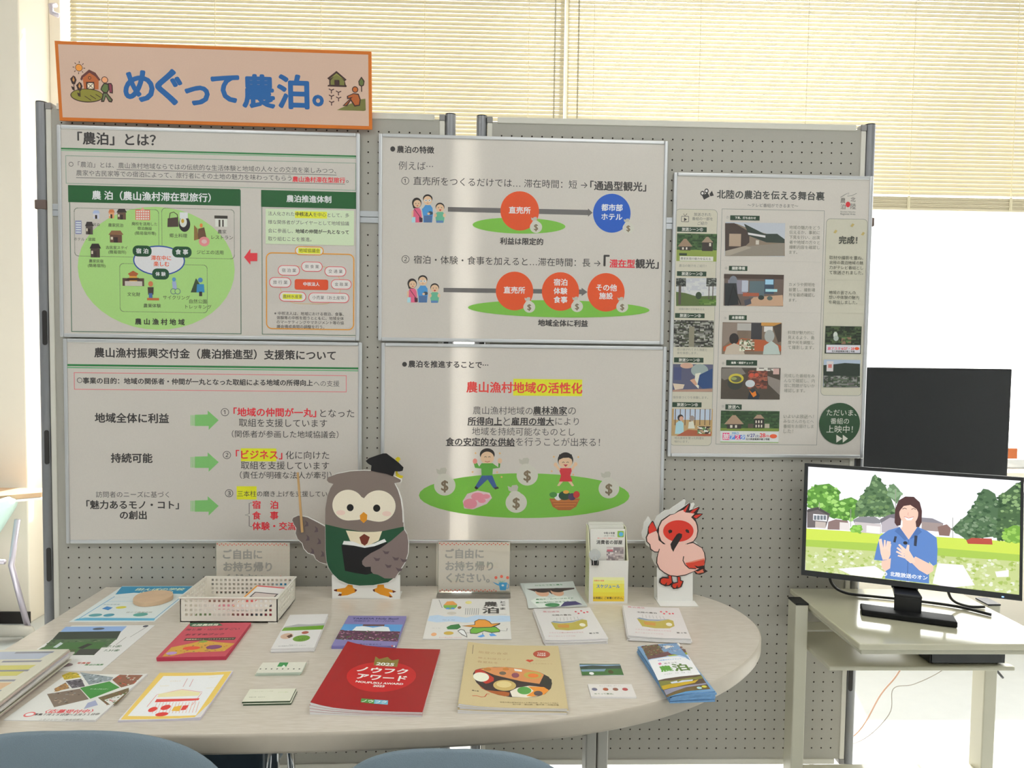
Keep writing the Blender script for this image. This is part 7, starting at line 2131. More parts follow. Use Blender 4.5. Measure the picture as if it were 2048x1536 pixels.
booklet_stack('newsb', 'newsletter', 'newsletter', labs('white newsletter with field drawing, topmost of the stack before the bird cutout', 'white newsletter, %s of the stack before the bird cutout', 6), 'white newsletters in the right stack', 6, .0022, '#e8e3e0', profs=fan(.0145, .1504, 6), seed=8, jitter=.003)
booklet_stack('carda', 'picture_card', 'card', ['small green landscape picture card right of the beige magazines'], None, 1, .0018, '#4a6a4a', mprint=M_GLOSS)
booklet_stack('cardb', 'name_card', 'card', ['white card with four round pictures, uppermost of its pair', 'white card under the one with four round pictures'], 'white round picture cards', 2, .0016, '#e8e2dc', seed=9)
def tri_prof(i):
    f = i / 6
    return [(0, .0165 * f), (.012, .0185 * f), (.045, .021 * f), (.0941, .0225 * f)]
booklet_stack('trifold', 'brochure', 'brochure', labs('narrow landscape photo brochure with green title, topmost of its stack', 'narrow brochure, %s of the stack with the green title', 6), 'narrow landscape brochures', 6, .0036, '#7fa6cc', mat('blue_printed_edge', '#6f9cc8', .5, noise=.25, nscale=160), profs=tri_prof, seed=10, jitter=.002)
booklet_stack('pink', 'booklet', 'booklet', labs('pink red booklet with mustard band, topmost before the white basket', 'pink red booklet, %s of the stack before the white basket', 3), 'pink booklets', 3, .003, '#cf4a5c', mat('pink_edge', '#c43a54', .6), seed=11)
booklet_stack('white', 'booklet', 'booklet', labs('white booklet with green stripe and round photos, topmost of its stack', 'white booklet, %s of the stack with the green stripe', 4), 'white green striped booklets', 4, .0026, '#e9e6e3', seed=12, jitter=.0012)
booklet_stack('purple', 'booklet', 'booklet', labs('purple booklet with flower field photo, topmost, left of the hat drawing leaflet', 'purple booklet, %s of the stack with the flower field photo', 2), 'purple booklets', 2, .0042, '#8f87bc', mat('purple_edge', '#8a84c4', .6), seed=13)
def card_prof(h):
    def f(i):
        q = i / 2
        return [(0, h * q), (.05, h * .96 * q), (.0952, h * q)]
    return f
booklet_stack('cardc', 'folded_card', 'card', ['folded white card with green square, behind the olive edged folded card', 'folded white card lying under the one with the green square'], 'folded cards with green square', 2, .004, '#e6e4d4', mat('pale_green_edge', '#c9d6c6', .6), seed=14, jitter=.004)
booklet_stack('cardd', 'folded_card', 'card', ['folded pale card with dark green lower edge, left of the red magazines', 'folded pale card lying under the one with the dark green edge'], 'folded cards with dark green edge', 2, .0035, '#e6e4d0', mat('dark_green_edge', '#33492e', .6), seed=15, jitter=.003)
def yel_prof(i):
    q = i / 2
    return [(0, .004 * q), (.05, .0035 * q), (.11, .004 * q), (.1503, .006 * q)]
booklet_stack('yellow', 'newsletter', 'newsletter', ['yellow bordered newsletter with red shop drawing, uppermost of its pair', 'newsletter lying under the yellow bordered one'], 'yellow bordered newsletters', 2, .002, '#ebe6e6', mat('lilac_white_edge', '#dcd6e4', .6), profs=yel_prof, seed=16)
booklet_stack('photo', 'flyer', 'flyer', ['white flyer with big mountain village photo near the table corner'], None, 1, .0009, '#e9e7e3')
def rec_prof(i):
    q = i / 1
    return [(0, .0015 * q), (.05, .0012 * q), (.12, .0016 * q), (.1727, .004 * q)]
booklet_stack('recr', 'flyer', 'flyer', ['white flyer with tilted photo tiles and red lettering, behind the left chair'], None, 1, .0012, '#e9e8e2', profs=rec_prof)
booklet_stack('teal', 'flyer', 'flyer', ['teal bordered flyer under the round wooden disc'], None, 1, .0009, '#e4ecea')

# newspapers piled at the table's left end
rnd = random.Random(21)
for i in range(10):
    s = MB(); dx = rnd.uniform(-.006, .006); dy = rnd.uniform(-.006, .006)
    s.mat(0); s.ci = tuple(lin(['#cfcbd4', '#c9b7ac', '#d6d2c0', '#b9a8a4', '#c7c2b4', '#cbb4aa', '#d2cec8'][i % 7]))
    z = i * .0032
    s.box(0, -.30, .0001, .225, 0, .0031)
    if i == 9:
        for k, (a0, a1, c) in enumerate(((0, .05, '#b4bccc'), (.07, .13, '#cfc86a'), (.15, .22, '#d8b48a'), (.23, .28, '#c8aeb0'))):
            s.ci = tuple(lin(c)); s.poly([(.02, -a1, .0032), (.19, -a1, .0032), (.2, -a0 - .01, .0032), (.02, -a0 - .01, .0032)])
        for k in range(6):
            s.ci = tuple(lin('#8a8a94')); s.poly([(.12, -.02 - k * .045, .00325), (.2, -.02 - k * .045, .00325), (.2, -.012 - k * .045, .00325), (.12, -.012 - k * .045, .00325)])
    o = s.build('pamphlet', M_PAPER, loc=(-1.684 + dx, -.575 + dy, T + z), rot=(0, 0, rnd.uniform(-.03, .03) + .02))
    tag(o, 'pamphlet, %s of the pile at the left end of the table' % (['topmost', 'second from the top', 'third from the top', 'fourth from the top', 'fifth from the top', 'fifth from the bottom', 'fourth from the bottom', 'third from the bottom', 'second from the bottom', 'lowest'][9 - i]), 'pamphlet', 'pamphlets piled at the left')

# round wooden disc on the teal flyer
d = MB(); n = 40; cx, cy = -1.4615, -.172
rr = [1 + .02 * math.sin(3 * a) + .012 * math.sin(7 * a + 1) for a in [2 * math.pi * i / n for i in range(n)]]
d.prism([(.050 * rr[i] * math.cos(2 * math.pi * i / n), .050 * rr[i] * math.sin(2 * math.pi * i / n)) for i in range(n)], .013, 'z', 0)
do = d.build('wooden_disc', M_WOOD, loc=(cx, cy, T + .0011), bevel=.0015)
tag(do, 'round pale wooden slice lying on the teal bordered flyer', 'wooden disc')

# ------------------------------------------------------------------ white plastic basket with leaflets
BX0, BX1, BY0, BY1, BH = -1.318, -1.072, -.335, -.165, .068
bt = thing('basket', 'cream plastic basket with small square holes holding a few leaflets', 'basket', ((BX0 + BX1) / 2, (BY0 + BY1) / 2, T))
def wall_grid(s, L, H, nx, ny, ox, oz, cell, hole, th, M):
    """a plate in x,z with square holes, built from bars"""
    xs = [ox + i * cell for i in range(nx)]; zs = [oz + j * cell for j in range(ny)]
    s.box(0, 0, 0, L, th, zs[0], M)
    for j in range(ny):
        z0, z1 = zs[j], zs[j] + hole
        edges = [0] + [e for x in xs for e in (x, x + hole)] + [L]
        for a, b in zip(edges[::2], edges[1::2]): s.box(a, 0, z0, b, th, z1, M)
        top = zs[j + 1] if j < ny - 1 else H
        s.box(0, 0, z1, L, th, top, M)
hw, hd = (BX1 - BX0) / 2, (BY1 - BY0) / 2
lean = .03
s = MB()
def place(x, y, rz, tilt): return Matrix.Translation((x, y, .003)) @ Matrix.Rotation(rz, 4, 'Z') @ Matrix.Rotation(tilt, 4, 'X')
wall_grid(s, 2 * hw, BH - .003, 19, 4, .0125, .016, .0118, .0066, .0022, place(-hw, -hd, 0, .0))
wall_grid(s, 2 * hw, BH - .003, 19, 4, .0125, .016, .0118, .0066, .0022, place(hw, hd, math.pi, .0))
wall_grid(s, 2 * hd, BH - .003, 12, 4, .0135, .016, .0118, .0066, .0022, place(-hw, hd, -math.pi / 2, .0))
wall_grid(s, 2 * hd, BH - .003, 12, 4, .0135, .016, .0118, .0066, .0022, place(hw, -hd, math.pi / 2, .0))
s.build('basket_wall', M_CREAM, bt)
MB().box(-hw, -hd, .003, hw, hd, .0055).build('basket_floor', M_CREAM, bt)
r = MB(); o_ = .003
r.box(-hw - o_, -hd - o_, BH - .004, hw + o_, -hd + .002, BH); r.box(-hw - o_, hd - .002, BH - .004, hw + o_, hd + o_, BH)
r.box(-hw - o_, -hd, BH - .004, -hw + .002, hd, BH); r.box(hw - .002, -hd, BH - .004, hw + o_, hd, BH)
r.build('rim', M_CREAM, bt, bevel=.0012)
for sx in (-1, 1):
    for sy in (-1, 1):
        MB().box(sx * hw - .012 - sx * .012, sy * hd - .012 - sy * .012, 0, sx * hw + .012 - sx * .012, sy * hd + .012 - sy * .012, .0035).build('foot', M_CREAM, bt)
def lf(cols, w, h, x, y, z, rz, label, tilt=0.0, deco=None):
    s = MB().mat(0); s.ci = tuple(lin(cols[0])); s.box(-w / 2, -h / 2, 0, w / 2, h / 2, .0022)
    k = .0023
    for (a, b, c_, d_, col) in deco or []:
        s.ci = tuple(lin(col)); s.poly([(a, b, k), (c_, b, k), (c_, d_, k), (a, d_, k)]); k += .00005
    o = s.build('leaflet', M_GLOSS, loc=(x, y, z), rot=(tilt, 0, rz))
    tag(o, label, 'leaflet', 'leaflets in the basket')
bz = T + .0058
bcx, bcy = (BX0 + BX1) / 2, (BY0 + BY1) / 2
lf(['#d8963c'], .105, .15, bcx - .06, bcy, bz, .04, 'orange leaflet lying in the left half of the cream basket', deco=[(-.045, -.06, .045, -.02, '#ecd8a0'), (-.03, .01, .03, .05, '#b05a3a')])
lf(['#e8e0d8'], .10, .15, bcx - .062, bcy + .002, bz + .0024, .09, 'white leaflet with coloured blocks on the orange one in the basket', deco=[(-.04, -.06, .0, -.03, '#6a8a4a'), (.0, -.02, .04, .03, '#d87a8a'), (-.04, .03, .03, .06, '#8a5a4a')])
lf(['#b8304a'], .11, .15, bcx + .055, bcy, bz, -.03, 'crimson leaflet lying in the right half of the cream basket', deco=[(-.01, -.07, .02, .07, '#3a6a86')])
lf(['#e9e4e0'], .095, .135, bcx + .048, bcy + .006, bz + .026, -.22, 'white leaflet with red border standing out of the basket', tilt=.16, deco=[(-.045, .060, .045, .066, '#d84a4a'), (-.046, -.066, -.040, .064, '#e0962c'), (-.03, .0, .04, .03, '#4a3a3c'), (-.026, .004, .036, .026, '#d8c8c0'), (-.03, -.03, .0, -.01, '#d84a4a')])

# ------------------------------------------------------------------ sign stands, box holder, cutouts
def sign_stand(pose, label):
    X, Z, W, H = pose
    Z0 = T + .004
    H = Z - Z0 + .0
    t = thing('sign_stand', label, 'sign', (X, -.10, T), group='take one sign stands')
    s = MB().mat(0); s.ci = tuple(lin('#ded3c4'))
    s.box(.002, 0, .006, W - .002, .0006, H + .002)
    add_art(s, ART['sign'], 0, z0=-.00005, offs=(0, -(Z - T) * 1000))
    s.build('printed_card', M_PAPER, t)
    a = MB()
    a.box(-.001, -.0026, .0, W + .001, -.0010, H + .006); a.box(-.001, .0012, .0, W + .001, .0028, H + .006)
    a.box(-.001, -.045, 0, W + .001, .0028, .0018)
    a.build('acrylic_holder', M_CLEAR, t)
    return t
sign_stand(POSE['signb'], 'clear acrylic sign stand with grey lettering and blue watering can, right of the owl')
sign_stand((POSE['signa'][0], POSE['signa'][1], POSE['signa'][2], .15), 'clear acrylic sign stand half hidden behind the cream basket')

X, Z, W, H, = POSE['box']
t = thing('leaflet_box', 'tall white card box with yellow front and blue lettering, left of the bird cutout', 'leaflet box', (X, -.18, T))
s = MB().mat(0); s.ci = tuple(lin('#e9e6de')); D = .085
s.prism([(0, 0), (W, 0), (W, H), (0, H)], .002, 'y', 0)
add_art(s, ART['boxfront'], 0, z0=-.00005, offs=(0, -H * 1000))
s.build('front_panel', M_PAPER, t)
for x, m in ((0, 'left'), (W - .002, 'right')):
    b = MB().mat(0); b.ci = tuple(lin('#e6e4bc'))
    b.prism([(.002, 0), (D, 0), (D, .205), (.045, .205), (.002, H)], .002, 'x', x)
    if x == 0:
        for k in range(9):
            b.ci = tuple(lin('#a8b45a')); b.poly([(-.0003, .012, .03 + k * .009), (-.0003, .012, .033 + k * .009), (-.0003, .075, .04 + k * .011), (-.0003, .075, .037 + k * .011)])
    b.build('side_panel', M_PAPER, t)
MB().box(0, D - .002, 0, W, D, .207).build('back_panel', M_PWHITE, t)
MB().box(.002, .002, 0, W - .002, D - .002, .002).build('bottom_panel', M_PWHITE, t)
c = MB(); cx0 = .0155
c.prism([(-.002, H - .012), (.012, H - .016), (.012, H + .002), (-.002, H + .002)], .019, 'x', .006)
co = c.build('binder_clip', M_BLACK, loc=(X, -.18 - .004, T))
tag(co, 'black binder clip with silver disc on the white leaflet box', 'binder clip')
wv = MB()
for dx in (-.005, .005):
    wv.tube([(cx0 + dx, -.003, H - .010), (cx0 + dx * 1.3, -.0045, H + .004), (cx0 + dx * .6, -.004, H + .014)], .0008, 6)
wv.build('wire_handle', M_CHROME, co)
dm = MB(); dm.tube([(cx0 - .002, -.003, H + .018), (cx0 - .002, -.0015, H + .018)], .0165, 24)
dm.build('silver_disc', mat('silver_disc', '#d8dad8', .18, metal=.7), co)
LX, LZ = POSE['leaf']
s = MB().mat(0); s.ci = tuple(lin('#e8e5dc')); lw = .099
s.box(0, 0, -(LZ - T - .006), lw, .006, 0)
add_art(s, ART['boxleaf'], 0, z0=-.00005)
o = s.build('leaflet', M_PAPER, loc=(LX + .008, -.15, LZ), rot=(math.radians(-4), 0, 0))
tag(o, 'white leaflet with black title standing in the white card box', 'leaflet')
for k in range(2):
    s = MB().mat(0); s.ci = tuple(lin('#e2dfd4')); s.box(0, 0, -(LZ - T - .006), lw, .008, .008 + .006 * k)
    o = s.build('leaflet', M_PAPER, loc=(LX + .006, -.138 + .012 * k, LZ), rot=(math.radians(-4), 0, 0))
    tag(o, ('white leaflet just behind the titled one in the card box', 'rearmost white leaflet in the card box')[k], 'leaflet', 'leaflets in the card box')


def cut(key, th, artkey, name, parent, y, ink, mats=None):
    pts = [(u / 1000, -v / 1000) for u, v in SHAPE[key]]
    s = MB().mat(1); s.prism(pts, th, 'y', y)
    if artkey: add_art(s, ART[artkey], 0, z0=y - .00002)
    return s.build(name, [M_BOARD, mats or M_FOAM], parent)
ox, oz = POSE['owl']
ow = thing('owl_cutout', 'standing cutout of a grey owl in a black graduation cap and green jacket', 'cutout figure', (ox, -.155, T))
ow_z = oz - T
def lift(o, dz): o.location.z += dz; return o
lift(cut('owl_base', .004, 'owlbase', 'base_plate', ow, .0028, None), ow_z)
MB().box(SHAPE['owl_base'][0][0] / 1000 + .001, .004, 0, SHAPE['owl_base'][1][0] / 1000 - .001, .062, .003).build('base_foot', M_FOAM, ow)
lift(cut('owl_wing', .004, 'owlwing', 'raised_wing', ow, .0012, None), ow_z)
lift(cut('owl_body', .005, 'owlbody', 'body_panel', ow, -.0025, None), ow_z)
hat = lift(cut('owl_hat', .005, None, 'graduation_cap', ow, -.0045, None, mat('black_card', '#0e0d0f', .7)), ow_z)
cut('owl_tassel', .003, None, 'tassel', hat, .0026, None, mat('yellow_card', '#d8c41c', .6))
lift(cut('owl_stick', .004, None, 'pointer', ow, -.0045, None, mat('pointer_wood', '#c8a06a', .6)), ow_z)

ox, oz = POSE['ibis']; bz_ = oz - T
ib = thing('bird_cutout', 'standing cutout of a pink bird with red face and long black bill', 'cutout figure', (ox, -.165, T))
lift(cut('ibis', .004, 'ibisfront', 'front_panel', ib, -.0025, None), bz_)
bk = cut('ibis', .005, None, 'back_panel', ib, .034, None); lift(bk, bz_ + .003); bk.location.x += -.004
pl = [(u / 1000, -v / 1000) for u, v in SHAPE['ibis_plate']]
s = MB().mat(1); zb = pl[2][1]
pl2 = [(pl[0][0], pl[0][1]), (pl[1][0], pl[1][1]), (pl[2][0], -bz_), (pl[3][0], -bz_)]
s.prism(pl2, .003, 'y', .002); add_art(s, ART['ibisfeet'], 0, z0=-.0028)
s.build('stand_plate', [M_BOARD, M_FOAM], ib, loc=(0, 0, bz_))
s = MB(); s.box(pl[0][0] + .001, .002, 0, pl[1][0] + .002, .036, .003); s.box(pl[0][0] + .001, .033, 0, pl[0][0] + .062, .036, .06)
s.box(pl[0][0] + .001, -.04, 0, pl[1][0] + .007, .002, .0025)
s.build('stand_foot', M_FOAM, ib, bevel=.001)
lt = MB().mat(0); lt.ci = tuple(lin('#8a8680'))
add_art(lt, [('T', '北陸農政局', 26.0, 48.0, 14.0, '#8a8680', 0)], 0, flat=True, z0=.0026)
lt.build('base_lettering', M_BOARD, ib, loc=(0, -.012, 0))
# ------------------------------------------------------------------ television on its cart
def rbox(s, *a): return s.box(*a)
ct = thing('television_cart', 'ivory steel television cart with two shelves right of the table', 'cart', (.635, -.235, 0))
def cb(x0, y0, z0, x1, y1, z1): return (x0 - .635, y0 + .235, z0, x1 - .635, y1 + .235, z1)
CZ = .705
t1 = MB(); t1.box(*cb(.382, -.447, CZ - .016, .888, -.03, CZ))
t1.build('top_shelf', M_CARTTOP, ct, bevel=.003)
MB().box(*cb(.392, -.438, CZ - .03, .878, -.04, CZ - .016)).build('shelf_frame', M_STEEL, ct, bevel=.002)
MB().box(*cb(.388, -.285, .564, .90, -.04, .576)).build('lower_shelf', M_STEEL, ct, bevel=.003)
MB().box(*cb(.385, -.03, .576, .90, -.026, .60)).build('shelf_lip', M_STEEL, ct)
for x0, x1 in ((.344, .381), (.903, .94)):
    MB().box(*cb(x0, -.165, .055, x1, -.11, CZ - .004)).build('post', M_STEEL, ct, bevel=.003)
    MB().box(*cb(x0, -.166, CZ - .004, x1, -.109, CZ + .001)).build('post_cap', M_BLACK, ct, bevel=.001)
    f = MB(); f.box(*cb(x0, -.44, .03, x1, .02, .06)); f.build('foot', M_STEEL, ct, bevel=.004)
    for y in (-.41, -.01):
        w_ = MB(); xm = (x0 + x1) / 2
        w_.tube([(xm - .012 - .635, y + .235, .019), (xm + .012 - .635, y + .235, .019)], .019, 16)
        w_.build('caster', M_BLACK, ct)
MB().box(*cb(.381, -.158, .178, .903, -.118, .208)).build('cross_rail', M_STEEL, ct, bevel=.003)

# television
TX, TY, TZ, TYAW, TLEAN, TW, TH = .631, -.211, .936, -.408, -.112, .54, .324
tv = thing('television', 'small flat television showing a woman in a blue shirt, on the ivory cart', 'television', (TX, TY, CZ), (0, 0, TYAW))
zc = TZ - CZ
bd = MB()
bd.box(-TW / 2, .0, -TH / 2, TW / 2, .030, TH / 2)
bd.box(-TW / 2 + .08, .03, -TH / 2 + .04, TW / 2 - .08, .058, TH / 2 - .05)
RX = TLEAN
def tvpart(mb, name, m, bevel=0, parent=tv):
    return mb.build(name, m, parent, loc=(0, 0, zc), rot=(RX, 0, 0), bevel=bevel)
body = tvpart(bd, 'housing', M_BLACK, .003)
SCN = POSE['tvscreen']
u0 = (SCN[0][0] + SCN[3][0]) / 2; u1 = (SCN[1][0] + SCN[2][0]) / 2; v0 = (SCN[0][1] + SCN[1][1]) / 2; v1 = (SCN[2][1] + SCN[3][1]) / 2
bz = MB()
a0, a1 = -TW / 2, TW / 2; zt, zb = TH / 2, -TH / 2
sx0, sx1, sz0, sz1 = a0 + u0 / 1000, a0 + u1 / 1000, zt - v1 / 1000, zt - v0 / 1000
for q in ((a0, zb, sx0, zt), (sx1, zb, a1, zt), (sx0, zb, sx1, sz0), (sx0, sz1, sx1, zt)): bz.box(q[0], -.003, q[1], q[2], .0, q[3])
tvpart(bz, 'bezel', mat('gloss_black', '#121212', .15, coat=.4), 0)
sc = MB().mat(0); sc.ci = (1, 1, 1)
sc.ci = tuple(lin('#f6f6fa'))
sc.poly([(sx0, -.0006, sz0), (sx1, -.0006, sz0), (sx1, -.0006, sz1), (sx0, -.0006, sz1)])
# the picture, cut at the screen's edges
art = MB().mat(0)
add_art(art, ART['tv'], 0, z0=-.0007)
keep_f, keep_i = [], []
def clipf(pts, ax, lim, sgn):
    out = []
    for i in range(len(pts)):
        a, b = pts[i], pts[(i + 1) % len(pts)]
        ia, ib_ = sgn * (a[ax] - lim) <= 0, sgn * (b[ax] - lim) <= 0
        if ia: out.append(a)
        if ia != ib_:
            t_ = (lim - a[ax]) / (b[ax] - a[ax]); out.append(tuple(a[j] + (b[j] - a[j]) * t_ for j in range(3)))
    return out
for f, ink in zip(art.f, art.ink):
    p = [(art.v[i][0] + a0, art.v[i][1], art.v[i][2] + zt) for i in f]
    for ax, lim, sg in ((0, sx0, -1), (0, sx1, 1), (2, sz0, -1), (2, sz1, 1)):
        if p: p = clipf(p, ax, lim, sg)
    if len(p) > 2:
        sc.ci = ink; sc.poly(p)
tvpart(sc, 'screen', M_SCREEN)
led = MB(); led.box(TW / 2 - .046, -.0042, -TH / 2 + .004, TW / 2 - .041, -.003, -TH / 2 + .007)
tvpart(led, 'power_light', mat('blue_light', '#3a5ae0', .4, emit=(.2, .35, 1), emit_s=3))
st = MB(); st.prism([(-.034, -.066), (.034, -.066), (.030, -.05), (-.030, -.05)], .046, 'z', .012); st.prism([(-.034, -.066), (.034, -.066), (.030, .03), (-.030, .03)], .012, 'z', .052); st.prism([(-.034, .004), (.034, .004), (.030, .03), (-.030, .03)], .10, 'z', .055)
st.build('neck', M_BLACK, tv, bevel=.004)
bs = MB(); bs.box(-.115, -.100, .0006, .112, -.042, .017)
bs.build('stand_base', mat('satin_black', '#161616', .55, spec=.2), tv, bevel=.003)

# cables behind the television
def cable(pts, r, m, name, label):
    sp = []
    for i in range(len(pts) - 1):
        p0 = Vector(pts[max(0, i - 1)]); p1 = Vector(pts[i]); p2 = Vector(pts[i + 1]); p3 = Vector(pts[min(len(pts) - 1, i + 2)])
        for k in range(8):
            t_ = k / 8
            sp.append(.5 * (2 * p1 + (p2 - p0) * t_ + (2 * p0 - 5 * p1 + 4 * p2 - p3) * t_ * t_ + (3 * p1 - p0 - 3 * p2 + p3) * t_ ** 3))
    sp.append(Vector(pts[-1]))
    o = MB().tube(sp, r, 8).build(name, m, smooth=True)
    return tag(o, label, 'cable')
cable([(.46, -.11, .80), (.475, -.105, .745), (.52, -.10, .715), (.60, -.12, .711), (.70, -.155, .711), (.79, -.20, .711), (.845, -.26, .710)], .0042, M_BLACK, 'power_cable', 'black cable hanging from the left of the lit television')
cable([(.745, -.21, .80), (.77, -.20, .735), (.82, -.195, .711), (.868, -.20, .7105)], .0038, M_BLACK, 'video_cable', 'short black cable hanging from the right of the lit television')
rc = thing('video_recorder', 'flat black recorder on the lower shelf of the ivory cart', 'recorder', (.775, -.165, .576))
MB().box(-.105, -.108, .004, .105, .10, .046).build('case', M_BLACK, rc, bevel=.003)
MB().box(-.101, -.112, .007, .101, -.108, .043).build('front_panel', mat('gloss_black', '#121212', .15), rc)
for sx in (-.09, .09):
    for sy in (-.09, .08): MB().tube([(sx, sy, 0), (sx, sy, .005)], .008, 10).build('foot', M_BLACK, rc)
cable([(.885, -.10, .60), (.93, -.04, .56), (1.0, .0, .50), (1.1, .03, .40)], .004, M_BLACK, 'power_cable', 'black cable leaving the lower shelf of the cart to the right')
cable([(.80, -.03, .563), (.80, .03, .48), (.785, .08, .38), (.76, .12, .30), (.72, .2, .12), (.62, .3, .012), (.55, .35, .008)], .0022, mat('pinkish_cable', '#c8a08a', .6), 'thin_cable', 'thin pinkish cable hanging below the cart to the floor')
cable([(.93, -.03, .52), (.90, .02, .43), (.84, .07, .36), (.79, .10, .33), (.785, .11, .24), (.74, .2, .1), (.64, .3, .01)], .0013, mat('grey_thin_cable', '#a09a90', .6), 'thin_cable', 'thin grey cable knotted below the cart')

# big black monitor beyond the boards, standing on the counter under the window
cb_ = thing('counter', 'cream counter along the window, under the black monitor', 'counter', (1.9, 1.53, 0))
MB().box(-1.0, -.16, .70, 1.5, .15, .735).build('counter_top', M_RAIL, cb_, bevel=.004)
MB().box(-.98, -.12, 0, 1.48, .15, .70).build('counter_body', M_PILLAR, cb_, bevel=.003)
mo = thing('monitor', 'large black switched off monitor standing before the open window', 'monitor', (1.725, 1.55, .735))
MB().box(-.478, .0, .020, .478, .03, .617).build('housing', M_BLACK, mo, bevel=.004)
sc2 = MB(); sc2.box(-.468, -.003, .035, .468, .0, .607)
sc2.build('screen', mat('dark_glass_screen', '#0a0a0b', .12, coat=.5), mo)
MB().box(-.06, .01, .012, .06, .04, .06).build('neck', M_BLACK, mo)
MB().box(-.2, -.1, 0, .2, .12, .012).build('stand_base', M_BLACK, mo, bevel=.003)

# ------------------------------------------------------------------ chairs in front of the table
def front_chair(x, y, zt, rz, label, hw):
    t = thing('chair', label, 'chair', (x, y, 0), (0, 0, rz), 'blue grey mesh chairs before the table')
    b = MB(); nu, nv = 24, 14; ht = .40
    def pt(i, j, side):
        u = -1 + 2 * i / nu; v = math.sin(j / nv * math.pi / 2) ** .8
        # rounded top: width shrinks near the top along a superellipse
        vv = max(0, (v - .35) / .65)
        wf = (1 - vv ** 2.6) ** (1 / 2.6) if vv < 1 else 0
        wid = hw * (.9 + .1 * min(1, v / .35)) * wf
        X = u * wid
        cur = .045 * (1 - (X / hw) ** 2)
        th = .017 * (1 - abs(u) ** 6) * (1 - vv ** 8) + .004
        back = .05 * v * v
        return (X, -cur * 1.0 - back + (th if side else -th) + .09, zt - ht + ht * v)
    n = len(b.v)
    for side in (0, 1):
        for j in range(nv + 1):
            for i in range(nu + 1): b.v.append(pt(i, j, side))
    S = (nu + 1) * (nv + 1)
    for j in range(nv):
        for i in range(nu):
            a = j * (nu + 1) + i
            b.face([a, a + 1, a + nu + 2, a + nu + 1]); b.face([S + a + nu + 1, S + a + nu + 2, S + a + 1, S + a])
    for j in range(nv):
        for i in (0, nu):
            a = j * (nu + 1) + i
            q = [a, a + nu + 1, S + a + nu + 1, S + a]
            b.face(q if i == 0 else q[::-1])
    for j in (0, nv):
        for i in range(nu):
            a = j * (nu + 1) + i
            q = [a, S + a, S + a + 1, a + 1]
            b.face(q if j == 0 else q[::-1])
    o = b.build('backrest', M_FABRIC, t, smooth=True)
    sm = o.modifiers.new('sub', 'SUBSURF'); sm.levels = 1; sm.render_levels = 1
    seat = MB()
    out = rr_pts(-hw * .98, .0, hw * .98, .44, .07)
    seat.prism(out, .055, 'z', .40)
    seat.build('seat', M_NAVY, t, bevel=.012, bseg=3)
    for sx in (-1, 1):
        MB().tube([(sx * hw * .9, -.03, zt - .36), (sx * hw * .95, -.02, .43), (sx * hw * .95, .02, .39), (sx * hw * .95, .40, .39)], .011, 10).build('side_frame', M_CHROME, t, smooth=True)
        MB().tube([(sx * hw * .95, .40, .39), (sx * hw * 1.0, .45, .0)], .011, 10).build('leg', M_CHROME, t, smooth=True)
        MB().tube([(sx * hw * .95, .03, .39), (sx * hw * 1.0, -.06, .0)], .011, 10).build('leg', M_CHROME, t, smooth=True)
    return t
front_chair(-1.215, -1.02, .800, .03, 'blue grey mesh back chair at the left, before the tilted photo flyer', .265)
front_chair(-.585, -1.02, .769, -.03, 'blue grey mesh back chair in the middle, before the red magazines', .235)

# folded dark chair seen below the table edge, with a chrome and black hinge
fc = thing('folding_chair', 'dark navy folding chair under the table edge, left of the middle chair', 'chair', (-1.078, -.545, 0))
MB().box(-.15, -.02, .30, .04, .01, .555).build('backrest', M_NAVY, fc, bevel=.02, bseg=3)
MB().box(-.16, -.02, .38, .03, .30, .41).build('seat', M_NAVY, fc, bevel=.01)
MB().tube([(.066, -.02, .545), (.046, -.02, .38), (.03, -.02, .0)], .010, 10).build('leg', M_CHROME, fc, smooth=True)
MB().box(.062, -.03, .0, .078, -.015, .548).build('side_rail', M_CHROME, fc, bevel=.003)
MB().tube([(.054, -.034, .548), (.078, -.034, .548)], .013, 12).build('hinge_cap', M_BLACK, fc)
MB().tube([(-.15, -.0, .38), (-.17, -.02, .0)], .010, 10).build('leg', M_CHROME, fc, smooth=True)
MB().tube([(-.15, .27, .38), (-.16, .30, .0)], .010, 10).build('leg', M_CHROME, fc, smooth=True)
MB().tube([(.02, .27, .38), (.03, .30, .0)], .010, 10).build('leg', M_CHROME, fc, smooth=True)

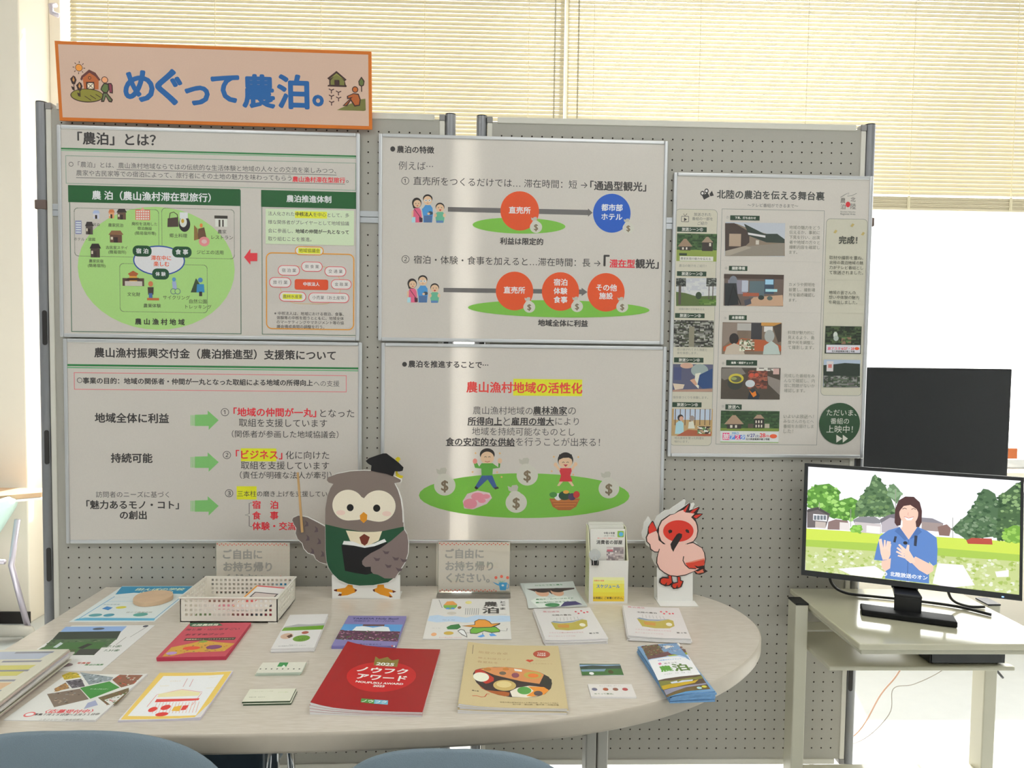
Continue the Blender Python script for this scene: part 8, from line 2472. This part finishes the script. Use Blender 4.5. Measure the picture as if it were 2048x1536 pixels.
# ------------------------------------------------------------------ left: chair and table by the window
lc = thing('chair', 'mint green shell chair with pale metal legs by the left pillar', 'chair', (-2.945, 1.147, 0), (0, 0, math.radians(90)))
b = MB(); nu, nv = 16, 14
for side in (0, 1):
    for j in range(nv + 1):
        for i in range(nu + 1):
            u = -1 + 2 * i / nu; v = j / nv
            wd = .215 * (.70 + .35 * v) * (1 - max(0, (v - .72) / .28) ** 3 * .55)
            b.v.append((u * wd, -.05 - .15 * v + .05 * u * u - (.008 if side == 0 else 0), .40 + .315 * v - .02 * u * u * v))
S = (nu + 1) * (nv + 1)
for j in range(nv):
    for i in range(nu):
        a = j * (nu + 1) + i
        b.face([a, a + 1, a + nu + 2, a + nu + 1]); b.face([S + a + nu + 1, S + a + nu + 2, S + a + 1, S + a])
for j in range(nv):
    for i in (0, nu):
        a = j * (nu + 1) + i; q = [a, a + nu + 1, S + a + nu + 1, S + a]; b.face(q if i == 0 else q[::-1])
for i in range(nu):
    a = nv * (nu + 1) + i; b.face([a, a + 1, S + a + 1, S + a])
    a = i; b.face([a, S + a, S + a + 1, a + 1])
b.build('backrest', M_MINT, lc, smooth=True)
MB().prism(rr_pts(-.2, -.07, .2, .33, .06), .02, 'z', .385).build('seat', M_MINT, lc, bevel=.006)
for sx in (-1, 1):
    MB().tube([(sx * .150, -.165, .58), (sx * .152, -.13, .36), (sx * .17, -.20, .012)], .013, 10).build('leg', M_LILAC, lc, smooth=True)
    MB().tube([(sx * .152, -.10, .375), (sx * .155, .28, .38), (sx * .19, .34, .012)], .012, 10).build('leg', M_LILAC, lc, smooth=True)
MB().tube([(-.152, .0, .375), (.152, .0, .375)], .011, 10).build('stretcher', M_LILAC, lc, smooth=True)
wt = thing('side_table', 'low table with tan top and white edge behind the mint chair', 'table', (-3.1, 1.33, 0))
tp = [(-.65, .02), (.20, -.11), (.40, .02), (.42, .13), (-.65, .13)]
MB().prism(tp, .022, 'z', .678).build('tabletop', M_TAN, wt)
MB().prism([(x * 1.003, y - .004) for x, y in tp], .012, 'z', .665).build('edge_band', M_PWHITE, wt)
MB().box(-.45, .02, .0, -.40, .07, .665).build('leg', M_LILAC, wt)
MB().box(.02, .06, .0, .06, .10, .665).build('leg', M_LILAC, wt)
MB().tube([(-.5, -.06, .05), (.33, -.06, .05), (.37, -.05, .045), (.38, -.04, .0)], .028, 12).build('foot_rail', M_GREYMETAL, wt, smooth=True)
hk = MB().tube([(-2.80, 1.70, 3.16), (-2.80, 1.66, 3.14), (-2.79, 1.65, 3.10), (-2.76, 1.66, 3.09)], .012, 8)
tag(hk.build('wall_hook', M_LILAC, smooth=True), 'small metal hook on the wall beside the left blind', 'hook')
tag(MB().box(2.385, 1.80, .84, 2.44, 1.835, .90).build('red_box', mat('orange_red_box', '#b8602c', .5), bevel=.003), 'small orange red box on the window sill right of the monitor', 'box')
